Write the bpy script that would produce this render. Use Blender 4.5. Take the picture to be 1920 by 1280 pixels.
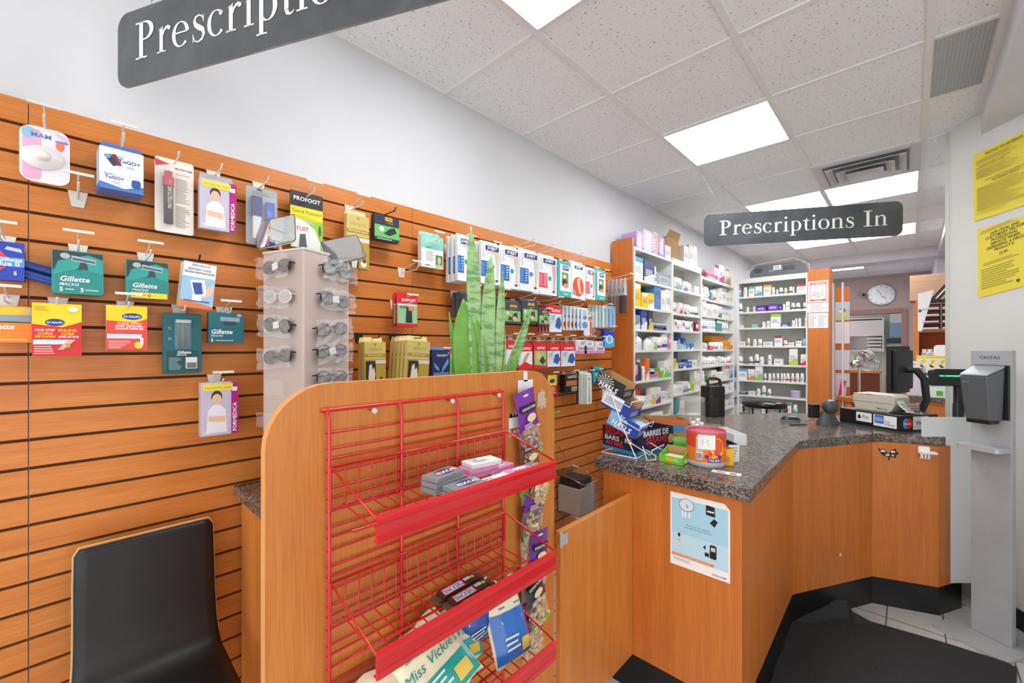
import bpy, math, random
from mathutils import Matrix, Vector
from math import sin, cos, radians as R, pi
rnd = random.Random(7)
for o in list(bpy.data.objects): bpy.data.objects.remove(o)
scene = bpy.context.scene
col = scene.collection

# ---------------------------------------------------------------- camera, world, exposure
EYE = 1.48; FPX = 786.0; TURN = R(43.5)
cam = bpy.data.cameras.new('camera'); cam.lens = FPX/1920*36; cam.sensor_width = 36; cam.shift_y = 10/1920
cam.clip_start = 0.02
camo = bpy.data.objects.new('camera', cam); col.objects.link(camo)
camo.location = (0, 0, EYE); camo.rotation_euler = (pi/2, 0, TURN); scene.camera = camo
w = bpy.data.worlds.new('world'); scene.world = w; w.use_nodes = True
w.node_tree.nodes['Background'].inputs[0].default_value = (1.0, .99, .98, 1)
w.node_tree.nodes['Background'].inputs[1].default_value = 1.5
scene.view_settings.view_transform = 'Standard'; scene.view_settings.look = 'None'
scene.view_settings.exposure = 0.5; scene.view_settings.gamma = 1; scene.view_settings.use_curve_mapping = False
PANEL_STRENGTH = 11.0

# sight lines measured on the photograph: a pixel becomes a point on a real plane of the room
SA, CA = sin(TURN), cos(TURN)
def ray(x, y):
    u = (x-960)/FPX; v = (650-y)/FPX
    return Vector((-SA+CA*u, CA+SA*u, v))
def onx(x, y, c): r = ray(x, y); return Vector((0, 0, EYE)) + r*(c/r.x)
def ony(x, y, c): r = ray(x, y); return Vector((0, 0, EYE)) + r*(c/r.y)
def onz(x, y, c): r = ray(x, y); return Vector((0, 0, EYE)) + r*((c-EYE)/r.z)
def att(x, y, t): return Vector((0, 0, EYE)) + ray(x, y)*t

# ---------------------------------------------------------------- materials
def lin(c):
    if isinstance(c, str): c = tuple(int(c[i:i+2], 16)/255 for i in (0, 2, 4))
    return tuple(x/12.92 if x <= .04045 else ((x+.055)/1.055)**2.4 for x in c) + (1,)
MC = {}
def mat(c, rough=.5, metal=0, trans=0, alpha=1, emit=0, coat=0, bump=0):
    key = (c, rough, metal, trans, alpha, emit, coat, bump)
    if key in MC: return MC[key]
    m = bpy.data.materials.new('paint_'+str(c)); m.use_nodes = True
    b = m.node_tree.nodes['Principled BSDF']
    b.inputs['Base Color'].default_value = lin(c); b.inputs['Roughness'].default_value = rough
    b.inputs['Metallic'].default_value = metal
    b.inputs['Transmission Weight'].default_value = trans; b.inputs['Alpha'].default_value = alpha
    if coat: b.inputs['Coat Weight'].default_value = coat; b.inputs['Coat Roughness'].default_value = .08
    if emit:
        b.inputs['Emission Color'].default_value = lin(c); b.inputs['Emission Strength'].default_value = emit
    if bump:
        nt = m.node_tree; n = nt.nodes.new('ShaderNodeTexNoise'); n.inputs['Scale'].default_value = bump; n.inputs['Detail'].default_value = 3
        tc = nt.nodes.new('ShaderNodeTexCoord'); nt.links.new(tc.outputs['Object'], n.inputs['Vector'])
        bp = nt.nodes.new('ShaderNodeBump'); bp.inputs['Strength'].default_value = .35; bp.inputs['Distance'].default_value = .004
        nt.links.new(n.outputs['Fac'], bp.inputs['Height']); nt.links.new(bp.outputs['Normal'], b.inputs['Normal'])
    MC[key] = m; return m
def noded(name, rough=.5):
    m = bpy.data.materials.new(name); m.use_nodes = True; nt = m.node_tree
    b = nt.nodes['Principled BSDF']; b.inputs['Roughness'].default_value = rough
    tc = nt.nodes.new('ShaderNodeTexCoord'); mp = nt.nodes.new('ShaderNodeMapping'); nt.links.new(tc.outputs['Object'], mp.inputs['Vector'])
    return m, nt, b, mp
def ramp(nt, src, stops):
    r = nt.nodes.new('ShaderNodeValToRGB'); e = r.color_ramp.elements
    while len(e) < len(stops): e.new(.5)
    for i, (p, c) in enumerate(stops): e[i].position = p; e[i].color = lin(c)
    nt.links.new(src, r.inputs['Fac']); return r.outputs['Color']
def mix(nt, a, b, fac, mode='MULTIPLY'):
    x = nt.nodes.new('ShaderNodeMix'); x.data_type = 'RGBA'; x.blend_type = mode
    if hasattr(fac, 'links'): nt.links.new(fac, x.inputs[0])
    else: x.inputs[0].default_value = fac
    for s, i in ((a, 6), (b, 7)):
        if hasattr(s, 'links'): nt.links.new(s, x.inputs[i])
        else: x.inputs[i].default_value = lin(s)
    return x.outputs[2]
def noise(nt, mp, scale, detail=4, rough=.6):
    n = nt.nodes.new('ShaderNodeTexNoise'); n.inputs['Scale'].default_value = scale
    n.inputs['Detail'].default_value = detail; n.inputs['Roughness'].default_value = rough
    nt.links.new(mp.outputs['Vector'], n.inputs['Vector']); return n.outputs['Fac']
def wood(name, grain, light='E08E42', dark='CA7630', rough=.38):
    m, nt, b, mp = noded(name, rough)
    mp.inputs['Scale'].default_value = {'y': (9, .55, 9), 'z': (9, 9, .5), 'x': (.5, 9, 9)}[grain]
    c1 = ramp(nt, noise(nt, mp, 3.0, 5, .65), [(.25, dark), (.75, light)])
    mp2 = nt.nodes.new('ShaderNodeMapping'); mp2.inputs['Scale'].default_value = {'y': (60, 2, 60), 'z': (60, 60, 2), 'x': (2, 60, 60)}[grain]
    nt.links.new(mp.inputs['Vector'].links[0].from_socket, mp2.inputs['Vector'])
    c2 = ramp(nt, noise(nt, mp2, 4.0, 3, .6), [(.3, 'E4D6C6'), (.65, 'FFFFFF')])
    nt.links.new(mix(nt, c1, c2, .7), b.inputs['Base Color']); return m
WY = wood('wood_grain_along', 'y'); WZ = wood('wood_grain_upright', 'z', 'E09145', 'CA7932'); WX = wood('wood_grain_across', 'x')
WZD = wood('wood_counter_front', 'z', 'DA8338', 'C26D2A')
def granite():
    m, nt, b, mp = noded('speckled_laminate', .16)
    v = nt.nodes.new('ShaderNodeTexVoronoi'); v.inputs['Scale'].default_value = 190; nt.links.new(mp.outputs['Vector'], v.inputs['Vector'])
    sep = nt.nodes.new('ShaderNodeSeparateColor'); nt.links.new(v.outputs['Color'], sep.inputs[0])
    c = ramp(nt, sep.outputs[0], [(.0, '3C3632'), (.45, '5E5650'), (.62, '817770'), (.85, 'A39990')])
    c2 = ramp(nt, noise(nt, mp, 30, 6, .7), [(.35, '9A9490'), (.65, 'FFFFFF')])
    nt.links.new(mix(nt, c, c2, .8), b.inputs['Base Color']); return m
GRAN = granite()
def ceiling_mat():
    m, nt, b, mp = noded('fissured_ceiling_tile', .9)
    mp.inputs['Scale'].default_value = (1, 1.8, 1)
    n1 = noise(nt, mp, 70, 2, .5); n2 = noise(nt, mp, 130, 3, .6)
    mask = ramp(nt, n1, [(.31, '807C78'), (.35, 'FFFFFF')]); mask2 = ramp(nt, n2, [(.28, '918D8A'), (.33, 'FFFFFF')])
    c = mix(nt, 'F5F6F8', mask, 1.0); c = mix(nt, c, mask2, .6); nt.links.new(c, b.inputs['Base Color'])
    bp = nt.nodes.new('ShaderNodeBump'); bp.inputs['Strength'].default_value = .3; bp.inputs['Distance'].default_value = .003
    nt.links.new(n2, bp.inputs['Height']); nt.links.new(bp.outputs['Normal'], b.inputs['Normal']); return m
CEIL = ceiling_mat()
def plaster(name, c, c2, rough=.7):
    m, nt, b, mp = noded(name, rough)
    nt.links.new(ramp(nt, noise(nt, mp, 1.6, 4), [(.3, c), (.7, c2)]), b.inputs['Base Color'])
    bp = nt.nodes.new('ShaderNodeBump'); bp.inputs['Strength'].default_value = .08; bp.inputs['Distance'].default_value = .002
    nt.links.new(noise(nt, mp, 160, 2), bp.inputs['Height']); nt.links.new(bp.outputs['Normal'], b.inputs['Normal']); return m
WALL = plaster('white_wall_paint', 'D4D6DA', 'DCDEE2'); WALLR = plaster('pale_wall_paint', 'DCDEDB', 'E4E6E3')
PINK = plaster('mauve_wall_paint', 'C2AAA6', 'C9B2AE'); GREEN = plaster('sage_wall_paint', 'B4BAB0', 'BEC3B9'); LILAC = plaster('lilac_wall_paint', 'DBD8E2', 'E2E0E8')
def tiles():
    m, nt, b, mp = noded('ceramic_floor_tile', .25)
    mp.inputs['Location'].default_value = (.093, .075, 0)
    br = nt.nodes.new('ShaderNodeTexBrick'); nt.links.new(mp.outputs['Vector'], br.inputs['Vector'])
    br.offset = 0; br.inputs['Scale'].default_value = 1; br.inputs['Brick Width'].default_value = .225; br.inputs['Row Height'].default_value = .225
    br.inputs['Mortar Size'].default_value = .0035; br.inputs['Color1'].default_value = lin('C9CCCB'); br.inputs['Color2'].default_value = lin('D0D3D1')
    br.inputs['Mortar'].default_value = lin('6E6F6C')
    c = ramp(nt, noise(nt, mp, 12, 4), [(.3, 'E8E8E8'), (.7, 'FFFFFF')])
    nt.links.new(mix(nt, br.outputs['Color'], c, .6), b.inputs['Base Color']); return m
TILE = tiles()
def rubber():
    m, nt, b, mp = noded('black_mat_pile', .9)
    c = ramp(nt, noise(nt, mp, 240, 3, .8), [(.35, '202124'), (.7, '3C3D41')]); nt.links.new(c, b.inputs['Base Color'])
    bp = nt.nodes.new('ShaderNodeBump'); bp.inputs['Strength'].default_value = .5; bp.inputs['Distance'].default_value = .004
    nt.links.new(noise(nt, mp, 300, 2), bp.inputs['Height']); nt.links.new(bp.outputs['Normal'], b.inputs['Normal']); return m
MAT = rubber()
def blotch(name, c, c2, scale, rough):
    m, nt, b, mp = noded(name, rough)
    nt.links.new(ramp(nt, noise(nt, mp, scale, 5), [(.35, c), (.65, c2)]), b.inputs['Base Color']); return m
SIGNM = blotch('charcoal_sign_plastic', '45494D', '565A5E', 6, .12)
STEEL = blotch('brushed_grey_steel', 'A4A8AC', 'B2B6BA', 3, .38)
LEAFM = blotch('mottled_leaf', '4E8A3C', '86B667', 60, .4)
def leaf_mat():
    m, nt, b, mp = noded('snake_plant_leaf', .38)
    mp.inputs['Scale'].default_value = (10, 10, 34)
    n = noise(nt, mp, 1.6, 4, .6)
    nt.links.new(ramp(nt, n, [(.38, '5C8C52'), (.5, '8DB574'), (.7, 'A2C484')]), b.inputs['Base Color']); return m
SNAKE = leaf_mat()
def frost():
    m = mat('B7A59E', .45, 0, 0, 1); return m
FROST = blotch('frosted_acrylic', 'C0AEA8', 'C8B9B3', 2, .35)
WHITE = mat('F2F2F0', .4); MELA = mat('E9EAE6', .35); BLACK = mat('141416', .35); BLK2 = mat('242528', .5)
CHROME = mat('C8CACC', .12, 1); RED = mat('D0141E', .25, coat=.5); CARD = mat('B98F5E', .8); PAPER = mat('F4F4F2', .7)
CLEAR = mat('F4F8FA', .04, 0, 1.0); NAVY = mat('1D2F7A', .4); YEL = mat('F4D92F', .5); DOT = mat('3A3A40', .6); GREY = mat('8A8D90', .5)
def filmmat(al, st, di, sc):
    m = bpy.data.materials.new('clear_plastic_film'); m.use_nodes = True; nt = m.node_tree; b = nt.nodes['Principled BSDF']
    b.inputs['Base Color'].default_value = (.95, .96, .97, 1); b.inputs['Roughness'].default_value = .12
    b.inputs['Alpha'].default_value = al; b.inputs['Specular IOR Level'].default_value = .9
    n = nt.nodes.new('ShaderNodeTexNoise'); n.inputs['Scale'].default_value = sc
    tc = nt.nodes.new('ShaderNodeTexCoord'); nt.links.new(tc.outputs['Object'], n.inputs['Vector'])
    bp = nt.nodes.new('ShaderNodeBump'); bp.inputs['Strength'].default_value = st; bp.inputs['Distance'].default_value = di
    nt.links.new(n.outputs['Fac'], bp.inputs['Height']); nt.links.new(bp.outputs['Normal'], b.inputs['Normal']); return m
FILM = filmmat(.13, .6, .006, 45); CRINK = filmmat(.26, 1, .02, 90)

# ---------------------------------------------------------------- mesh builder
TXT = {}
def text_mesh(s, bold):
    if (s, bold) in TXT: return TXT[(s, bold)]
    cu = bpy.data.curves.new('t', 'FONT'); cu.body = s; cu.resolution_u = 2; cu.offset = .018 if bold else 0
    ob = bpy.data.objects.new('t', cu); me = bpy.data.meshes.new_from_object(ob)
    vs = [(v.co.x, v.co.y) for v in me.vertices]; fs = [tuple(p.vertices) for p in me.polygons]
    bpy.data.objects.remove(ob); bpy.data.meshes.remove(me); bpy.data.curves.remove(cu)
    if not vs: vs = [(0, 0)]
    x0 = min(v[0] for v in vs); x1 = max(v[0] for v in vs); y0 = min(v[1] for v in vs); y1 = max(v[1] for v in vs)
    TXT[(s, bold)] = (vs, fs, x0, y0, max(x1-x0, 1e-4), max(y1-y0, 1e-4)); return TXT[(s, bold)]
class MB:
    def __init__(s): s.v = []; s.f = []; s.m = []; s.sm = []; s.mats = []; s.T = Matrix()
    def mi(s, m):
        if m not in s.mats: s.mats.append(m)
        return s.mats.index(m)
    def add(s, vs, fs, m, smooth=False):
        b = len(s.v); s.v += [tuple(s.T @ Vector(p)) for p in vs]; i = s.mi(m)
        for f in fs: s.f.append(tuple(b+k for k in f)); s.m.append(i); s.sm.append(smooth)
        return s
    def box(s, x0, y0, z0, x1, y1, z1, m):
        vs = [(x, y, z) for z in (z0, z1) for y in (y0, y1) for x in (x0, x1)]
        return s.add(vs, [(0, 2, 3, 1), (4, 5, 7, 6), (0, 1, 5, 4), (2, 6, 7, 3), (0, 4, 6, 2), (1, 3, 7, 5)], m)
    def prism(s, pts, a0, a1, m, axis='z', m2=None):
        """polygon pts extruded between a0 and a1 along axis; y: pts are (x,z); x: pts are (y,z)"""
        n = len(pts)
        def P(p, a): return {'z': (p[0], p[1], a), 'y': (p[0], a, p[1]), 'x': (a, p[0], p[1])}[axis]
        vs = [P(p, a0) for p in pts] + [P(p, a1) for p in pts]
        s.add(vs, [tuple(range(n))[::-1], tuple(range(n, 2*n))], m)
        s.add(vs, [(i, (i+1) % n, n+(i+1) % n, n+i) for i in range(n)], m2 or m); return s
    def lathe(s, prof, cx, cy, m, seg=16, sx=1, sy=1):
        vs = []; n = len(prof)
        for r, z in prof:
            for k in range(seg): a = 2*pi*k/seg; vs.append((cx+r*sx*cos(a), cy+r*sy*sin(a), z))
        fs = [(i*seg+k, i*seg+(k+1) % seg, (i+1)*seg+(k+1) % seg, (i+1)*seg+k) for i in range(n-1) for k in range(seg)]
        s.add(vs, fs, m, True)
        if prof[0][0] > 1e-5: s.add(vs[:seg], [tuple(range(seg))[::-1]], m)
        if prof[-1][0] > 1e-5: s.add(vs[-seg:], [tuple(range(seg))], m)
        return s
    def tube(s, pts, r, m, seg=6, closed=False):
        P = [Vector(p) for p in pts]; n = len(P); vs = []; up = None
        rr = r if isinstance(r, (list, tuple)) else [r]*n
        for i in range(n):
            a = P[i-1] if (i or closed) else P[i]; b = P[(i+1) % n] if (i < n-1 or closed) else P[i]
            d = (b-a).normalized()
            if up is None: up = Vector((0, 0, 1)) if abs(d.z) < .9 else Vector((1, 0, 0))
            e = d.cross(up)
            if e.length < 1e-4: e = d.orthogonal()
            e.normalize(); g = e.cross(d).normalized(); up = g
            for k in range(seg): t = 2*pi*k/seg; vs.append(tuple(P[i]+(e*cos(t)+g*sin(t))*rr[i]))
        fs = [(i*seg+k, i*seg+(k+1) % seg, ((i+1) % n)*seg+(k+1) % seg, ((i+1) % n)*seg+k) for i in range(n if closed else n-1) for k in range(seg)]
        s.add(vs, fs, m, True)
        if not closed: s.add(vs[:seg], [tuple(range(seg))], m); s.add(vs[-seg:], [tuple(range(seg))[::-1]], m)
        return s
    def rect(s, x0, z0, x1, z1, m, y=-.0006): return s.add([(x0, y, z0), (x1, y, z0), (x1, y, z1), (x0, y, z1)], [(0, 1, 2, 3)], m)
    def poly(s, pts, m, y=-.0008): return s.add([(p[0], y, p[1]) for p in pts], [tuple(range(len(pts)))], m)
    def ell(s, cx, cz, rx, rz, m, y=-.0009, n=18): return s.poly([(cx+rx*cos(2*pi*k/n), cz+rz*sin(2*pi*k/n)) for k in range(n)], m, y)
    def text(s, t, x0, z0, x1, z1, m, y=-.0012, bold=True, keep=True, al='c', shear=0):
        vs, fs, a, b, W, H = text_mesh(t, bold); sx = (x1-x0)/W; sz = (z1-z0)/H
        if keep: sx = sz = min(sx, sz) if sx < sz*1.35 else sz*1.35; sz = min(sz, (z1-z0)/H)
        if keep and sx*W > x1-x0: sx = (x1-x0)/W
        ox = {'c': (x0+x1-sx*W)/2, 'l': x0, 'r': x1-sx*W}[al]; oz = (z0+z1-sz*H)/2
        return s.add([(ox+(p[0]-a)*sx+shear*(p[1]-b)*sz, y, oz+(p[1]-b)*sz) for p in vs], fs, m)
    def lines(s, x0, z0, x1, z1, n, m, y=-.0009, seed=1):
        r = random.Random(seed+n); h = (z1-z0)/n
        for i in range(n): s.rect(x0, z1-(i+.68)*h, x0+(x1-x0)*r.uniform(.55, 1), z1-(i+.28)*h, m, y)
        return s
    def build(s, name, parent=None, loc=None, bevel=0, solid=0, sub=0):
        me = bpy.data.meshes.new(name); me.from_pydata(s.v, [], s.f)
        for m in s.mats: me.materials.append(m)
        me.polygons.foreach_set('material_index', s.m); me.polygons.foreach_set('use_smooth', s.sm); me.update()
        o = bpy.data.objects.new(name, me); col.objects.link(o)
        if parent: o.parent = parent
        if loc is not None: o.location = loc
        if bevel: b = o.modifiers.new('b', 'BEVEL'); b.width = bevel; b.segments = 2; b.limit_method = 'ANGLE'
        if sub: b = o.modifiers.new('s', 'SUBSURF'); b.levels = b.render_levels = sub
        if solid: b = o.modifiers.new('w', 'SOLIDIFY'); b.thickness = solid
        return o
def tag(o, label=None, cat=None, group=None, kind=None):
    if label: o['label'] = label
    if cat: o['category'] = cat
    if group: o['group'] = group
    if kind: o['kind'] = kind
    return o
def thing(name, label, cat, loc=(0, 0, 0), rz=0, group=None, rot=None):
    o = bpy.data.objects.new(name, None); col.objects.link(o); o.empty_display_size = .05
    o.location = loc; o.rotation_euler = rot or (0, 0, rz); return tag(o, label, cat, group)
def struct(name, mb, label=None, bevel=0): return tag(mb.build(name, bevel=bevel), label, None, None, 'structure')
def copy_tree(o, parent=None):
    c = o.copy(); col.objects.link(c)
    if parent: c.parent = parent
    for ch in list(o.children): copy_tree(ch, c)
    return c
ORD = ['first', 'second', 'third', 'fourth', 'fifth', 'sixth', 'seventh', 'eighth', 'ninth', 'tenth', 'eleventh', 'twelfth', 'thirteenth', 'fourteenth', 'fifteenth', 'sixteenth', 'seventeenth', 'eighteenth', 'nineteenth', 'twentieth']
def rrect(x0, z0, x1, z1, r, n=5, corners='1111'):
    pts = []
    for (cx, cz, a0), c in zip(((x1-r, z0+r, -90), (x1-r, z1-r, 0), (x0+r, z1-r, 90), (x0+r, z0+r, 180)), corners):
        if c == '1': pts += [(cx+r*cos(R(a0+90*k/n)), cz+r*sin(R(a0+90*k/n))) for k in range(n+1)]
        else: pts.append({-90: (x1, z0), 0: (x1, z1), 90: (x0, z1), 180: (x0, z0)}[a0])
    return pts

# ---------------------------------------------------------------- room shell
WX0 = -1.79            # face of the slat panels; the plaster lies 20 mm behind
CZ = 2.828
m = MB(); m.box(-1.95, -3, 0, -1.808, 10.6, CZ+.1, WALL); struct('wall_left', m)
m = MB(); m.box(-1.95, -3, -.1, 4, 12.5, 0, TILE); struct('floor', m)
m = MB(); m.box(-1.95, -3, CZ, 4, 12.5, CZ+.1, CEIL); struct('ceiling', m)
# slat panels
MDF = mat('56361F', .9)
G0, GP = 2.097, .0798
zs = [G0-GP*k for k in range(27) if G0-GP*k > .05]
prof = [(.018, 0), (.018, 2.168), (0, 2.168)]
for z in zs: prof += [(0, z+.0045), (.009, z+.0045), (.009, z+.010), (.013, z+.010), (.013, z-.010), (.009, z-.010), (.009, z-.0045), (0, z-.0045)]
prof += [(0, 0)]
for i, (a, b) in enumerate(((-1.33, -.0815), (-.0795, 1.167), (1.169, 2.415), (2.417, 3.085))):
    m = MB(); m.prism([(WX0-x, z) for x, z in prof], a, b, WY, 'y')
    for z in zs: m.box(WX0-.0129, a+.0005, z-.0099, WX0-.0088, b-.0005, z+.0099, MDF)
    struct('trim_%d' % (i+1), m, 'orange wood slat wall panel with dark horizontal grooves')
# ceiling grid
RX = [-1.158, -.547, .064]; RY = [.766+.61*k for k in range(-5, 17)]
TB = mat('ECECEA', .45)
m = MB()
for x in RX: m.box(x-.014, -3, CZ-.007, x+.014, 10.5, CZ, TB)
for y in RY: m.box(-1.808, y-.011, CZ-.0065, .29, y+.011, CZ, TB)
m.box(-1.808, -3, CZ-.007, -1.785, 10.5, CZ, TB); m.box(.262, -3, CZ-.007, .296, 3.62, CZ, TB)
struct('trim_5', m, 'white metal grid carrying the ceiling tiles')
# dropped edge on the right, diagonal wall, back walls
P0 = Vector((.166, 3.80, 0)); DW = Vector((.57, -.822, 0))
NW = Vector((-.822, -.57, 0))   # out of the wall towards the shop
m = MB(); m.box(.296, -3, 2.70, 2.4, 3.75, CZ, WALL); struct('wall_right_soffit', m, 'white dropped soffit along the right side of the ceiling')
e = P0+DW*3; b1 = P0-NW*.14; b2 = e-NW*.14
m = MB(); m.prism([(P0.x, P0.y), (e.x, e.y), (b2.x, b2.y), (b1.x, b1.y)][::-1], 0, CZ, WALLR); struct('wall_right', m)
q = P0+DW*.028; a = P0+NW*.004-DW*.002; b = q+NW*.004
m = MB(); m.prism([(a.x, a.y), (b.x, b.y), (q.x, q.y), (P0.x, P0.y)][::-1], 0, CZ-.01, mat('D0D5CB', .5)); struct('trim_6', m, 'pale corner bead on the end of the right wall')
a = P0+NW*.012+DW*.18; b = P0+NW*.012+DW*3; c = P0+DW*3; d = P0+DW*.18
m = MB(); m.prism([(a.x, a.y), (b.x, b.y), (c.x, c.y), (d.x, d.y)][::-1], 0, .10, BLACK); struct('baseboard_right', m)
m = MB(); m.box(.27, 3.83, 2.70, 2.4, 8.2, CZ, LILAC); struct('wall_back_soffit', m)
m = MB(); m.box(.27, 8.2, 0, 2.4, 10.5, CZ, LILAC); struct('wall_back_right', m)
m = MB(); m.box(-1.81, 7.9, 2.69, .3, 8.25, CZ, LILAC); struct('wall_beam', m, 'white beam crossing the ceiling at the back')
m = MB(); m.box(-1.81, 7.0, 0, -1.62, 7.35, 2.62, LILAC); struct('wall_column', m, 'narrow white column at the end of the left wall')
# back wall with a doorway
DX0, DX1, DZ = ony(1592, 600, 10.5).x, ony(1690, 600, 10.5).x, 2.10
m = MB(); m.box(-1.95, 10.5, 0, DX0, 10.62, CZ, PINK); m.box(DX1, 10.5, 0, .5, 10.62, CZ, PINK); m.box(DX0, 10.5, DZ, DX1, 10.62, CZ, PINK); struct('wall_back', m)
FR = mat('A87F76', .45); m = MB()
for a, b, c, d in ((DX0-.08, DX0, 0, DZ+.08), (DX1, DX1+.08, 0, DZ+.08), (DX0, DX1, DZ, DZ+.08)): m.box(a, 10.46, c, b, 10.64, d, FR)
struct('door_1', m, 'mauve painted frame of the doorway in the back wall', bevel=.006)
m = MB(); m.box(-1.95, 12.3, 0, 1.5, 12.4, CZ, GREEN); struct('wall_far', m)
m = MB(); m.box(2.4, 3, 0, 2.5, 12.4, CZ, WALLR); struct('wall_far_right', m)

# ---------------------------------------------------------------- ceiling lights, diffuser, grille
PANELS = [((0, 0), 'nearest, cut by the top of the photo'), ((0, 3), 'square panel just beyond the bare tiles, nearest whole one'),
          ((0, 6), 'partly behind the hanging sign, left of the second pair'), ((1, 6), 'directly beyond the square air diffuser'),
          ((0, 9), 'just below the hanging sign, left one'), ((1, 9), 'behind the right end of the hanging sign'),
          ((0, 13), 'beyond the ceiling beam, farthest one')]
GLOW = mat('FFFFFF', .5, emit=PANEL_STRENGTH)
def panel(x0, y0, lab):
    x1 = x0+.611; y1 = y0+.61
    t = thing('ceiling_light', 'bright flat ceiling light panel, '+lab, 'light', (x0+.3055, y0+.305, CZ), group='ceiling light panels')
    m = MB(); m.box(-.287, -.287, -.006, .287, .287, -.003, GLOW); m.build('diffuser', t)
    m = MB(); W = mat('E6E6E4', .4)
    for a, b, c, d in ((-.3, -.3, .3, -.287), (-.3, .287, .3, .3), (-.3, -.287, -.287, .287), (.287, -.287, .3, .287)): m.box(a, b, -.010, c, d, 0, W)
    m.build('frame', t)
for (i, j), lab in PANELS: panel(RX[i], .766+.61*j, lab)
panel(RX[0], .766-.61*4, 'behind the photographer, over the entrance')  # fill light added out of view behind the camera
panel(RX[1]+1.2, .766-.61*3, 'behind the photographer on the right')  # second added fill panel, also out of view
t = thing('air_diffuser', 'square stepped white air diffuser in the ceiling behind the hanging chain', 'vent', (RX[1]+.3055, .766+.61*5+.305, CZ))
m = MB(); W = mat('D6D4D6', .45); DK = mat('85858A', .6)
m.box(-.297, -.297, -.012, .297, .297, -.001, W); m.box(-.24, -.24, -.0125, .24, .24, -.012, DK); m.build('back_plate', t)
for k, (a, z) in enumerate(((.225, -.03), (.165, -.045), (.105, -.055))):
    m = MB(); b = a-.05
    vs = [(sx*a, sy*a, z) for sx, sy in ((-1, -1), (1, -1), (1, 1), (-1, 1))]+[(sx*b, sy*b, z+.028) for sx, sy in ((-1, -1), (1, -1), (1, 1), (-1, 1))]
    m.add(vs, [(i, (i+1) % 4, 4+(i+1) % 4, 4+i) for i in range(4)]+([(4, 5, 6, 7)] if k == 2 else []), W); m.build('louvre', t, solid=.004)
m = MB(); m.box(-.3, -.3, -.014, -.25, .3, 0, W); m.box(.25, -.3, -.014, .3, .3, 0, W); m.box(-.25, -.3, -.014, .25, -.25, 0, W); m.box(-.25, .25, -.014, .25, .3, 0, W); m.build('frame', t)
t = thing('return_grille', 'grey egg crate return air grille in the ceiling at upper right', 'vent', (.078, .766+.61*3, CZ))
m = MB(); m.box(0, .013, -.004, .19, .597, -.001, mat('8E9092', .7)); m.build('back_plate', t)
m = MB(); W = mat('CACBCC', .5)
for k in range(44): m.box(0, .014+k*.0133, -.009, .19, .017+k*.0133, -.004, W)
for k in range(15): m.box(k*.0132, .014, -.0085, .002+k*.0132, .596, -.004, W)
m.build('slats', t)

# ================================================================ counter, gate, cabinets
ZT = .975
body = [(-1.012, 1.67), (-.44, 1.67), (-.455, 2.66), (-.158, 3.19), (.116, 3.295), (.213, 3.48), (.05, 3.95), (-.55, 3.82), (-.72, 3.72), (-1.02, 3.20), (-1.25, 3.05), (-1.25, 2.45), (-1.012, 2.2)]
top = [(-1.045, 1.648), (-.408, 1.652), (-.428, 2.70), (-.133, 3.25), (.132, 3.345), (.235, 3.54), (.07, 4.0), (-.55, 3.85), (-.709, 3.76), (-1.06, 3.24), (-1.29, 3.08), (-1.29, 2.42), (-1.045, 2.18)]
t = thing('service_counter', 'long angled pharmacy counter with orange wood front and speckled grey top', 'counter', (-.4, 2.5, 0))
def loc(pts, o): return [(a-o[0], b-o[1]) for a, b in pts]
O = (-.4, 2.5)
m = MB(); m.prism(loc(body, O), .155, ZT-.046, WZD); m.build('body', t, bevel=.0015)
m = MB(); m.prism(loc(body, O), 0, .154, BLACK); m.build('toe_kick', t)
m = MB(); m.prism(loc(top, O), ZT-.045, ZT, GRAN); m.build('countertop', t, bevel=.004)
for y0, y1 in ((2.0, .155),):
    pass
t2 = thing('swing_gate', 'low orange wood swing gate between snack rack panel and counter', 'gate', (-.877, 1.155, 0))
m = MB(); m.box(-.011, 0, .155, .011, .512, .846, WZ); m.build('gate_panel', t2, bevel=.002)
for z in (.80, .25): m = MB(); m.box(.0112, -.004, z, .016, .035, z+.035, STEEL); m.tube([(.014, -.003, z-.004), (.014, -.003, z+.045)], .006, STEEL, 8); m.build('hinge', t2)
# tall panel carrying the rack, and the cabinet behind it
XP = -.89
t = thing('room_divider', 'tall orange wood panel with rounded top corners carrying the red rack', 'panel', (XP, .255, 0), R(90))
m = MB(); m.prism(rrect(0, 0, .895, 1.403, .125, 8, '0110'), 0, .025, WZ, 'y', m2=mat('E0A468', .4)); m.build('board', t, bevel=.001)
for x, z in ((.21, 1.338), (.43, 1.339), (.60, 1.34)):
    m = MB(); m.tube([(x, 0, z), (x, -.028, z)], .003, CHROME, 8); m.tube([(x, -.026, z), (x, -.03, z)], .006, mat('D8D8D4', .4), 8); m.build('screw', t)
m = MB()
m.poly(rrect(.668, 1.205, .755, 1.27, .006), PAPER); m.rect(.672, 1.232, .752, 1.268, mat('C8202C')); m.rect(.672, 1.208, .752, 1.228, mat('C8202C'), -.0009)
m.text('CARDS', .675, 1.235, .75, 1.262, WHITE, -.0014); m.text('LARGER', .675, 1.209, .75, 1.227, WHITE, -.0014)
for k in range(14):
    x = .665+rnd.random()*.06; m.poly([(x, 1.262), (x+.012, 1.262), (x+.008, 1.275+rnd.random()*.02)], mat('D9C9B8', .8), -.0013)
for k in range(16):
    x = .80+rnd.random()*.035; z = 1.27+rnd.random()*.04; m.poly([(x, z), (x+.012, z+.003), (x+.015, z+.035), (x+.003, z+.03)], mat('D2BFA6', .8), -.0006-.0001*k)
m.build('torn_sticker', t)
t = thing('low_cabinet', 'low orange wood cabinet with speckled top behind the rack panel', 'cabinet', (-1.345, .41, 0))
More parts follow.
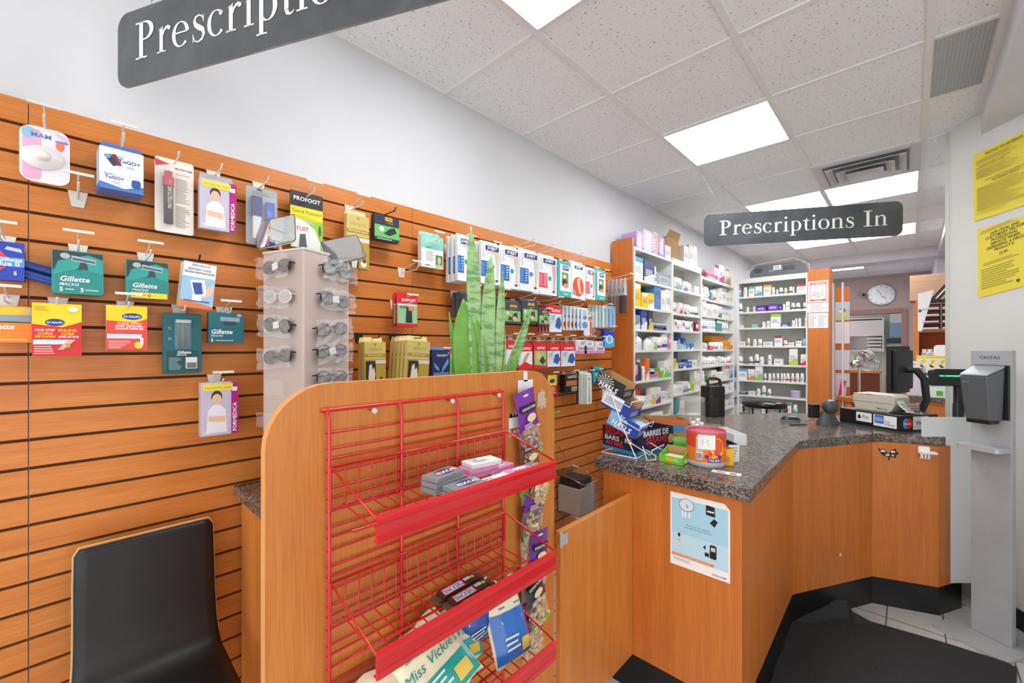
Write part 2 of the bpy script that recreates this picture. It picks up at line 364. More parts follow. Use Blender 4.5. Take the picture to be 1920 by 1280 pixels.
m = MB(); m.box(-.425, 0.02, .1, .425, .74, ZT-.04, WZ); m.build('body', t, bevel=.002)
m = MB(); m.box(-.425, .05, 0, .425, .70, .1, BLACK); m.build('toe_kick', t)
m = MB(); m.box(-.443, 0, ZT-.038, .428, .75, ZT, GRAN); m.build('countertop', t, bevel=.003)

# white screen at the end of the counter
p = onx(1765, 1093, .133); A2 = Vector((.158, 3.462, 0))
t = thing('end_screen', 'plain white upright board closing the right end of the counter', 'board', (.135, 3.36, 0), R(43.5))
m = MB(); m.prism([(-.11, .977), (-.11, 1.085), (.255, 1.085), (.255, .16), (.012, .16), (.012, .977)][::-1], 0, .012, mat('E1E6E8', .3), 'y'); m.build('board', t)

# maple leaf sticker remains + hose clip on the last counter face
def face_frame(a, b):
    d = Vector((b[0]-a[0], b[1]-a[1], 0)); return math.atan2(d.y, d.x), d.length
rz, L = face_frame((-.158, 3.19), (.116, 3.295))
def on_face(px, py):
    a = Vector((-.158, 3.19, 0)); n = Vector((.105, -.274, 0)).normalized(); r = ray(px, py); k = (a.dot(n))/(r.dot(n)); return Vector((0, 0, EYE))+r*k
t = thing('leaf_sticker', 'torn black and yellow maple leaf sticker on the counter front', 'sticker', on_face(1665, 850)+Vector((.0012, -.0031, 0)), rz)
m = MB(); K = mat('17171A', .5)
m.poly([(-.048, .03), (-.03, .02), (-.015, .024), (0, -.005), (.015, .02), (.022, .026), (.034, .032), (.036, .016), (.05, .006), (.036, -.004), (.034, -.02), (.006, -.018), (.008, -.036), (.0, -.037), (0, -.018), (-.02, -.014), (-.032, -.004)], K)
m.rect(-.034, .008, -.014, .018, PAPER, -.0012); m.rect(.012, .008, .03, .018, PAPER, -.0012); m.rect(-.012, -.012, .004, -.003, PAPER, -.0012); m.rect(.014, -.013, .026, -.003, mat('E8B53A'), -.0012); m.build('print', t)
t = thing('cup_holder', 'small white plastic holder fixed to the counter front under the top', 'holder', on_face(1731, 848)+Vector((.0012, -.0031, 0)), rz)
m = MB(); m.prism(rrect(-.025, -.005, .025, .035, .008), -.006, 0, WHITE, 'y'); m.build('back_plate', t)
m = MB(); m.prism(rrect(-.022, .0, .045, .012, .004), -.04, -.006, WHITE, 'y'); m.build('shelf', t)
m = MB()
for x in (-.015, 0, .015): m.tube([(x, -.006, 0), (x, -.022, -.012), (x, -.02, -.026), (x, -.006, -.03)], .006, WHITE)
m.build('clips', t)
for (px, py), lb, (ra, rb) in (((1575, 1039), 'small white screw cap on the middle counter front', ((-.455, 2.66), (-.158, 3.19))),):
    a = Vector((ra[0], ra[1], 0)); rzz, _ = face_frame(ra, rb); n = Vector((sin(rzz), -cos(rzz), 0)); r = ray(px, py); k = a.dot(n)/r.dot(n)
    m = MB(); m.ell(0, 0, .008, .010, WHITE, -.002); m.ell(.004, .003, .004, .004, GREY, -.0025); o = m.build('screw_cap', None, Vector((0, 0, EYE))+r*k+n*.0005); o.rotation_euler = (0, 0, rzz); tag(o, lb, 'cap')
# poster on the counter front
a = ony(1257, 920, 1.668); b = ony(1369, 1088, 1.668); a2 = ony(1257, 1054, 1.668)
t = thing('poster', 'pale blue diabetes poster taped to the front of the counter', 'poster', (a.x, 1.668, a2.z))
W, Hh = b.x-a.x, a.z-a2.z
m = MB(); m.prism([(0, 0), (W, 0), (W, Hh-.02), (W-.014, Hh-.006), (W-.02, Hh), (0, Hh)], -.0006, 0, PAPER, 'y')
m.rect(.006, .13*Hh, W-.006, Hh-.022, mat('BFE0F0', .5), -.001)
m.rect(.006, .45*Hh, W-.006, Hh-.022, mat('A9D6EC', .5), -.0011)
ring = [(W*.29+W*.13*cos(k*pi/12), -.0014, Hh*.86+Hh*.085*sin(k*pi/12)) for k in range(24)]
m.tube(ring, .0009, mat('4F7F8A'), 4, True); m.ell(W*.29, Hh*.86, W*.12, Hh*.078, mat('D6ECF4'), -.0012)
m.poly([(W*.28, Hh*.83), (W*.33, Hh*.82), (W*.29, Hh*.88)], mat('E98B3A'), -.0016)
for x in (.22, .27, .34): m.ell(W*x, Hh*.73, .004, .014, WHITE, -.0014)
m.poly([(W*.62, Hh*.80), (W*.77, Hh*.79), (W*.76, Hh*.92), (W*.62, Hh*.93)], K, -.0014); m.poly([(W*.68, Hh*.70), (W*.76, Hh*.66), (W*.81, Hh*.74), (W*.75, Hh*.77)], K, -.0014); m.rect(W*.64, Hh*.84, W*.75, Hh*.86, PAPER, -.0017)
m.text('Discover the upside', W*.25, Hh*.575, W*.72, Hh*.60, mat('2E6E86'), -.0014, bold=False); m.text('of the world\'s first system. Breathless!', W*.25, Hh*.545, W*.72, Hh*.562, mat('34495A'), -.0014)
m.lines(W*.22, Hh*.36, W*.58, Hh*.50, 6, mat('6F93A6')); m.ell(W*.16, Hh*.43, .005, .008, K, -.0014); m.ell(W*.16, Hh*.36, .006, .004, mat('E8C34A'), -.0014)
m.poly(rrect(W*.68, Hh*.24, W*.79, Hh*.42, .006), K, -.0014); m.rect(W*.70, Hh*.34, W*.77, Hh*.39, mat('C9D6DA'), -.0017); m.rect(W*.60, Hh*.25, W*.67, Hh*.30, K, -.0014); m.poly([(W*.57, Hh*.36), (W*.61, Hh*.33), (W*.62, Hh*.40)], K, -.0014)
m.poly(rrect(.006, Hh*.135, W*.75, Hh*.17, .003, corners='1100'), mat('EE8A2C'), -.0015); m.text('Get the free meter and all the supplies you need today', W*.05, Hh*.145, W*.72, Hh*.16, PAPER, -.0018)
m.lines(W*.06, Hh*.07, W*.5, Hh*.11, 3, mat('8FA6B0')); m.text('ACCU-CHEK', W*.72, Hh*.03, W*.95, Hh*.055, K, -.0014)
m.build('print', t)

# ================================================================ shelving
def shelf_unit(name, label, loc, rz, w, d, top, levels, bottom=0, fascia=.05, th=.018, x_post=True):
    t = thing(name, label, 'shelving unit', loc, rz)
    m = MB(); m.box(0, d-.008, bottom, w, d, top, mat('C9CAC3', .55)); m.build('back_panel', t)
    m = MB(); m.box(0, 0, bottom, th, d-.008, top, MELA); m.build('side_panel', t, bevel=.001)
    m = MB(); m.box(w-th, 0, bottom, w, d-.008, top, MELA); m.build('side_panel', t, bevel=.001)
    m = MB(); m.box(th, 0, top-fascia, w-th, .014, top-.001, MELA); m.box(th, .014, top-th, w-th, d-.008, top, MELA); m.build('top_panel', t)
    for z in levels: m = MB(); m.box(th, .004, z-.02, w-th, d-.008, z, MELA); m.build('shelf', t, bevel=.001)
    return t
XS = -1.60; DS = .188
LA = [2.032, 1.809, 1.625, 1.454, 1.20, .98, .74]; LB = [2.03, 1.80, 1.64, 1.455, 1.27, 1.03, .78]; LC = [2.0, 1.82, 1.66, 1.446, 1.27, 1.09, .93, .74]; LD = [2.10, 1.91, 1.715, 1.49, 1.266, 1.07, .886, .69]
# local x runs along +Y, local -y looks into the room
shelf_unit('shelving_unit', 'white shelving unit beside the orange wood end panel, nearest of the tall units', (XS, 3.107, 0), R(90), .748, DS, 2.284, LA, fascia=.02)
shelf_unit('shelving_unit', 'white shelving unit in the middle of the three along the left wall', (XS, 3.858, 0), R(90), .742, DS, 2.31, LB, fascia=.06)
shelf_unit('shelving_unit', 'lower white shelving unit against the left wall next to the far corner', (XS, 4.604, 0), R(90), 1.14, DS, 2.235, LC, fascia=.03)
shelf_unit('shelving_unit', 'white shelving unit facing the counter with sparse rows of bottles', (-1.57, 5.76, 0), 0, .73, .26, 2.325, LD, fascia=.06)
t = thing('shelf_divider', 'narrow orange wood end panel where slat wall meets white shelving', 'panel', (-1.79, 3.087, 0))
m = MB(); m.prism([(0, 0), (.186, 0), (.186, 2.352), (.178, 2.358), (0, 2.35)], 0, .018, WZD, 'y'); m.build('board', t)
t = thing('wood_column', 'orange wood column with taped papers beside the far shelving unit', 'column', (-.838, 5.74, 0))
m = MB(); m.box(0, 0, 0, .20, .30, 2.35, WZD); m.build('column_body', t, bevel=.002)
def sheet(name, label, x0, z0, x1, z1, loc, rz=0, base=PAPER, deco=None, cat='paper'):
    t = thing(name, label, cat, loc, rz); m = MB(); m.prism([(x0, z0), (x1, z0), (x1, z1), (x0, z1)], -.0008, 0, base, 'y')
    if deco: deco(m)
    m.build('print', t); return t
def att_deco(m):
    r = mat('C2495A', .5); m.rect(.022, 1.99, .172, 2.20, r, -.001); m.rect(.028, 2.01, .166, 2.172, PAPER, -.0012)
    m.text('ATTENTION', .034, 2.177, .16, 2.195, PAPER, -.0014); m.lines(.055, 2.11, .11, 2.155, 5, GREY); m.ell(.125, 2.13, .015, .018, GREY, -.0014); m.ell(.125, 2.13, .012, .015, PAPER, -.0016)
    for k, s in enumerate(('NARCOTICS', 'SECURED IN A', 'TIME DELAYED', 'SAFE')): m.text(s, .04, 2.083-k*.018, .155, 2.096-k*.018, K, -.0014)
    m.text('Canada Safe', .06, 1.994, .13, 2.006, PAPER, -.0014)
sheet('notice_sheet', 'red bordered attention notice on the orange column', .006, 1.98, .188, 2.215, (-.838, 5.738, 0), 0, PAPER, att_deco)
sheet('notice_sheet', 'white printed sheet on the orange column below the red bordered notice', .0, 1.865, .19, 1.972, (-.838, 5.738, 0), 0, PAPER, lambda m: m.lines(.02, 1.875, .175, 1.965, 9, GREY))
sheet('notice_sheet', 'lowest printed sheet on the orange column with a grey block', .008, 1.69, .186, 1.855, (-.838, 5.738, 0), 0, PAPER, lambda m: (m.lines(.015, 1.70, .085, 1.84, 12, GREY), m.lines(.095, 1.70, .18, 1.84, 12, GREY)))

# ================================================================ hanging signs
W_ = mat('F0F0EE', .5)
def serif(mb, s, x, z, H, y, m):
    """letters with stems, hairlines and serifs; H is the capital height"""
    k = H/.66
    def rc(a, b, c, d): mb.add([(x+a*k, y, z+b*k), (x+c*k, y, z+b*k), (x+c*k, y, z+d*k), (x+a*k, y, z+d*k)], [(0, 1, 2, 3)], m)
    def blob(cx, cy, rx, ry): mb.poly([(x+(cx+rx*cos(2*pi*i/14))*k, z+(cy+ry*sin(2*pi*i/14))*k) for i in range(14)], m, y)
    def arc(cx, cy, rx, ry, a0, a1, th=.022, tk=.09, n=18):
        vs = []
        for i in range(n+1):
            a = R(a0+(a1-a0)*i/n); wd = th+(tk-th)*abs(cos(a))**1.4
            for q in (-.5, .5): vs.append((x+(cx+(rx+q*wd)*cos(a))*k, y, z+(cy+(ry+q*wd*.8)*sin(a))*k))
        mb.add(vs, [(2*i, 2*i+1, 2*i+3, 2*i+2) for i in range(n)], m)
    def stroke(pts, ws):
        vs = []; n = len(pts)
        for i, (a, b) in enumerate(pts):
            p, q = pts[max(i-1, 0)], pts[min(i+1, n-1)]; dx, dz = q[0]-p[0], q[1]-p[1]; l = math.hypot(dx, dz)
            for sg in (-.5, .5): vs.append((x+(a-dz/l*sg*ws[i])*k, y, z+(b+dx/l*sg*ws[i])*k))
        mb.add(vs, [(2*i, 2*i+1, 2*i+3, 2*i+2) for i in range(n-1)], m)
    def tri(*p): mb.poly([(x+a*k, z+b*k) for a, b in p], m, y)
    for ch in s:
        if ch == 'P': rc(.11, 0, .21, .66); rc(.02, 0, .31, .03); rc(.02, .63, .22, .66); arc(.24, .49, .19, .155, -90, 90, .03, .10); rc(.2, .63, .245, .66); rc(.2, .322, .245, .352); a = .55
        elif ch == 'I': rc(.13, 0, .235, .66); rc(.03, 0, .335, .03); rc(.03, .63, .335, .66); a = .37
        elif ch in 'rn': 
            rc(.07, 0, .155, .43); rc(.01, 0, .225, .026); tri((.01, .405), (.07, .41), (.155, .46), (.155, .40))
            if ch == 'r': stroke([(.15, .30), (.18, .37), (.23, .415), (.29, .42)], [.03, .04, .05, .07]); blob(.30, .40, .04, .038); a = .36
            else: stroke([(.15, .34), (.20, .40), (.27, .435), (.335, .425), (.375, .37), (.385, .30)], [.025, .03, .04, .05, .075, .085]); rc(.343, 0, .428, .31); rc(.28, 0, .49, .026); a = .51
        elif ch == 'e': arc(.215, .22, .165, .21, 8, 318, .022, .085, 26); rc(.07, .235, .385, .262); a = .44
        elif ch == 'c': arc(.21, .22, .16, .21, 50, 320, .022, .085, 24); blob(.31, .37, .042, .042); a = .41
        elif ch == 'o': arc(.225, .22, .165, .21, 0, 360, .022, .088, 30); a = .46
        elif ch == 's': stroke([(.30, .345), (.27, .41), (.20, .445), (.12, .42), (.09, .35), (.125, .285), (.20, .235), (.285, .185), (.31, .11), (.27, .03), (.18, -.005), (.10, .02), (.06, .11)], [.018, .022, .026, .045, .06, .08, .09, .08, .06, .045, .026, .022, .018]); rc(.292, .31, .31, .44); rc(.05, 0, .066, .14); a = .37
        elif ch == 'i': rc(.08, 0, .165, .43); rc(.02, 0, .23, .026); tri((.02, .405), (.08, .41), (.165, .46), (.165, .40)); blob(.122, .60, .052, .05); a = .26
        elif ch == 'p': rc(.07, -.2, .155, .43); rc(.01, -.2, .23, -.174); tri((.01, .405), (.07, .41), (.155, .46), (.155, .40)); arc(.24, .22, .155, .21, -140, 140, .022, .09, 22); a = .48
        elif ch == 't': rc(.085, .07, .168, .43); tri((.085, .42), (.168, .42), (.168, .55)); rc(.01, .405, .26, .435); stroke([(.127, .09), (.15, .02), (.2, 0), (.245, .015), (.275, .05)], [.083, .06, .035, .025, .016]); a = .29
        else: a = .26
        x += (a+.012)*k
    return x
def sign(label, A, B, z0, h, words, start, capH, chains):
    d = B-A; L = math.hypot(d.x, d.y); t = thing('hanging_sign', label, 'sign', (A.x, A.y, z0), math.atan2(d.y, d.x))
    m = MB(); m.prism(rrect(0, 0, L, h, .042, 8), 0, .006, SIGNM, 'y', m2=mat('8B9094', .2)); m.build('plate', t)
    m = MB(); serif(m, words, start, h*.32, capH, -.0012, W_); m.build('lettering', t)
    for cx, tgt in chains:
        m = MB(); a = Vector((cx, .003, h-.012)); M_ = Matrix.Translation((A.x, A.y, z0)) @ Matrix.Rotation(math.atan2(d.y, d.x), 4, 'Z'); b = M_.inverted() @ tgt
        n = int((b-a).length/.014); C_ = CHROME
        for i in range(n):
            p = a.lerp(b, i/n); q = a.lerp(b, (i+.75)/n); sx = .0025 if i % 2 else 0; sy = 0 if i % 2 else .0025
            m.tube([p+Vector((sx, sy, 0)), q+Vector((sx, sy, 0)), q-Vector((sx, sy, 0)), p-Vector((sx, sy, 0))], .0008, C_, 4, True)
        m.tube([a+Vector((0, -.006, -.006)), a+Vector((0, 0, .006)), a+Vector((0, .008, -.006))], .001, C_, 4)
        m.build('chain', t)
    return t
A = att(1320, 463, 3.03); B = att(1693, 440, 2.73)
z0 = (A.z+B.z)/2
sign('dark sign reading Prescriptions In hanging over the counter', A, B, z0, .226, 'Prescriptions In', .10, .104, ((.14, onz(1312, 319, 2.828)), ((B-A).length-.15, onz(1714, 262, 2.828))))
A = att(221, 168, 1.215); B2 = att(830, 0, .90); d = (B2-A); d.z = 0; d.normalize(); B = A+d*1.22
A0 = A.copy(); z0 = 2.225
sign('large dark sign reading Prescriptions hanging at the upper left, cut by the photo edge', A, B, z0, .213, 'Prescriptions', .075, .104, ((.14, Vector((A.x+d.x*.10, A.y+d.y*.10, 2.828))), (1.08, Vector((A.x+d.x*1.12, A.y+d.y*1.12, 2.828)))))

# ================================================================ sanitiser stand, mat, chair
t = thing('sanitizer_stand', 'grey metal floor stand with foot plate by the right wall', 'stand', (.23, 3.232, 0), R(-30.5))
m = MB(); m.prism(rrect(-.085, -.16, .205, .13, .03), 0, .012, STEEL); m.build('base_plate', t, bevel=.002)
m = MB(); m.box(0, 0, .012, .151, .035, 1.462, STEEL); m.build('post', t, bevel=.003)
m = MB(); m.text('CINTAS', .034, 1.418, .11, 1.434, mat('5E6366'), -.001, keep=False); m.build('lettering', t)
m = MB(); m.prism(rrect(-.015, -.095, .15, 0, .02, corners='1001'), .962, .985, mat('BDC1C4', .35, .2)); m.build('drip_tray', t, bevel=.004)
t2 = thing('soap_dispenser', 'dark grey automatic hand sanitizer dispenser mounted on the grey stand', 'dispenser', (.23, 3.232, 0), R(-30.5))
m = MB(); G = mat('595F63', .32); 
def hexa(m, lo, hi, M_): return m.add(lo+hi, [(3, 2, 1, 0), (4, 5, 6, 7), (0, 1, 5, 4), (1, 2, 6, 5), (2, 3, 7, 6), (3, 0, 4, 7)], M_)
hexa(m, [(.022, -.09, 1.115), (.118, -.09, 1.115), (.128, -.012, 1.115), (.02, -.012, 1.115)], [(.012, -.115, 1.335), (.120, -.115, 1.335), (.136, -.012, 1.375), (.016, -.012, 1.375)], G); m.build('cover', t2, bevel=.008)
m = MB(); hexa(m, [(.013, -.116, 1.337), (.119, -.116, 1.337), (.135, -.014, 1.377), (.017, -.014, 1.377)], [(.015, -.112, 1.345), (.117, -.112, 1.345), (.133, -.016, 1.386), (.019, -.016, 1.386)], mat('9BA0A6', .3)); m.build('lid', t2, bevel=.002)
m = MB(); m.box(.024, -.085, 1.098, .115, -.014, 1.116, BLACK); m.build('nozzle_base', t2, bevel=.003)
m = MB(); m.box(.018, -.012, 1.12, .146, -.0005, 1.388, BLACK); m.build('mount', t2, bevel=.002)
m = MB(); m.text('CINTAS', .022, 1.302, .05, 1.309, mat('A9AEB2'), -.1135); m.build('lettering', t2)

zf = .006
ring = [((1445, 1280), 0), ((1478, 1166), 0), ((1516, 1149), .03), ((1550, 1131), .06), ((1570, 1124), .085), ((1587, 1127), .075), ((1599, 1147), .03), ((1632, 1166), 0), ((1757, 1202), 0), ((1882, 1241), 0), ((1907, 1253), 0), ((1900, 1420), 0), ((1370, 1560), 0)]
o = [onz(p[0], p[1], zf+h*.8) for p, h in ring]; c = sum(o, Vector())/len(o); c.z = zf
inn = [p.lerp(c, .17 if h else .05) for p, (q, h) in zip(o, ring)]
for p in inn: p.z = zf
m = MB(); n = len(o); vs = [tuple(p) for p in o+inn]
m.add(vs, [(i, n+i, n+(i+1) % n, (i+1) % n) for i in range(n)]+[tuple(range(2*n-1, n-1, -1))[::-1]], MAT)
ob = m.build('floor_mat', None, None, solid=-.006); tag(ob, 'black ribbed floor mat curling up against the counter base', 'mat')

t = thing('visitor_chair', 'black moulded plywood chair against the slat wall at lower left', 'chair', (-1.70, .006, 0), R(90))
m = MB(); prof = [(.012, .902), (.002, .80), (-.014, .68), (-.028, .60), (-.046, .548), (-.078, .518), (-.14, .505), (-.28, .50), (-.40, .498), (-.44, .482)]
rows = []; wd = .325
for i, (y, z) in enumerate(prof):
    row = []
    for k in range(13):
        u = k/12*2-1; inset = 0
        if i == 0: row.append((wd/2+u*wd/2*.93, y, z))
        else:
            grow = 1+max(0, (.62-z))*.35 if i < 6 else 1.06
            row.append((wd/2+u*wd/2*grow, y-.01*(1-u*u)*0, z - (.006*(1-u*u) if i > 5 else 0)))
    rows.append(row)
rows.insert(1, [(wd/2+(k/12*2-1)*wd/2*.992, .0105, .886) for k in range(13)])
vs = [p for r_ in rows for p in r_]; nr = len(rows)
m.add(vs, [(i*13+k, i*13+k+1, (i+1)*13+k+1, (i+1)*13+k) for i in range(nr-1) for k in range(12)], mat('100E0F', .42), True)
o = m.build('shell', t, solid=.011)
m = MB(); r0 = rows[0]; m.tube([(r_[0][0]-.001, r_[0][1]+.004, r_[0][2]) for r_ in rows[1:6]][::-1]+[(p[0], p[1]+.004, p[2]+.004) for p in r0]+[(r_[-1][0]+.001, r_[-1][1]+.004, r_[-1][2]) for r_ in rows[1:6]], .0040, mat('C9A77E', .5)); m.build('edge', t)
for sx in (.03, wd-.03):
    for sy, ty in ((-.12, -.02), (-.38, -.45)):
        m = MB(); m.tube([(sx, sy, .49), (sx+(-.02 if sx < .1 else .02), ty, 0)], .011, BLK2, 8); m.build('leg', t)
m = MB(); m.tube([(.03, -.12, .485), (.03, -.38, .485), (wd-.03, -.38, .485), (wd-.03, -.12, .485)], .01, BLK2, 8, True); m.build('seat_frame', t)

# a corner of a second chair at the right edge
c = onz(1921, 1250, 0)
t = thing('side_chair', 'black chair mostly out of the photo at the lower right edge', 'chair', (.47, 2.42, 0), R(-35))
m = MB(); m.prism(rrect(-.0, -.0, .42, .42, .05), .44, .47, BLK2); m.build('seat', t, bevel=.01)
for x in (.03, .39):
    for y in (.03, .39):
        m = MB(); m.tube([(x, y, .44), (x*1.06-.01, y*1.06-.01, 0)], .011, BLACK, 8); m.build('leg', t)
m = MB(); m.prism(rrect(.02, .5, .40, .86, .05), .0, .02, BLK2, 'y'); m.tube([(.03, .01, .44), (.03, .01, .55)], .011, BLACK); m.tube([(.39, .01, .44), (.39, .01, .55)], .011, BLACK); m.build('backrest', t)

# yellow notices on the right wall
def wall_pt(px, py, off=.003):
    n = NW; a = P0+n*off; r = ray(px, py); return Vector((0, 0, EYE))+r*(a.dot(n)/r.dot(n))
rzw = math.atan2(DW.y, DW.x)
def notice(label, q, dec, cat='notice'):
    pts = [wall_pt(*p, off=.0035+o_) for p, o_ in q]; o0 = pts[0]; t = thing('yellow_notice', label, cat, o0, rzw)
    M_ = (Matrix.Translation(o0) @ Matrix.Rotation(rzw, 4, 'Z')).inverted(); L = [M_ @ p for p in pts]
    m = MB(); dec(m, L); m.build('sheet', t); return t
def note_dec(m, L, big, lines):
    # L: bottom-left, bottom-right, top-right, top-left
    Y_ = mat('F2E04A', .6)
    def P(u, v):
        a = L[0].lerp(L[1], u); b = L[3].lerp(L[2], u); return a.lerp(b, v)
    n = 8
    bow = lambda u, v: .008*(2*u-1)**2 if big else 0
    vs = [tuple(P(i/n, j/n)-Vector((0, bow(i/n, j/n), 0))) for j in range(n+1) for i in range(n+1)]
    m.add(vs, [(j*(n+1)+i, j*(n+1)+i+1, (j+1)*(n+1)+i+1, (j+1)*(n+1)+i) for j in range(n) for i in range(n)], Y_, True)
    s = P(1, .5)-P(0, .5); ang = math.atan2((L[1]-L[0]).z, (L[1]-L[0]).x); Wd = (L[1]-L[0]).length; Ht = (L[3]-L[0]).length
    sh = Matrix(((1, 0, 0, L[0].x), (0, 1, 0, L[0].y-.012 if big else L[0].y-.001), (math.tan(ang), 0, 1, L[0].z), (0, 0, 0, 1)))
    m.T = sh; D_ = mat('5B5A2A', .7); W2 = Wd*cos(ang)
    for tx, v0, v1, u0, u1 in lines[0]: m.text(tx, W2*u0, Ht*v0, W2*u1, Ht*v1, D_, -.0004)
    for u0, v0, u1, v1, n_ in lines[1]: m.lines(W2*u0, Ht*v0, W2*u1, Ht*v1, n_, mat('A9A03E', .7), -.0003)
    x, z = lines[2]; m.poly([(W2*x-.008, Ht*z+.01), (W2*x-.008, Ht*z), (W2*x, Ht*z-.009), (W2*x+.008, Ht*z), (W2*x+.008, Ht*z+.01)], D_, -.0006)
    m.T = Matrix()
notice('upper yellow notice to patients on the right wall, curling off the wall',
       (((1829, 415), 0), ((1960, 372), 0), ((1960, 226), 0), ((1827, 291), 0)),
       lambda m, L: note_dec(m, L, True, ([('NOTICE TO PATIENTS', .90, .955, .2, .75), ('You have the right to request an', .775, .80, .05, .60), ('itemized prescription receipt.', .745, .77, .05, .5), ('NOTICE: AS PERTAINING REGIONAL DIRECT', .53, .555, .2, .85), ('AND PHARMACY SERVICES', .495, .52, .3, .7)], [(.05, .82, .9, .88, 3), (.05, .60, .8, .73, 6), (.06, .12, .85, .47, 16), (.06, .08, .5, .10, 1)], (.85, .68))))
notice('lower yellow notice giving the customary fee on the right wall',
       (((1834, 559), 0), ((1950, 528), 0), ((1950, 396), 0), ((1832, 431), 0)),
       lambda m, L: note_dec(m, L, False, ([('OUR USUAL AND', .845, .885, .22, .7), ('CUSTOMARY FEE FOR', .795, .835, .12, .8), ('PROFESSIONAL', .745, .785, .24, .68), ('SERVICES WHEN', .695, .735, .22, .72), ('DISPENSING A DRUG', .645, .685, .16, .78), ('PRODUCT IS', .595, .635, .3, .62), ('12.49', .525, .565, .38, .52)], [(.05, .90, .9, .95, 3), (.25, .515, .6, .52, 1), (.1, .43, .85, .48, 2), (.06, .10, .75, .40, 9)], (.68, .09))))

# ================================================================ hanging goods on the slat wall
class Dk:
    """printing on the front of a pack, in fractions of its width and height"""
    def __init__(s, mb, w, h, x0=0, z0=0, y=0): s.m = mb; s.w = w; s.h = h; s.x = x0; s.z = z0; s.y = y-.0004
    def c(s, c): return c if not isinstance(c, str) else mat(c, .45)
    def nx(s): s.y -= .00025; return s.y
    def r(s, a, b, c, d, k): s.m.rect(s.x+a*s.w, s.z+b*s.h, s.x+c*s.w, s.z+d*s.h, s.c(k), s.nx()); return s
    def t(s, t, a, b, c, d, k, bold=True, al='c', sh=0): s.m.text(t, s.x+a*s.w, s.z+b*s.h, s.x+c*s.w, s.z+d*s.h, s.c(k), s.nx(), bold, True, al, sh); return s
    def e(s, a, b, rx, rz, k): s.m.ell(s.x+a*s.w, s.z+b*s.h, rx*s.w, rz*s.h, s.c(k), s.nx()); return s
    def p(s, pts, k): s.m.poly([(s.x+a*s.w, s.z+b*s.h) for a, b in pts], s.c(k), s.nx()); return s
    def l(s, a, b, c, d, n, k): s.m.lines(s.x+a*s.w, s.z+b*s.h, s.x+c*s.w, s.z+d*s.h, n, s.c(k), s.nx()); return s
HK = mat('E6E4DE', .3); HKB = mat('1A1A1C', .4)
def groove(z): return G0-GP*round((G0-z)/GP)
hooks = 0
def hook(y, z, L, lab, bar=True, black=False, clip=True):
    t = thing('display_hook', lab, 'hook', (WX0, y, z), R(90), 'slat wall display hooks'); k = HKB if black else HK
    m = MB(); m.prism([(-.013, -.042), (.013, -.042), (.021, .004), (-.021, .004)], -.004, -.0005, k, 'y'); m.build('clip', t, bevel=.001)
    m = MB(); m.tube([(0, -.004, -.018), (0, -L, -.02), (0, -L-.012, -.006)], .0026, k); m.build('prong', t)
    if bar:
        m = MB(); m.tube([(0, -.004, -.003), (0, -L*.55, .004), (0, -L-.014, .018)], .002, k); m.box(-.03, -L-.016, .014, .03, -L-.013, .021, k); m.build('label_bar', t)
def carton(base, deco, side=None, tab=None, tabc=None, deep=None):
    def f(t, w, h, d):
        m = MB(); hb = h*(1-(tab or 0)); m.box(0, 0, 0, w, d, hb, mat(side or base, .45)); m.rect(0, 0, w, hb, mat(base, .4), -.0002)
        deco(Dk(m, w, hb)); m.build('carton', t)
        if tab: m = MB(); m.prism([(w*.02, hb), (w*.98, hb), (w*.94, h), (w*.06, h)], d-.001, d, mat(tabc or base, .45), 'y'); m.build('hang_tab', t)
    return f
def blister(base, deco, bub, inner, deepc=.02, r=.008):
    """card with a clear bubble; bub = (x0,z0,x1,z1) fractions, inner(mb,x0,z0,x1,z1) draws what is inside"""
    def f(t, w, h, d):
        m = MB(); m.prism(rrect(0, 0, w, h, r), 0, .0015, mat(base, .45), 'y'); deco(Dk(m, w, h)); m.build('card', t)
        a, b, c, e = bub[0]*w, bub[1]*h, bub[2]*w, bub[3]*h
        m = MB(); inner(m, a, b, c, e); m.build('contents', t)
        m = MB(); i = .004; lo = rrect(a, b, c, e, .006, 3); hi = rrect(a+i, b+i, c-i, e-i, .005, 3); n = len(lo)
        m.add([(p[0], -.003, p[1]) for p in lo]+[(p[0], -deepc, p[1]) for p in hi], [(k, (k+1) % n, n+(k+1) % n, n+k) for k in range(n)]+[tuple(range(n, 2*n))], FILM, True); m.build('bubble', t)
    return f
def hang(name, lab, cat, px, py, d, dep, build, n=1, gap=.018, hk='hook', hl=None, tilt=0, group=None, black=False, L=None, bar=True):
    x0, x1 = px; z1p, z0p = py; X = WX0+d; c = (x0+x1)/2
    a = onx(x0, 650, X).y; b = onx(x1, 650, X).y; zt = onx(c, z1p, X).z; zb = onx(c, z0p, X).z
    w = b-a; h = zt-zb
    if n > 1 and not group: group = lab.split(' in front')[0]+' and the same packs behind it'
    t = thing(name, lab, cat, (X, a, zb), R(90), group, (0, tilt, R(90)) if tilt else None); build(t, w, h, dep)
    for k in range(1, n):
        q = copy_tree(t); q.location = (X-k*gap, a-.001*k, zb-.001*k)
        q['label'] = ' '.join((lab.split(' in front')[0]+', %s pack back' % ORD[k]).split()[:16])
    if hk:
        zh = G0-GP*round((G0-(zt+.002))/GP); zh = min(zh+0, zh); LL = L or max(.10, d+.045)
        hook(a+w/2, zt+.008 if abs(zt+.008-zh) > .045 else zh, LL, hl or ('display hook holding the '+' '.join(lab.split()[:9])), bar, black)
    return t
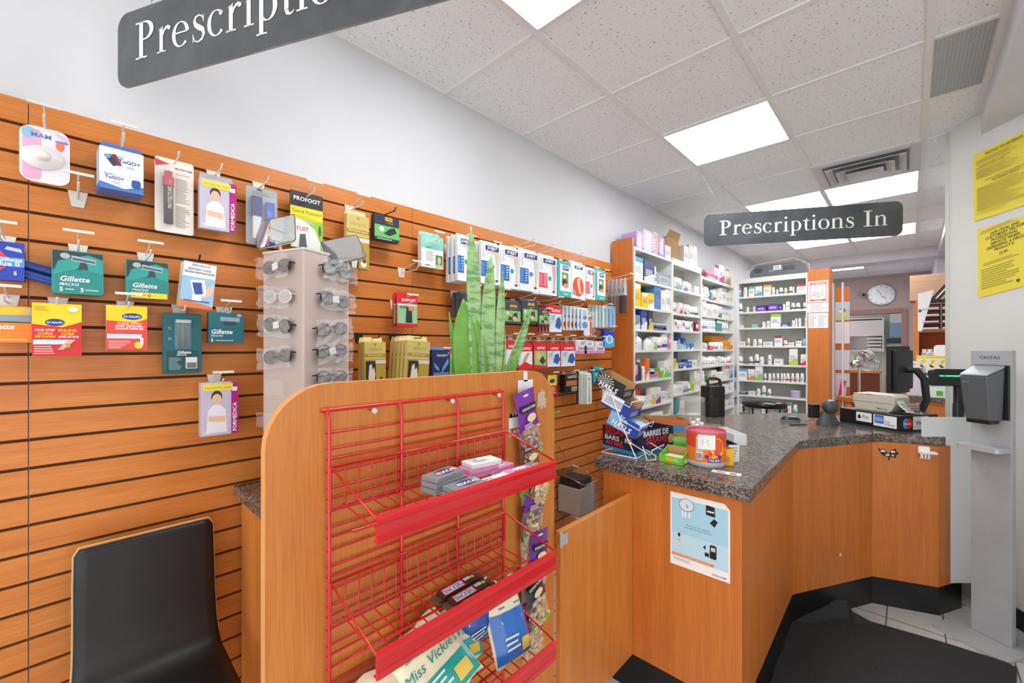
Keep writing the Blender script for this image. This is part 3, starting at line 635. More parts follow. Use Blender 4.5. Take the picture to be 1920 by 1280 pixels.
def person_print(D, x0, z0, x1, z1, top='E9E7EE', skin='E4BFA4', hair='4A3328'):
    w = x1-x0; h = z1-z0; cx = (x0+x1)/2
    D.e(cx, z0+h*.80, w*.20, h*.13, hair).e(cx, z0+h*.74, w*.17, h*.12, skin).p([(x0+w*.12, z0), (x1-w*.12, z0), (x1-w*.18, z0+h*.50), (cx+w*.12, z0+h*.62), (cx-w*.12, z0+h*.62), (x0+w*.18, z0+h*.50)], top).p([(x0+w*.2, z0+h*.26), (x1-w*.2, z0+h*.22), (x1-w*.22, z0+h*.36), (x0+w*.2, z0+h*.38)], skin)

# --- top row, left to right
def mam(t, w, h, d):
    m = MB(); m.prism(rrect(0, 0, w, h, .025, 6), 0, .002, mat('F4F0F6', .4), 'y'); D = Dk(m, w, h)
    D.p(rrect(.06, .04, .42, .95, .08, 3), 'EFA9D0').e(.18, .86, .14, .11, '8CC4EC').t('MAM', .22, .76, .62, .93, '3F74C8').e(.8, .72, .09, .09, 'F0641E').r(.70, .78, .96, .82, '6A78C8').p([(.68, .95), (.96, .80), (.96, .92)], 'E3C8EC'); m.build('card', t)
    m = MB(); M_ = mat('F2ECEA', .25); m.T = Matrix.Translation((w*.45, -.002, h*.45)) @ Matrix.Rotation(pi/2, 4, 'X'); m.lathe([(.036, 0), (.034, .006), (.018, .010), (.012, .016), (.014, .024), (.008, .03), (0, .031)], 0, 0, M_, 20, 1.15, .9); m.build('soother', t)
    m = MB(); lo = rrect(w*.02, h*.02, w*.98, h*.95, .024, 4); hi = rrect(w*.07, h*.08, w*.93, h*.86, .02, 4); n = len(lo)
    m.add([(p[0], -.002, p[1]) for p in lo]+[(p[0], -.034, p[1]) for p in hi], [(k, (k+1) % n, n+(k+1) % n, n+k) for k in range(n)]+[tuple(range(n, 2*n))], FILM, True); m.build('bubble', t)
hang('soother_pack', 'pink and blue soother in a clear shell, leftmost of the top row', 'soother', (36, 131), (240, 343), .07, .03, mam, L=.13)
hook(onx(146, 360, WX0).y, G0-GP*2-.002, .13, 'empty white display hook below and right of the soother pack')
def togo(D):
    D.r(0, .36, 1, .365, '5B6BA8').p([(0, .0), (1, 0), (1, .18), (.55, .06), (0, .16)], '4C7FD0').t('Auto', .30, .78, .55, .86, '8CA0C8').t('ToGO+', .42, .66, .92, .79, '2B3F8C').t('ToGO+', .12, .24, .55, .34, '2B3F8C').t('Auto', .10, .34, .3, .40, '8CA0C8').l(.6, .56, .9, .64, 3, '9AA8C8').l(.3, .14, .55, .22, 3, '9AA8C8').p([(.10, .80), (.24, .84), (.42, .62), (.30, .56)], '3A3A52').p([(.26, .84), (.36, .86), (.50, .60), (.40, .60)], '8A2E44').e(.19, .78, .06, .05, '6AA8D8').p(rrect(.72, .12, .93, .32, .05, 3), '2A5C9C')
hang('nail_kit_box', 'white and blue box with TO GO printed twice, in front on its hook', 'box', (186, 269), (271, 358), .09, .012, carton('F6F7FA', togo, '4C6FB0', .12, '5878C4'), n=5, gap=.0135, L=.15, group='blue and white boxes on one hook by the soother')
def protec(D):
    D.p([(0, .97), (.38, .93), (.02, .87)], 'D8474F').t('PROTECTURE', .50, .86, .96, .91, '6A3040').l(.52, .42, .93, .76, 15, 'A9A49C').l(.52, .08, .93, .38, 12, 'A9A49C').t('Protective', .54, .80, .9, .83, 'C85A5A', False)
def marker(m, a, b, c, e):
    cx = (a+c)/2; H_ = e-b; m.T = Matrix.Translation((cx, -.010, b)); m.lathe([(.012, H_*.04), (.0125, H_*.7)], 0, 0, mat('232326', .5), 14); m.lathe([(.0145, H_*.70), (.0145, H_*.86), (.010, H_*.88), (.011, H_*.96), (0, H_*.98)], 0, 0, mat('C2263A', .35), 14); m.T = Matrix.Translation((cx, -.024, b))
    m.T = Matrix.Translation((cx+.002, -.0228, b+H_*.30)) @ Matrix.Rotation(-pi/2, 4, 'Y'); m.text('PROTECTURE', 0, -.005, H_*.38, .005, mat('D8C8C0'), 0, keep=False); m.T = Matrix()
hang('tool_blister', 'cream blister card holding a black tube with red cap', 'blister pack', (290, 363), (300, 437), .05, .03, blister('F2EBE2', protec, (.14, .08, .52, .84), marker, .026), L=.12, bar=False)
def formed(D):
    D.r(0, 0, .80, 1, 'C9C0D6').r(.80, 0, 1, 1, 'B0187C'); person_print(D, .05, .05, .78, .90); D.r(.06, .84, .84, .97, 'F2E04A').t('one size fits most', .10, .86, .8, .94, 'A08A20', False).l(.05, .03, .3, .1, 2, 'F4F4F4').r(.82, .82, .96, .90, 'F0E6EE')
    m = D.m; m.T = Matrix.Translation((D.x+D.w*.945, D.y-.0003, D.z+D.h*.05)) @ Matrix.Rotation(-pi/2, 4, 'Y'); m.text('FORMEDICA', 0, 0, D.h*.55, D.w*.11, WHITE, 0, keep=False); m.T = Matrix()
hang('sling_box', 'support box with magenta side and person photo, in the top row', 'box', (374, 443), (325, 432), .075, .03, carton('CFC6DA', formed, 'B9B4BC', .13, 'B4B4BC'), L=.115, bar=False)
def tubes(m, a, b, c, e):
    H_ = e-b; W = c-a; m.box(a+W*.08, -.016, b+H_*.55, a+W*.45, -.004, b+H_*.98, mat('333B78', .3)); m.box(a+W*.12, -.018, b+H_*.08, a+W*.40, -.004, b+H_*.55, mat('D8DAE0', .3)); m.box(a+W*.60, -.016, b+H_*.5, a+W*.9, -.004, b+H_*.9, mat('2F5CC0', .3)); m.box(a+W*.55, -.014, b+H_*.05, a+W*.9, -.004, b+H_*.45, mat('1C1E22', .4))
hang('shaver_blister', 'grey clear plastic pack behind the left mirror of the sunglasses tower', 'blister pack', (461, 520), (353, 460), .045, .03, blister('A9ADB2', lambda D: D.e(.42, .96, .09, .02, '8A4A30').l(.2, .86, .9, .93, 2, '8C9096'), (.08, .03, .95, .84), tubes, .03), L=.11, bar=False)
def profoot(D):
    D.r(0, .72, 1, 1, '2A2A2E').t('PROFOOT', .1, .82, .92, .93, 'FFFFFF').r(0, .52, 1, .73, 'F0DC2A').t('Good Posture', .05, .60, .95, .70, '3A3A2A', False).l(.05, .53, .9, .58, 2, 'C8B820').r(0, 0, 1, .52, '9CCB4A').p([(.04, .0), (.04, .52), (.4, .5), (.75, .36), (.92, .12), (.92, 0)], 'F0F2EE').t('TUIT', .15, .30, .55, .38, 'C8352E').p([(.25, 0), (.28, .24), (.45, .26), (.5, 0)], '5A6468').e(.9, .35, .04, .1, '2E6A2A').l(.3, .44, .9, .5, 3, 'DDE6D0')
hang('posture_pack', 'black and yellow foot care card reading Good Posture', 'card', (544, 605), (362, 466), .05, .01, lambda t, w, h, d: (lambda m: (m.prism([(0, 0), (w*.85, 0), (w*.98, h*.15), (w, h*.3), (w, h), (0, h)], 0, .004, mat('2A2A2E', .5), 'y'), profoot(Dk(m, w, h)), m.build('card', t)))(MB()), L=.12)
def tan(D):
    D.r(0, .60, 1, 1, 'D2BC6E').t('miracle', .14, .80, .86, .88, 'A8962A', False, sh=.2).e(.5, .94, .06, .03, 'B09A40').r(0, .66, 1, .73, 'A88E38').t('Wrist Thumb Support', .08, .675, .92, .715, 'F0E6C0').r(0, .0, 1, .6, 'B79C34').r(.06, .0, .52, .56, '2C2A2A').p([(.22, 0), (.42, 0), (.50, .25), (.44, .42), (.36, .36), (.33, .50), (.22, .46), (.18, .2)], 'E6DCCA').r(.5, .5, 1, .58, 'D8D8D8').e(.74, .10, .13, .07, 'F2F0EA').e(.76, .15, .09, .04, '6A4A2A')
hang('wrist_support_box', 'gold box on the top row beside the right mirror', 'box', (650, 692), (393, 503), .085, .025, carton('CDB566', tan, 'D9C67E', .10, 'E4D8A8'), L=.12)
def tommy(D):
    D.r(0, .62, 1, 1, '2E3346').r(.42, .80, .72, .95, 'F0B83A').t('TOMMIE', .44, .84, .70, .92, '4A3A1A').t('9 UNDER', .45, .68, .75, .77, 'C8A03A').r(0, .12, 1, .60, '6CC06A').p([(.35, .28), (.6, .22), (.9, .38), (.8, .58), (.6, .5)], '2C3038').e(.28, .45, .10, .1, 'E6ECE8').r(0, 0, 1, .12, '2E3346').l(.1, .02, .7, .1, 1, 'B8D8B0')
hang('glove_box', 'dark blue and green compression glove box on the top row', 'box', (702, 748), (405, 452), .085, .03, carton('2E3346', tommy, '2A2E3C', None), L=.15, black=True, bar=False)
hook(onx(752, 420, WX0).y, G0-GP*3, .13, 'empty white display hook right of the glove box on the top row')
def jobmint(D): D.r(0, .58, 1, 1, '8ED8C8').t('JOBST', .18, .74, .86, .93, 'DDF4EE', False).t('Relief', .2, .60, .45, .66, '3A6A62').l(.2, .2, .65, .52, 6, 'B8BCBA').r(.64, .04, .96, .42, '4C8A5A').e(.8, .25, .08, .12, 'D8C8A8').r(.66, .04, .94, .12, 'C8D870').l(.16, .04, .4, .1, 1, '6A706E')
hang('stocking_box', 'mint and white stocking box hanging alone beyond the gold box', 'box', (790, 831), (434, 502), .085, .03, carton('F0F1EE', jobmint, 'E2E6E0', .12, '9ADCD0'), L=.13)
# --- stocking boxes, one hook each, packed side by side
def jobst(c, leg, dot='2FA89A'):
    def f(D):
        D.r(.22, .82, .92, .945, '22357E').t('JOBST', .26, .84, .88, .928, 'FFFFFF').l(.3, .76, .7, .80, 1, 'B8BEC6').r(.0, .18, .44, .56, c).l(.28, .22, .40, .54, 5, 'E8EEF8').l(.03, .22, .2, .52, 7, '8AB0DC' if c[0] != 'E' else 'F4A8B4').e(.58, .44, .10, .06, dot).p([(.70, .80), (.95, .80), (.93, .45), (.86, .12), (.80, .12), (.80, .45)], leg).e(.80, .10, .08, .025, '2A2A2E').l(.05, .62, .2, .92, 8, 'C8CCD2')
    return carton('F1F2F4', f, 'E4E6EA', .06, 'F4F4F2')
def teal(D): D.r(0, 0, 1, 1, '38B8B4').p([(0.16, .16), (1, .16), (1, .9), (.16, .94)], 'F2F6F6').r(.36, .76, .84, .90, '3A4FA8').t('JOBST', .40, .78, .80, .88, 'FFFFFF').r(.30, .30, .80, .70, '6A9A4A').e(.5, .42, .2, .09, '2A2A2A').e(.6, .32, .18, .07, 'D89A7A').e(.5, .58, .14, .06, 'E0E4D8').t('opaque', .4, .04, .8, .1, 'F0F6F6')
def redleg(D): D.r(.24, .84, .82, .93, '22357E').t('JOBST', .28, .85, .78, .92, 'FFFFFF').e(.5, .34, .40, .28, 'E2502E').p([(.40, .56), (.62, .60), (.60, .40), (.72, .16), (.58, .14), (.46, .36)], 'F4C8A0').e(.2, .16, .13, .07, 'A8ACB2')
row = [((858, 884), (438, 527), jobst('1F6FC0', 'D8D2CC'), 3, 'white stocking box with blue panel left of the tallest plant leaf'),
       ((902, 938), (452, 533), jobst('1F6FC0', 'D8D2CC'), 2, 'white stocking box with blue panel just right of the tallest plant leaf'),
       ((939, 974), (460, 541), jobst('1F6FC0', 'D2CCC4', '2FA89A'), 2, 'white stocking box with blue panel and green dot, third blue one along'),
       ((975, 1010), (467, 546), jobst('1F6FC0', 'D2CCC4', '5A88B8'), 2, 'white stocking box with blue panel and blue dot, last blue one'),
       ((1011, 1044), (477, 553), jobst('EE4A5E', 'D8A8B4'), 2, 'white stocking box with pink panel, larger of the two pink ones'),
       ((1046, 1070), (488, 556), carton('38B8B4', teal, '38B8B4', .05), 1, 'teal stocking box with photo between pink panel and red circle boxes'),
       ((1071, 1097), (490, 560), carton('F2F2F2', redleg, 'E6E6E6', .06), 1, 'white stocking box with a large red circle and legs'),
       ((1098, 1116), (500, 561), jobst('EE4A5E', 'D8A8B4'), 1, 'narrow white stocking box with small pink panel'),
       ((1117, 1135), (503, 563), carton('38B8B4', teal, '38B8B4', .05), 1, 'teal stocking box with photo, last on the top row of stockings')]
for px, py, b, n, lab in row: hang('stocking_box', lab, 'box', px, py, .15, .02, b, n, .036, L=.19, group='stocking boxes in the top row')
# nylon socks on hangers by the end panel
sy = onx(1140, 560, WX0+.06).y
for k, c1 in enumerate(('8A8A8E', 'A08A78', '9A8270', '3C3A3C', '30302F')):
    t = thing('sock_pair', 'nylon socks by the end panel, %s out from the wall, %s' % (ORD[k], ('grey', 'taupe', 'brown', 'charcoal', 'black')[k]), 'socks', (WX0+.07+.034*k, sy-.024, 1.745), R(90), 'socks hanging by the end panel')
    m = MB(); m.prism([(0, 0), (.046, -.01), (.048, .17), (.040, .2), (.008, .2), (0, .17)], -.003, .003, mat(c1, .8), 'y'); m.build('sock', t)
    m = MB(); m.prism([(-.002, .13), (.050, .13), (.036, .262), (.012, .262)], -.005, .004, mat('B8BCC2', .3), 'y'); m.build('plastic_header', t)
hook(sy, G0-GP, .25, 'long white display hook carrying the nylon socks')

# --- second band on the left
def blue2(t, w, h, d):
    m = MB(); m.box(0, 0, 0, w, .035, h*.8, mat('2338A0', .4)); m.rect(0, 0, w, h, mat('2640B4', .4), -.0004); D = Dk(m, w, h); D.r(0, .36, 1, .60, '5A9AE0').t('Gillette', .40, .49, .95, .60, 'FFFFFF').t('Blue II', .30, .37, .9, .50, 'FFFFFF').p([(.35, .62), (.6, .60), (.48, .74), (.36, .84)], 'E04058').p([(.55, .80), (.95, .74), (.92, .84), (.6, .88)], 'C8D4EC').t('5', .74, .14, .84, .24, 'FFFFFF').p([(.1, .0), (.35, .3), (.6, .36), (.3, .1)], 'D84060'); m.build('carton', t)
    for k in range(7):
        m = MB(); z = h*(.10+.09*(k % 5)); m.tube([(w-.01, .012+.012*(k % 3), z+.01), (w+.05+.01*(k % 2), .01+.012*(k % 3), z-.008)], [.006, .0075], mat('2A4A9C', .35), 8); m.build('razor_handle', t)
hang('razor_bag', 'blue pack of disposable razors with handles sticking out, at the left edge', 'razors', (-40, 46), (452, 524), .06, .03, blue2, L=.12)
def mach(n, yellow):
    def f(D):
        D.p([(0, .55), (0, 1), (1, 1), (1, .6)], '2E3F44').p([(0, .42), (.5, .60), (1, .5), (1, .85), (.7, .95), (.1, .75)], '2FA39C').p([(.36, .78), (.86, .72), (.86, .85), (.36, .91)], '9FB6C4').p([(.38, .81), (.84, .76), (.84, .80), (.38, .85)], '3A4A5A').p([(.5, .60), (.7, .58), (.66, .75), (.54, .76)], '3C444A').e(.24, .88, .10, .07, 'B8BEC0').t('Gillette', .13, .26, .72, .42, 'FFFFFF', sh=.2).t('MACH3', .13, .17, .5, .25, 'D8F0EC', sh=.2)
        if yellow: D.r(.10, .0, .98, .15, 'F2DC2A').t('8', .13, .02, .2, .13, 'D86A2A').t('8', .5, .02, .57, .13, 'D86A2A').l(.22, .04, .46, .12, 1, 'C8A020')
        else: D.t(n, .13, .03, .2, .14, 'FFFFFF').t(n, .54, .03, .61, .14, 'FFFFFF').l(.24, .06, .42, .12, 1, 'C8ECE8').l(.64, .06, .92, .12, 1, 'C8ECE8')
    def g(t, w, h, d):
        m = MB(); m.prism(rrect(0, 0, w, h, .008, 3), 0, d, mat('1E9A8C', .3), 'y', m2=mat('2FB4A0', .3)); m.rect(.003, .003, w-.003, h-.004, mat('1B8C8A', .35), -.0003); f(Dk(m, w*.97, h*.97, w*.015, h*.01)); m.build('carton', t, bevel=0)
    return g
hang('razor_box', 'teal razor cartridge pack marked 5, beside the blue disposable razors', 'razors', (97, 194), (471, 551), .075, .025, mach('5', False), n=2, gap=.027, L=.13, group='teal razor packs marked 5 on one hook')
hang('razor_box', 'teal razor cartridge pack with yellow strip marked 8', 'razors', (236, 316), (489, 560), .06, .025, mach('8', True), L=.12)
def cold(D):
    D.r(0, .68, 1, 1, 'EDEFF2').t('RELIANCE', .22, .92, .85, .96, '5A6478').t('INSTANT COLD', .15, .82, .85, .88, '33405A').t('FROID INSTANTANE', .05, .75, .95, .81, '33405A').r(0, .10, 1, .68, '9CC6E8').p([(.22, .60), (.66, .64), (.80, .28), (.4, .22)], 'E8ECF4').p([(.30, .55), (.58, .57), (.66, .33), (.42, .28)], '2F4FA8').p([(.70, .20), (.95, .35), (1, .6), (.8, .5)], 'E8C4B0').p([(0, 0), (1, 0), (1, .06), (0, .16)], 'E07A4A').l(.1, .12, .9, .18, 1, '33508A').r(.34, .16, .62, .30, 'F4F4F0')
hang('cold_pack_box', 'instant cold pack box hanging tilted on a black hook', 'box', (336, 398), (490, 575), .10, .012, carton('E8EAEE', cold, 'D8CFA8', None), n=3, gap=.018, black=True, bar=False, L=.15, tilt=R(5), group='instant cold packs on one black hook')
def fusion(D): D.r(0, .55, 1, 1, 'F2C62A').p([(.3, .58), (.98, .62), (.98, .80), (.3, .78)], '8FA0AC').r(.32, .56, .96, .60, '3A3E44').r(0, 0, 1, .55, 'F08A1E').t('Gillette', .06, .38, .66, .52, 'FFFFFF', sh=.2).t('5', .2, .26, .3, .36, 'FFFFFF').l(.3, .04, .9, .12, 1, 'F8D8A0').e(.9, .9, .07, .05, 'B8BCC0')
hang('razor_box', 'orange and yellow razor cartridge pack at the left edge', 'razors', (-42, 62), (572, 642), .06, .025, carton('F2C62A', fusion, 'E07A1A', .05), L=.11)
def corn(D):
    D.r(0, .60, 1, 1, 'F6DA22').e(.45, .64, .20, .07, '20408C').t('Dr.Scholl\'s', .29, .61, .61, .67, 'FFFFFF').r(0, 0, 1, .54, 'D8262E').p([(0, .60), (0, .54), (1, .54), (1, .66), (.6, .55)], 'D8262E').t('ONE STEP', .05, .46, .45, .52, 'FFFFFF').t('CORN', .1, .40, .4, .45, 'F6DA22').t('REMOVERS', .06, .34, .46, .395, 'F6DA22').t('ENLEVE-', .52, .46, .92, .52, 'F6DA22').t('CORS', .56, .40, .86, .45, 'F6DA22').t('UNE ETAPE', .52, .34, .94, .395, 'FFFFFF').r(.02, .22, .75, .31, 'D8E4F2').p([(.5, .12), (.62, .12), (.88, .31), (.72, .31)], 'F2B49C').e(.72, .2, .05, .045, 'A8B04A').l(.04, .03, .45, .2, 4, 'F4C4C4').l(.04, .85, .4, .95, 3, 'C8B020').e(.82, .90, .11, .05, 'F4EEDC')
hang('corn_remover_box', 'yellow and red corn remover box, larger of the two foot care boxes', 'box', (60, 153), (569, 667), .085, .02, carton('F6DA22', corn, 'D8262E', .0), L=.12, bar=False)
def wart(D):
    D.r(0, .64, 1, 1, 'F6DA22').e(.62, .76, .25, .075, '20408C').t('Dr.Scholl\'s', .42, .73, .82, .79, 'FFFFFF').r(0, 0, 1, .62, 'E8483E').p([(0, .66), (0, .6), (1, .6), (1, .72), (.7, .62)], 'E8483E').t('CLEAR AWAY', .24, .57, .9, .62, 'F8E8D8').t('WART REMOVER /', .18, .515, .94, .56, 'FFFFFF').t('ENLEVE-VERRUES', .18, .46, .94, .505, 'FFFFFF').r(.02, .26, .86, .36, 'D4E2EE').l(.05, .03, .6, .22, 5, 'F6C8C0').e(.78, .11, .11, .08, 'F4D23A').r(.82, .12, .9, .28, 'E8F0E8')
hang('wart_remover_box', 'yellow and red wart remover box hanging alone below the teal razors', 'box', (199, 276), (573, 656), .07, .02, carton('F6DA22', wart, 'E6E2DA', None), L=.115)
def razorb(D):
    D.r(.02, .02, .98, .98, '12606A').r(.1, .04, .92, .38, '0C4A50').t('Gillette', .36, .33, .74, .375, 'FFFFFF').t('MACH3', .36, .295, .6, .325, 'CFE8E8').l(.16, .06, .52, .27, 11, '8AB0B0').r(.58, .08, .88, .27, 'D8DCDA').r(.61, .09, .86, .18, '6A6E70').e(.2, .74, .06, .035, '0C4A50').l(.14, .72, .26, .77, 2, '8AC0C0').l(.14, .55, .26, .60, 2, '8AC0C0')
def rz_in(m, a, b, c, e):
    cx = (a+c)/2; m.box(cx-.02, -.014, e-.012, cx+.02, -.004, e-.002, mat('9AA4AA', .3, .6)); m.tube([(cx, -.008, e-.012), (cx-.001, -.009, e-.045), (cx, -.008, b+.01)], [.004, .007, .005], mat('4A5256', .4), 8)
hang('razor_blister', 'tall dark teal blister pack holding one razor', 'razors', (304, 378), (587, 700), .06, .03, blister('0E5058', razorb, (.3, .40, .72, .90), rz_in, .022), L=.10, bar=False)
hang('razor_box', 'small dark teal razor cartridge pack beside the razor blister', 'razors', (391, 457), (586, 642), .06, .025, carton('12707E', lambda D: D.p([(.32, .72), (.88, .70), (.88, .84), (.32, .86)], '9FB0BC').p([(.4, .58), (.8, .58), (.74, .70), (.44, .70)], '26465A').r(0, .0, 1, .52, '0E6878').t('Gillette', .06, .28, .66, .44, 'FFFFFF', sh=.2).t('MACH3', .06, .19, .4, .26, 'CFE8E8').t('5', .06, .03, .13, .13, 'FFFFFF').l(.2, .04, .7, .1, 1, 'B8D8DC').e(.86, .92, .07, .05, 'B8C4C6'), '0E5E6C', None), L=.11)
hang('sling_box', 'support box with magenta side and person photo, hanging lowest on the left', 'box', (376, 447), (716, 815), .085, .03, carton('CFC6DA', formed, 'B9B4BC', .0), L=.12)

# --- middle band around the plant
def supp(kind):
    def f(D):
        if kind == 'shin': D.r(0, 0, 1, .12, 'D8222C').r(0, .10, 1, .66, '9CCB9A').p([(.4, .12), (.75, .12), (.72, .60), (.45, .62)], '2C3038').r(.55, .5, .85, .62, 'F08A6A').t('SHIN', .1, .56, .5, .64, '3A3A3A')
        elif kind == 'arm': D.r(0, .12, 1, .72, 'E8ECF2').p([(.2, .15), (.5, .3), (.8, .65), (.6, .66), (.3, .4)], 'C89A86').p([(0, .14), (.5, .3), (1, .14), (1, 0), (0, 0)], 'D8222C')
        elif kind == 'green': D.r(0, .12, 1, .74, '9CCB6A').e(.35, .52, .2, .14, 'E8BC96').p([(.4, .3), (.7, .5), (.95, .28), (.7, .14)], '33363A').p([(0, .16), (0, 0), (1, 0), (1, .1), (.5, .12)], 'D8222C')
        else: D.r(0, .06, 1, .72, 'D6E4F2').p([(.45, .2), (.8, .1), (1, .3), (.85, .6), (.6, .55)], '2A5AA8').e(.35, .45, .2, .15, 'E8CDB8').p([(.1, .6), (.5, .7), (.3, .4)], '8ABCE4')
        D.r(0, .72, 1, 1, 'D8222C').t('SUPPORT', .2, .78, .92, .88, 'FFFFFF').l(.06, .2, .16, .68, 6, 'A8B4C2')
    return carton('F0F2F4', f, 'D8222C', .07, 'D8222C')
hang('support_box', 'red and green shin support box hanging alone near the tower top', 'box', (745, 782), (548, 612), .12, .012, supp('shin'), n=2, gap=.028, L=.15, group='shin support boxes on one hook')
tanb = carton('DCC96E', tan, 'E2D488', .10, 'EADFA0')
hang('wrist_support_box', 'gold wrist support box just right of the sunglasses tower, in front', 'box', (683, 723), (632, 722), .15, .025, tanb, n=2, gap=.028, L=.18, black=True, bar=False, group='gold wrist support boxes beside the tower')
hang('wrist_support_box', 'gold wrist support box at the end of a long row, in front', 'box', (760, 802), (628, 722), .20, .022, tanb, n=5, gap=.03, L=.23, black=True, bar=False, tilt=R(4), group='gold wrist support boxes packed on the long black hook')
hang('elbow_brace_box', 'dark blue elbow brace box left of the plant', 'box', (810, 843), (650, 722), .12, .03, carton('1F2F66', lambda D: D.t('TENSOR', .25, .80, .8, .88, 'E8EEF8').p([(.1, .66), (.5, .42), (.9, .76), (.94, .62), (.55, .34), (.15, .5)], '6AA8E4').r(.4, .38, .56, .52, '1A1A2A').r(.08, .24, .94, .36, '7A8AA8').t('ELBOW BRACE', .18, .13, .9, .20, 'FFFFFF').t('ORTHESE POUR', .15, .05, .92, .11, 'E8EEF8'), '26345E', .08, '6A9AD8'), L=.17)
hang('bandage_box', 'white and red bandage box partly behind the plant', 'box', (844, 868), (648, 722), .12, .03, carton('F0EEEA', lambda D: D.r(0, .84, 1, 1, 'C8252E').r(.08, .62, .7, .76, 'C8252E').t('ACE', .14, .65, .6, .73, 'FFFFFF').p([(.4, .1), (.6, .1), (.8, .5), (.5, .55)], '9A6A5A'), 'C8C8C6', .06, 'C8252E'), L=.16)
def futuro(D): D.r(0, .62, 1, 1, '3E4450').r(.35, .80, .75, .92, 'F0B03A').t('7 DAY', .4, .83, .7, .90, '5A3A10').r(.05, .10, .95, .62, '8CC66A').p([(.2, .15), (.5, .12), (.8, .3), (.75, .55), (.55, .5), (.45, .3), (.25, .35)], '3A3E46').e(.6, .25, .12, .1, 'E6B894').e(.2, .5, .07, .08, 'D8EAD0').r(0, 0, 1, .10, '3E4450').l(.3, .66, .8, .74, 1, 'A8783A')
fb = carton('3E4450', futuro, '474D5A', .12, '565C6A')
for k, (px, py, n) in enumerate((((868, 900), (546, 592), 3), ((900, 928), (556, 594), 1), ((932, 947), (556, 600), 2), ((945, 977), (563, 606), 2), ((979, 1009), (559, 605), 1), ((1010, 1030), (576, 610), 1))):
    hang('knee_support_box', 'grey and green support box behind the plant, %s from the left in its row' % ORD[k], 'box', px, py, .15, .024, fb, n, .032, L=.18, black=(k in (1, 3)), bar=(k not in (1, 3)), group='grey and green support boxes behind the plant')
hang('support_box', 'red and white support box at the right end of the dark support boxes', 'box', (1030, 1053), (571, 622), .15, .014, supp('blue'), n=4, gap=.026, L=.18, group='red and white support boxes in the second row')
# thin first aid packs
def strip(base, deco, nm='first_aid_pack'): return carton(base, deco, base, .06)
for k in range(6):
    px = 1055+k*7; lab = 'thin first aid pack in the second row, %s from the left' % ORD[k]
    hang('first_aid_pack', lab, 'pack', (px, px+13), (572+k, 619-(k == 5)*0), .15-.012*(5-k), .006, strip(('E8ECEE', 'DDE6EE', 'E8ECEE', 'D8DEE2', 'E2EAF0', 'DCE6F0')[k], (lambda k: lambda D: D.e(.5, .25, .4, .16, ('D8322E', '7AA85A', 'D8322E', '4A6AA8', '8AB4D8', '6A94C8')[k]).e(.5, .6, .3, .1, '6A88C8').l(.2, .7, .8, .95, 4, '9AA4B0'))(k)), hk='h' if k == 2 else None, L=.18, group='thin first aid packs in the second row')
hang('first_aid_pack', 'small white pack with red cross hanging below the first aid packs', 'pack', (1095, 1110), (591, 628), .12, .006, strip('F2F2F2', lambda D: D.r(0, .8, 1, 1, 'D8222C').r(.15, .42, .5, .5, 'D8222C').r(.28, .34, .38, .58, 'D8222C').r(.7, .05, .95, .75, 'E04A50')), hk='h', L=.15)
for k in range(7):
    px = 1104+k*6.5; lab = 'slim dental brush pack near the end panel, %s from the left' % ORD[k]
    hang('toothbrush_pack', lab, 'pack', (px, px+11), (571+k*.5, 614), .15-.010*(6-k), .006, strip(('D8E2E4', 'C8D4D8', 'E2E8EA', 'B8CBD6', 'D8E4E0', 'A8C4D8', '8FB8DC')[k], (lambda k: lambda D: D.p([(.4, .05), (.6, .05), (.65, .7), (.35, .7)], ('6AA84A', '3A7A9A', '5A9A4A', '2A4A7A', '7AB87A', '4A7AB8', '5A98D0')[k]).l(.2, .74, .8, .95, 3, '8A9AA8'))(k)), hk='h' if k == 3 else None, L=.18, group='slim dental packs in the second row')
hang('floss_pack', 'bright blue floss pack hanging in front of the end panel', 'pack', (1133, 1152), (617, 650), .14, .01, strip('2440B0', lambda D: D.r(0, 0, 1, .55, '4AA8DC').e(.5, .45, .35, .26, 'E8F0F8').e(.5, .45, .2, .2, '5AB4E0')), n=2, gap=.02, L=.17, group='floss packs in front of the end panel')
for k, (px, py, kd, n) in enumerate((((948, 972), (637, 690), 'arm', 2), ((973, 998), (642, 692), 'arm', 3), ((1002, 1024), (641, 690), 'green', 2), ((1026, 1050), (643, 687), 'blue', 2), ((1052, 1078), (643, 686), 'blue', 2))):
    hang('support_box', 'red support box in the third row, %s from the plant' % ORD[k], 'box', px, py, .13, .014, supp(kd), n, .03, L=.16, group='red support boxes in the third row')
gv = strip('EFE6F0', lambda D: D.r(0, 0, 1, .25, 'D884C8').t('Gravol', .12, .30, .9, .58, '3A3A4A').e(.6, .8, .2, .14, '9CC8D8').r(0, .62, .2, 1, 'F0C8E4'), 'x')
for k, (px, py) in enumerate((((1080, 1100), (637, 663)), ((1096, 1113), (638, 663)), ((1115, 1134), (640, 662)))): hang('nausea_tablet_pack', 'pink and white tablet pack in the third row, %s from the left' % ORD[k], 'pack', px, py, .13, .008, gv, L=.16, group='pink tablet packs in the third row')
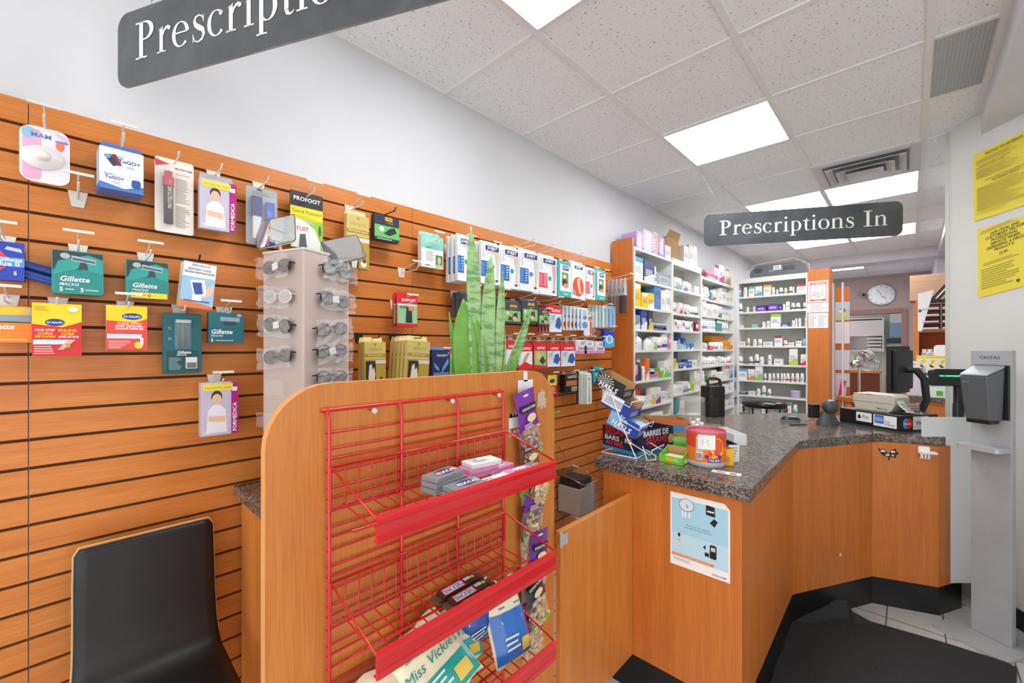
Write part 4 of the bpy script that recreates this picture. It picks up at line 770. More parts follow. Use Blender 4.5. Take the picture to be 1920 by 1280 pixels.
# --- lowest band
hang('corn_remover_box', 'small yellow and red foot care pack by the rack panel corner', 'box', (1027, 1044), (703, 742), .10, .012, carton('F6DA22', lambda D: D.r(0, 0, 1, .5, 'C8202C').e(.5, .72, .3, .1, '20408C').l(.15, .1, .85, .45, 4, 'F4D8D0'), 'C8202C', .0), L=.12)
hang('battery_pack', 'black and copper battery pack on the slat wall', 'batteries', (1059, 1084), (700, 735), .07, .02, carton('1B1B1D', lambda D: D.t('DURACELL', .2, .78, .95, .92, 'F0EEEA').r(.1, .36, .98, .66, 'C2763A').r(.5, .06, .95, .3, 'C8C8C6').l(.55, .08, .9, .28, 4, '222222'), '1B1B1D', .04, 'B89A8A'), n=2, gap=.022, L=.10, group='battery packs on one hook')
for k in range(5):
    px = 1082+k*4.6; hang('toothbrush_pack', 'long thin toothbrush pack beside the batteries, %s from the left' % ORD[k], 'pack', (px, px+9), (694+k*1.2, 757), .12-.012*(4-k), .008, strip(('2A2C34', 'D8DEDC', 'E2E8E2', 'D2DCD6', 'E6EAE8')[k], lambda D: D.e(.5, .85, .3, .06, 'B8BCC8').p([(.35, .05), (.65, .05), (.6, .4), (.4, .4)], '7AB84A').p([(.42, .4), (.58, .4), (.55, .75), (.45, .75)], '8A949A')), hk='h' if k == 2 else None, L=.15, group='toothbrush packs beside the batteries')
hang('razor_box', 'small bright teal pack by the end panel near the black lozenge box', 'razors', (1112, 1128), (687, 717), .10, .02, carton('1FA89C', lambda D: D.p([(.2, .65), (.8, .7), (.8, .85), (.2, .8)], '2A4A8A').t('MACH3', .2, .4, .85, .55, 'FFFFFF').r(0, 0, 1, .12, '1F8CA8'), '1F4A8C', .0), L=.12)
hang('razor_box', 'dark blue pack behind the small teal pack by the end panel', 'razors', (1124, 1137), (690, 722), .07, .02, carton('25356E', lambda D: D.l(.2, .3, .8, .7, 3, '8AA0D8'), '25356E', .0), hk=None)
hang('toothbrush_pack', 'green and white toothbrush pack hanging just left of the lozenge rack', 'pack', (1131, 1139), (722, 757), .08, .01, strip('DDE8E4', lambda D: D.p([(.2, .05), (.6, .05), (.5, .8), (.3, .8)], '9ACB3A').r(.7, 0, 1, 1, '5A9AD8')), L=.1)

# ================================================================ red wire rack
t = thing('snack_rack', 'red wire snack rack with three baskets hung on the tall wood panel', 'rack', (XP+.012, .37, 0), R(90))
RW = .513; Y0, Y1 = 0, 0
m = MB()
for k in range(4):
    x = RW*k/3; m.tube([(x, .008, 1.352), (x, -.004, 1.325), (x, -.004, .35)], .0042, RED, 8)
m.tube([(-.012, .006, 1.347), (RW+.012, .006, 1.347)], .0042, RED, 8)
z = 1.300
while z > .4:
    for q in (0, .034, .055): m.tube([(-.004, .002, z-q), (RW+.004, .002, z-q)], .0024, RED, 6)
    z -= .082
m.build('back_frame', t)
for k in range(3):
    zb = 1.232-.239*k; D_ = .195; zf = zb-.054
    m = MB(); m.tube([(0, -.012, zb), (RW, -.012, zb), (RW+.0, -D_, zf), (0, -D_, zf)], .0034, RED, 8, True)
    m.tube([(.0, -.010, zb-.085), (RW, -.010, zb-.085)], .0028, RED, 6); m.tube([(0, -D_+.004, zf-.042), (RW, -D_+.004, zf-.042)], .0028, RED, 6); m.tube([(0, -D_*.55, zb-.104), (RW, -D_*.55, zb-.104)], .0028, RED, 6)
    m.tube([(0, -.010, zb), (0, -.010, zb-.085)], .0028, RED, 6); m.tube([(RW, -.010, zb), (RW, -.010, zb-.085)], .0028, RED, 6)
    for i in range(1, 17):
        x = RW*i/17; m.tube([(x, -.012, zb), (x, -.012, zb-.080), (x, -.022, zb-.088), (x, -D_+.003, zf-.046)], .0018, RED, 5)
    b = m.build('basket', t)
    m = MB(); y = -D_-.004; prof = [(y+.003, zf+.004), (y-.003, zf-.002), (y-.003, zf-.010), (y+.001, zf-.013), (y-.001, zf-.030), (y-.004, zf-.033), (y-.004, zf-.044), (y+.003, zf-.047)]
    m.prism(prof, .0, RW, RED, 'x'); m.build('price_channel', b)
# goods in the baskets
def gum(lab, y, dx, z, rz, kind, n=0):
    y -= .03
    base, acc = {'g': ('9AA0A6', '2F2A6A'), 'w': ('F0EEF2', '2B6AB0'), 'p': ('E79AC8', 'F4E8F2')}[kind]
    # local frame of rack: x along, y towards panel
    t = thing('gum_pack', lab, 'gum', (XP+.012+dx, .37+y, z), R(90)+rz, {'g': 'silver gum packs', 'w': 'white topped gum packs', 'p': 'pink gum packs'}[kind])
    t.scale = (1.18, 1.12, 1.1)
    m = MB(); m.box(0, 0, 0, .078, .046, .011, mat(base, .25, .25 if kind == 'g' else 0)); m.T = Matrix.Translation((0, 0, .011)) @ Matrix.Rotation(-pi/2, 4, 'X') 
    m.T = Matrix(((1, 0, 0, 0), (0, 0, 1, 0), (0, -1, 0, .0112), (0, 0, 0, 1)))
    m.ell(.045, .024, .026, .014, mat(acc if kind == 'g' else 'F6F6F8'), -.0003)
    if kind == 'g': m.text('excel', .018, .013, .074, .036, WHITE, -.0007)
    elif kind == 'w': m.rect(.004, .004, .074, .042, mat('F6F4F8'), -.0002); m.text('ICE', .010, .026, .030, .038, mat(acc), -.0007); m.lines(.012, .008, .066, .024, 3, GREY, -.0007)
    else: m.text('excel', .020, .014, .07, .034, mat('8A4A8A'), -.0007)
    m.T = Matrix(); m.build('wrapper', t, bevel=.0015)
def bz(dx, k=0): return 1.232-.239*k-.090-(dx-.02)*.085
z0 = bz(.10); i = 0
for lv in range(3):
    gum('silver gum pack on the back stack, %s' % ('bottom', 'middle', 'top with round dark logo')[lv], .215+.004*lv, .115, z0+.0135+lv*.0125, R(3+3*lv), 'g')
for lv in range(2): gum('silver gum pack on the front stack, %s' % ('lower one', 'top with round dark logo')[lv], .235+.003*lv, .165, bz(.16)+.013+lv*.0125, R(2), 'g')
for lv in range(3): gum('%s gum pack in the stack nearest the panel, %s' % ('pink' if lv < 2 else 'white', ('bottom', 'middle', 'top')[lv]), .335+.006*lv, .09, bz(.09)+.0135+lv*.0125, R(-4*lv), 'p' if lv < 2 else 'w')
gum('pink gum pack lying at the right of the white topped stack', .41, .10, bz(.1)+.0135, R(8), 'p'); gum('white gum pack at the front of the basket under the price channel', .345, .165, bz(.165)+.0135, R(2), 'w'); gum('pink gum pack at the front right of the top basket', .43, .155, bz(.155)+.0135, R(-3), 'p')
def bar_(lab, x, dx, rz):
    t = thing('chocolate_bar', lab, 'chocolate bar', (XP+.012+dx, .37+x, bz(dx+.03, 1)+.004), R(90)+rz, 'chocolate bars in the middle basket')
    m = MB(); pts = [(0, .004), (.006, 0), (.112, 0), (.118, .004), (.112, .017), (.006, .017)]
    m.prism(pts, 0, .032, mat('4A2A22', .3), 'y'); m.prism([(-.012, .004), (0, .002), (0, .012), (-.012, .012)], .002, .030, mat('6A5A50', .3, .4), 'y'); m.prism([(.118, .002), (.130, .004), (.130, .012), (.118, .012)], .002, .030, mat('6A5A50', .3, .4), 'y')
    m.T = Matrix(((1, 0, 0, 0), (0, 0, 1, 0), (0, -1, 0, .0172), (0, 0, 0, 1)))
    m.poly([(.008, .003), (.070, .003), (.074, .027), (.012, .027)], mat('D83A3A'), -.0002); m.poly([(.010, .005), (.068, .005), (.072, .025), (.014, .025)], WHITE, -.0004); m.text('SNICKERS', .013, .007, .068, .023, mat('1F3FA8'), -.0008, keep=False); m.rect(.078, .015, .098, .026, mat('B8D0E4'), -.0004); m.ell(.104, .018, .006, .006, mat('9ACB5A'), -.0004)
    m.T = Matrix(); m.build('wrapper', t)
bar_('chocolate bar in brown wrapper, farther of two side by side', .21, .115, R(2)); bar_('chocolate bar in brown wrapper, nearer of two side by side', .215, .150, R(2)); bar_('chocolate bar mostly hidden behind the price channel', .222, .176, R(0))
def pillow(mb, w, h, d, m1, n=10, seed=1, lean=0):
    r = random.Random(seed); vs = []; N = n
    ph = r.uniform(0, 6)
    for sgn in (-1, 1):
        for j in range(N+1):
            for i in range(N+1):
                u, v = i/N*2-1, j/N*2-1; k = (max(0, 1-abs(u)**2.6)*max(0, 1-abs(v)**3.2))**.55
                wr = .12*sin(7*u+5*v+ph)*sin(4*v-3*u+ph)
                vs.append((w/2*(1+u*(1-.08*k)), sgn*d/2*k*(1+wr), h/2*(1+v*(1-.05*k))+.004*sin(6*u+ph)*abs(v)))
    M_ = (N+1)**2; fs = []
    for s in (0, 1):
        for j in range(N):
            for i in range(N):
                a = s*M_+j*(N+1)+i; q = (a, a+1, a+N+2, a+N+1); fs.append(q if s == 0 else q[::-1])
    mb.add(vs, fs, m1, True)
def surf(mb, w, h, d, seed, fn, off=.0012):
    """print laid on the front skin of a pillow bag"""
    r = random.Random(seed); ph = r.uniform(0, 6)
    b = len(mb.v); fn(mb)
    for i in range(b, len(mb.v)):
        x, y, z = mb.v[i]; u, v = max(-1, min(1, x/w*2-1)), max(-1, min(1, z/h*2-1)); k = (max(0, 1-abs(u)**2.6)*max(0, 1-abs(v)**3.2))**.55
        wr = .12*sin(7*u+5*v+ph)*sin(4*v-3*u+ph); mb.v[i] = (x, -d/2*k*(1+wr)-off+y, z)
def grid(mb, x0, z0, x1, z1, m, y=0, n=8):
    vs = [(x0+(x1-x0)*i/n, y, z0+(z1-z0)*j/n) for j in range(n+1) for i in range(n+1)]
    mb.add(vs, [(j*(n+1)+i, j*(n+1)+i+1, (j+1)*(n+1)+i+1, (j+1)*(n+1)+i) for j in range(n) for i in range(n)], m, True)
CREAM = mat('E9E4C4', .3, coat=.3)
def chips(lab, y, dx, z, rot, c2, txt=True, w=.20, h=.26, seed=1):
    t = thing('chip_bag', lab, 'chips', (XP+dx, y, z), 0, 'chip bags in the lowest basket', rot)
    m = MB(); pillow(m, w, h, .06, CREAM, seed=seed); C2 = mat(c2, .28, coat=.3)
    surf(m, w, h, .06, seed, lambda b: grid(b, w*.02, h*.03, w*.98, h*(.36 if txt else .62), C2), .001)
    if txt: surf(m, w, h, .06, seed, lambda b: (b.text('Miss Vickie\'s', w*.08, h*.42, w*.92, h*.62, mat('1E8C88', .4), 0, False, shear=.3),), .0022)
    surf(m, w, h, .06, seed, lambda b: (b.lines(w*.2, h*.66, w*.8, h*.70, 1, mat(c2, .4), 0), b.lines(w*.2, h*.14, w*.7, h*.34, 3, mat('DCE8D8', .4), 0), grid(b, w*.62, h*.08, w*.86, h*.24, mat('E8C85A', .4), 0, 4)), .0028)
    m.build('bag', t)
zb_ = .672
chips('cream and teal chip bag at the left of the lowest basket', .375, .175, zb_, (R(-52), R(-4), R(90)), '1FA6A0', w=.13, h=.165, seed=3)
chips('cream and teal chip bag in the middle with script lettering', .495, .182, zb_+.022, (R(-56), R(-16), R(93)), '1FA6A0', w=.17, h=.175, seed=5)
chips('cream and teal chip bag behind the script lettered one', .57, .105, zb_+.055, (R(-40), R(8), R(88)), '26AEB0', True, w=.15, h=.12, seed=8)
chips('cream and blue chip bag slumped at the right of the lowest basket', .725, .150, zb_+.006, (R(-26), R(5), R(90)), '2F6FC4', False, w=.13, h=.185, seed=9)
chips('cream and dark blue chip bag behind the slumped blue one', .665, .085, zb_+.045, (R(-12), R(-10), R(88)), '2A55A8', False, w=.13, h=.125, seed=12)
# clip strip with nut bags
SY = onx(985, 720, XP+.003).y; ZS = onx(985, 712, XP).z
t = thing('clip_strip', 'white plastic clip strip with square header on the wood panel', 'strip', (XP+.0015, SY, 0), R(90))
m = MB(); m.box(-.016, -.002, .62, .016, 0, 1.335, WHITE); m.build('strip', t)
m = MB(); m.prism(rrect(-.035, 1.315, .035, 1.375, .003), -.003, -.001, WHITE, 'y'); m.prism(rrect(-.009, 1.37, .009, 1.402, .006, corners='0110'), -.003, -.001, WHITE, 'y'); m.build('header', t)
m = MB()
for k in range(6): m.tube([(0, -.003, 1.25-k*.12), (0, -.02, 1.24-k*.12), (0, -.022, 1.25-k*.12)], .0015, WHITE)
m.build('clips', t)
def nuts(m, w, z0, z1, c, n, seed):
    r = random.Random(seed); A_ = mat(c, .55); B_ = mat('C8A272' if c != '8A5A38' else '6E452C', .55)
    for i in range(n):
        x, z, y = r.uniform(.08, .92)*w, r.uniform(z0, z1), r.uniform(-.010, -.003); a = r.uniform(0, pi)
        m.T = Matrix.Translation((x, y, z)) @ Matrix.Rotation(a, 4, 'Y') @ Matrix.Rotation(pi/2, 4, 'Y'); m.lathe([(0.0005, -.010), (.005, -.005), (.0062, 0), (.0045, .006), (0.0005, .010)], 0, 0, A_ if i % 3 else B_, 8, 1, .8)
    m.T = Matrix()
def nutbag(lab, dy, z, w, h, top, c, tilt=0, d=.012, yaw=0, seed=1, trim='7AC84A'):
    t = thing('nut_bag', lab, 'nuts', (XP+d, SY+dy, z), 0, 'small nut bags on the clip strip', (0, tilt, R(90)+yaw))
    m = MB(); M_ = mat(top, .25, coat=.4); hh = h*.58
    vs = []; n = 8
    for j in range(n+1):
        for i in range(7): u = i/6*2-1; v = j/n; vs.append((w*(.5+u*.5*(1-.10*sin(v*pi))), -.004-.010*(1-u*u)*sin(pi*min(1, (1-v)*1.1)*.9+.1), h*(.42+.58*v)))
    m.add(vs, [(j*7+i, j*7+i+1, (j+1)*7+i+1, (j+1)*7+i) for j in range(n) for i in range(6)], M_, True)
    m.prism(rrect(w*.12, h*.70, w*.84, h*.80, .002, 2), -.0165, -.0155, mat('202024'), 'y'); m.text('SIGNATURE', w*.16, h*.725, w*.8, h*.775, WHITE, -.017); m.ell(w*.55, h*.60, w*.22, h*.06, mat('F2DCA6'), -.0166); m.lines(w*.15, h*.46, w*.8, h*.54, 3, mat('F0E6F2'), -.0168); m.ell(w*.5, h*.93, w*.14, h*.018, mat('E8DCE8'), -.0100)
    m.build('printed_top', t)
    m = MB(); nuts(m, w, h*.05, h*.44, c, 34, seed); m.build('nuts', t)
    m = MB(); pillow(m, w, h*.5, .026, FILM, 6, seed); m.build('clear_window', t)
    m = MB(); m.box(w*.02, -.004, -.004, w*.98, 0, .006, mat(trim, .4)); m.build('bottom_seal', t)
nutbag('purple topped nut bag hanging tilted at the top of the clip strip', -.035, 1.125, .095, .215, '7A2A9C', 'A88A6C', R(-13), .025, seed=2)
nutbag('dark red topped nut bag behind the rim of the upper basket', -.045, 1.02, .095, .19, '7C2A3A', 'C8A678', R(-4), .02, seed=3)
nutbag('purple nut bag just below the upper price channel', -.043, .89, .095, .19, '6E2A94', '9A7658', R(2), .03, seed=4)
nutbag('nut bag of pale cashews seen through the middle basket wires', -.041, .80, .095, .19, '5A2038', 'D2B27E', R(-2), .022, seed=5, trim='E8C23A')
nutbag('nut bag of pale nuts with purple side lowest behind the middle basket', -.035, .715, .095, .19, '6A2A86', 'CFAF82', R(4), .035, seed=6, trim='9A4AB8')
nutbag('nut bag leaning outward with a black corner below the middle price channel', -.02, .60, .09, .20, '3A3A3E', 'D6BC8C', R(-18), .05, seed=7)
nutbag('lowest dark red nut bag above the blue chip bag', -.045, .50, .095, .20, '8A2A44', 'D2B488', R(-3), .035, seed=8)
nutbag('nut bag sticking out sideways under the upper price channel', .025, .985, .07, .12, '8A6A3A', 'D0AE78', R(-60), .05, seed=9)

# ================================================================ sunglasses tower
cA = att(495, 650, 1.50); cM = att(569, 650, 1.42); dL = (cA-cM); dL.z = 0
rzT = math.atan2(-dL.y, -dL.x)     # left face runs from cA to cM
t = thing('sunglasses_tower', 'square frosted plastic tower display for sunglasses on the low cabinet', 'display', (cM.x, cM.y, ZT+.001), rzT)
S_ = .205
m = MB(); m.prism(rrect(-S_, 0, 0, S_, .006), 0, .835, FROST); m.build('tower_body', t)
m = MB(); m.prism(rrect(-S_-.003, -.003, .003, S_+.003, .008), .835, .842, mat('DCD2CC', .3)); m.build('top_plate', t)
def mirror(lab, px, py, tdist, yaw, roll, w, h):
    c = att(px, py, tdist); t = thing('tilting_mirror', lab, 'mirror', c, 0, 'mirrors on top of the sunglasses tower', (R(-12), roll, yaw))
    m = MB(); m.prism(rrect(-w/2, -h/2, w/2, h/2, .012), 0, .006, mat('3A3A3E', .4), 'y', m2=mat('E8E8E4', .3)); m.build('frame', t)
    m = MB(); m.prism(rrect(-w/2+.003, -h/2+.003, w/2-.003, h/2-.003, .010), -.001, 0, mat('E4E6E6', .03, 1), 'y'); m.build('mirror_glass', t)
    m = MB(); m.tube([(0, .006, 0), (0, .03, -h/2-.02)], .005, mat('D8D0CA', .3)); m.build('arm', t)
rz2 = rzT+R(90)
mirror('left rectangular mirror tilted above the sunglasses tower, reflecting the slat wall', 517, 434, 1.52, R(38), R(-10), .155, .11)
mirror('right mirror above the sunglasses tower, turned to reflect the pale room', 645, 468, 1.55, R(80), R(-20), .14, .095)
def shades(lab, px, py, face, style, tint='26262A', seed=1):
    """a pair in a clear bag, hung on one face of the tower"""
    if face == 'L': rz = rzT; n = Vector((sin(rz), -cos(rz), 0)); a = cM+n*.012
    else: rz = rzT+R(90); n = Vector((sin(rz), -cos(rz), 0)); a = cM+n*.012
    r = ray(px, py); a2 = Vector((a.x, a.y, 0)); k = a2.dot(n)/(r.dot(n)); p = Vector((0, 0, EYE))+r*k
    t = thing('sunglasses', lab, 'sunglasses', p, rz, None, (0, R(-6+seed % 4*4), rz)); F = mat('1E1E22', .25) if style != 'w' else mat('E8E6E0', .3); L = mat(tint, .08, coat=.6)
    t.scale = (1.14, 1.14, 1.14)
    for q, nm in ((-1, 'lens'), (1, 'lens')):
        pts = {'r': rrect(-.024, -.017, .024, .017, .012, 4), 'w': rrect(-.025, -.018, .025, .018, .014, 4), 'o': [(.026*cos(k*pi/9), .022*sin(k*pi/9)) for k in range(18)], 's': [(-.026, .010), (-.018, -.012), (.010, -.015), (.024, -.004), (.027, .012)][::1]}[style]
        pts = [(q*x+q*.033, z) for x, z in pts]
        if q < 0: pts = pts[::-1]
        m = MB(); m.prism(pts, -.004, -.002, L, 'y'); m.build('lens', t)
    m = MB()
    for q in (-1, 1):
        base = [(.0265*cos(k*pi/8)*q+q*.033, -.003, .019*sin(k*pi/8)) for k in range(16)]
        m.tube(base, .0022, F, 5, True)
    m.tube([(-.008, -.003, .006), (0, -.005, .010), (.008, -.003, .006)], .0022, F, 5); m.build('frame', t)
    for q in (-1, 1): m = MB(); m.tube([(q*.06, -.003, .008), (q*.064, .012, .006), (q*.02, .016, -.004)], .0022, F, 5); m.build('temple', t)
    m = MB(); m.prism([(-.012, -.012), (.012, -.006), (.008, .014), (-.016, .008)], -.0075, -.007, PAPER, 'y')
    if seed % 2: m.build('price_tag', t)
    m = MB(); rr = random.Random(seed); n_ = 9; vs = []
    for j in range(6):
        for i in range(n_+1): vs.append((-.070+.140*i/n_+rr.uniform(-.004, .004), -.016+rr.uniform(-.007, .003), -.036+.066*j/5+rr.uniform(-.005, .005)))
    m.add(vs, [(j*(n_+1)+i, j*(n_+1)+i+1, (j+1)*(n_+1)+i+1, (j+1)*(n_+1)+i) for j in range(5) for i in range(n_)], CRINK); m.build('clear_bag', t)
for i, (px, py, st, tn) in enumerate(((520, 500, 'r', '24262A'), (522, 556, 'w', 'C8C2BA'), (522, 610, 'o', '5A4A40'), (522, 668, 'r', '3A3A3E'))):
    shades('bagged sunglasses on the left face of the tower, %s from the top' % ORD[i], px, py, 'L', st, tn, i+1)
for i, (px, py, st, tn) in enumerate(((632, 508, 's', '8A9298'), (628, 562, 'r', '4A4A52'), (622, 617, 'r', '6A5A62'), (622, 658, 's', '2A2E2E'), (622, 707, 's', '4A4650'))):
    shades('bagged sunglasses on the right face of the tower, %s from the top' % ORD[i], px, py, 'R', st, tn, i+6)
for i, (px, py) in enumerate(((520, 725), (506, 785))):
    n = Vector((sin(rzT), -cos(rzT), 0)); a = cM+n*.010; r = ray(px, py); k = Vector((a.x, a.y, 0)).dot(n)/r.dot(n)
    t = thing('empty_bag_holder', 'clear empty plastic holder low on the left face of the tower, %s' % ('upper', 'lower')[i], 'holder', Vector((0, 0, EYE))+r*k, rzT)
    m = MB(); rr = random.Random(i); vs = [(-.05+.1*q/6, -.012+rr.uniform(-.006, .002), -.028+.05*j/3+rr.uniform(-.004, .004)) for j in range(4) for q in range(7)]; m.add(vs, [(j*7+q, j*7+q+1, (j+1)*7+q+1, (j+1)*7+q) for j in range(3) for q in range(6)], FILM); m.build('film', t)

# ================================================================ snake plant
PC = Vector((-1.24, 1.07, ZT))
t = thing('snake_plant', 'tall green snake plant in a pot behind the orange panel', 'plant', PC)
m = MB(); m.lathe([(.062, .001), (.085, .15), (.092, .155), (.092, .175), (.084, .175), (.08, .16)], 0, 0, mat('8A4F36', .6), 28); m.build('pot', t)
m = MB(); m.lathe([(.080, .158), (.0, .162)], 0, 0, mat('3A2A20', .9), 24); m.build('soil', t)
FWD = Vector((-SA, CA, 0)); RGT = Vector((CA, SA, 0))
def blade(base, tip, w, m_, bend=0, twist=0, cup=.35, fwd=0):
    """base, tip in pixels of the photograph measured at the pot's distance"""
    tb = 1.61
    b = att(base[0], base[1], tb)-PC; e = att(tip[0], tip[1], tb+fwd)-PC; m = MB(); n = 16; vs = []
    for i in range(n+1):
        s = i/n; c = b.lerp(e, s)+RGT*bend*sin(pi*s)+FWD*fwd*0; ww = w*(.55+.45*min(1, s*3)) * (1 if s < .62 else max(.02, 1-((s-.62)/.38)**2.0)); a = twist*s
        d = RGT*cos(a)+FWD*sin(a); nn = RGT*-sin(a)+FWD*cos(a)
        for k in range(5): u = k/2-1; vs.append(tuple(c+d*u*ww/2+nn*(u*u)*-ww*cup*.5))
    m.add(vs, [(i*5+k, i*5+k+1, (i+1)*5+k+1, (i+1)*5+k) for i in range(n) for k in range(4)], m_, True); m.build('leaf', t, solid=.003)
G2 = blotch('fresh_green_leaf', '5E9A2E', '6FAE38', 20, .35)
blade((898, 770), (883, 424), .052, SNAKE, 0, .2)
blade((918, 770), (921, 476), .052, SNAKE, -.01, .3)
blade((925, 770), (942, 508), .036, SNAKE, .006, -.5)
blade((884, 790), (869, 560), .088, G2, -.006, .1)
blade((900, 780), (890, 590), .055, G2, .01, -.2)
blade((872, 780), (842, 584), .017, G2, -.004, .3)
blade((870, 780), (852, 640), .036, G2, -.012, .3)
blade((925, 790), (997, 578), .04, SNAKE, -.004, .5)
blade((925, 780), (944, 600), .024, SNAKE, .012, -.3)
blade((935, 780), (967, 640), .030, G2, .01, .2)
blade((925, 760), (968, 682), .036, G2, .004, .3)
blade((930, 800), (1050, 772), .036, G2, .03, 0, .2, -.12)

# ================================================================ stock on the white shelves
def bottle(t, w, h, band, capc='F4F4F2', body='F1F1EE', seed=1):
    r = w/2; m = MB(); hc = h*.22; m.lathe([(r*.94, 0), (r, h*.04), (r, h*.66), (r*.72, h*.78)], r, r, mat(body, .35), 12); m.lathe([(r*1.006, h*.14), (r*1.006, h*.36)], r, r, mat(band, .5), 12)
    m.T = Matrix.Translation((0, 0, 0)); m.lines(r*.5, h*.42, r*1.5, h*.6, 2, DOT, -.0015, seed); m.build('bottle_body', t)
    m = MB(); m.lathe([(r*.78, h*.76), (r*.80, h), (r*.5, h*1.001)], r, r, mat(capc, .45), 12); m.build('cap', t)
def box_(t, w, h, d, c, c2, seed=1, st=0):
    m = MB(); m.box(0, 0, 0, w, d, h, mat(c, .5)); r = random.Random(seed)
    D = Dk(m, w, h)
    if c2:
        q = seed % 4
        if q == 0: D.r(0, .78, 1, 1, c2)
        elif q == 1: D.r(0, .0, 1, .28, c2)
        elif q == 2: D.p([(.0, .0), (1, 0), (1, .45), (0, .2)], c2)
        else: D.r(.12, .45, .88, .8, c2)
    D.l(.14, .30 if q_ok(c2, seed) else .1, .86, .6, 4, 'FFFFFF' if dark(c) else '8C8C94'); m.build('carton', t)
def dark(c): return sum(int(c[i:i+2], 16) for i in (0, 2, 4)) < 380
def q_ok(c, s): return True
CN = {'F': 'white', 'E': 'white'}
def cname(c):
    r, g, b = (int(c[i:i+2], 16) for i in (0, 2, 4)); mx, mn = max(r, g, b), min(r, g, b)
    if mx-mn < 26: return 'white' if mx > 200 else ('grey' if mx > 90 else 'black')
    if r == mx: return ('orange' if g > .45*r and b < .4*r and g < .75*r else 'yellow' if g >= .75*r and b < .6*r else 'cream' if g > .75*r else 'red' if b < .55*r else 'pink' if r > 160 else 'maroon')
    if g == mx: return 'green' if b < .8*g else 'teal'
    return ('purple' if r > g*1.12 else 'navy' if mx < 130 else 'light blue' if mn > 120 else 'blue')
def stock(unit, plane, rz, tf, shelf, zs_, items, yoff=.03):
    """items: (x0, x1, top, kind, colour, second colour) with x and top read from a zoomed crop through tf"""
    k = 0
    for it in items:
        x0, x1, tp, kind, c, c2 = it[:6]; ex = it[6] if len(it) > 6 else 0; dz = it[7] if len(it) > 7 else 0
        (X0, Y_), (X1, _) = tf(x0, tp), tf(x1, tp)
        a = plane(X0, Y_); b = plane(X1, Y_); w = abs((b-a).dot(Vector((cos(rz), sin(rz), 0)))); mid = plane((X0+X1)/2, Y_); h = mid.z-(zs_+dz); h = max(.012, min(h, .30))
        n = Vector((sin(rz), -cos(rz), 0)); p = a-n*(yoff-.03+ex); p.z = zs_+dz+.0005; k += 1
        nm = {'b': 'pill_bottle', 'x': 'medicine_box', 'j': 'jug', 't': 'tub', 'p': 'plush_pack'}[kind]
        cat = {'b': 'bottle', 'x': 'box', 'j': 'bottle', 't': 'tub', 'p': 'package'}[kind]
        lk = cname(c if not (kind == 'b' and c2) else 'F1F1EE'); sec = (' and '+cname(c2)) if c2 and cname(c2) != lk else ''
        lab = '%s%s %s, %s from left on %s' % (lk, sec, {'b': 'bottle', 'x': 'box', 'j': 'jug', 't': 'tub', 'p': 'pack'}[kind], ORD[k-1] if k <= 20 else 'last', shelf)
        t = thing(nm, lab, cat, p, rz, 'stock on '+shelf.split(' of ')[-1]); s = int(x0)
        d = min(.11, max(.03, w*.7))
        if kind == 'b': bottle(t, w, h, c2 or 'E4E4E6', 'F4F4F2' if c != 'AMB' else 'F4F4F2', c, s)
        elif kind == 'x': box_(t, w, h, min(d, .10), c, c2, s)
        elif kind == 't':
            m = MB(); r = w/2; m.lathe([(r*.9, 0), (r, h*.1), (r, h*.8)], r, r, mat(c, .4), 18); m.build('tub_body', t); m = MB(); m.lathe([(r*1.04, h*.8), (r*1.04, h), (0, h+.001)], r, r, mat(c, .35), 18); m.build('lid', t)
        elif kind == 'j':
            m = MB(); r = w/2; m.lathe([(r*.9, 0), (r, h*.05), (r, h*.6), (r*.35, h*.82), (r*.3, h*.9)], r, r*.7, mat(c, .3) if c != 'CLR' else CLEAR, 14, 1, .7); m.build('bottle_body', t); m = MB(); m.lathe([(r*.36, h*.88), (r*.36, h)], r, r*.7, mat(c2 or 'F4F4F2', .4), 10); m.build('cap', t)
        elif kind == 'p':
            m = MB(); m.prism(rrect(0, 0, w, h, .03, 3), 0, .14, mat(c, .45), 'y'); m.rect(w*.3, h*.1, w*.75, h*.9, mat(c2 or 'FFFFFF', .5)); m.lines(w*.1, h*.2, w*.6, h*.7, 4, WHITE); m.build('wrap', t)
P1 = lambda x, y: onx(x, y, XS-.012)
c4 = lambda x, y: (1180+x/6.4, 420+y/6.4); c5 = lambda x, y: (1180+x/6.4, 600+y/6.4)
W0, Q = 'F1F1EF', 'E6E8EC'
u1 = 'the nearest white unit'; u2 = 'the middle white unit'; u3 = 'the low corner unit'; u4 = 'the far white unit'
def S(lv, u): return '%s shelf of %s' % (ORD[lv], u)
a = (P1, R(90))
stock('', *a, c4, 'top of '+u1, 2.285, [(86, 165, 90, 'p', 'B99AD0', 'D9C8E4'), (168, 282, 78, 'p', 'C9B8DE', 'E6DDF0'), (284, 345, 100, 'p', 'C6B6DC', 'E9A24A'), (347, 428, 150, 'p', 'A67CC8', 'DCD0EA'), (432, 496, 262, 'x', 'ECECEA', None)])
stock('', *a, c4, S(0, u1), 2.032, [(40, 163, 395, 'x', 'E8F0F2', '2F9CC0'), (178, 302, 450, 'x', '2E3A7A', 'D8DCEC'), (306, 343, 510, 'b', 'F1F1EE', '6CC48A'), (352, 492, 595, 'x', 'B8C0CC', '8C98AC')])
stock('', *a, c4, S(1, u1), 1.809, [(48, 133, 715, 'x', 'F4C81E', 'F4F0E2'), (137, 218, 700, 'x', 'F4C81E', None, .06), (152, 218, 825, 'x', 'F4CC2A', 'F2EEE6'), (222, 298, 830, 'x', 'F4CC2A', 'F2EEE6'), (303, 378, 745, 'x', '4A86C8', '3A70B4'), (382, 430, 800, 'x', W0, None), (434, 502, 785, 'x', W0, None)])
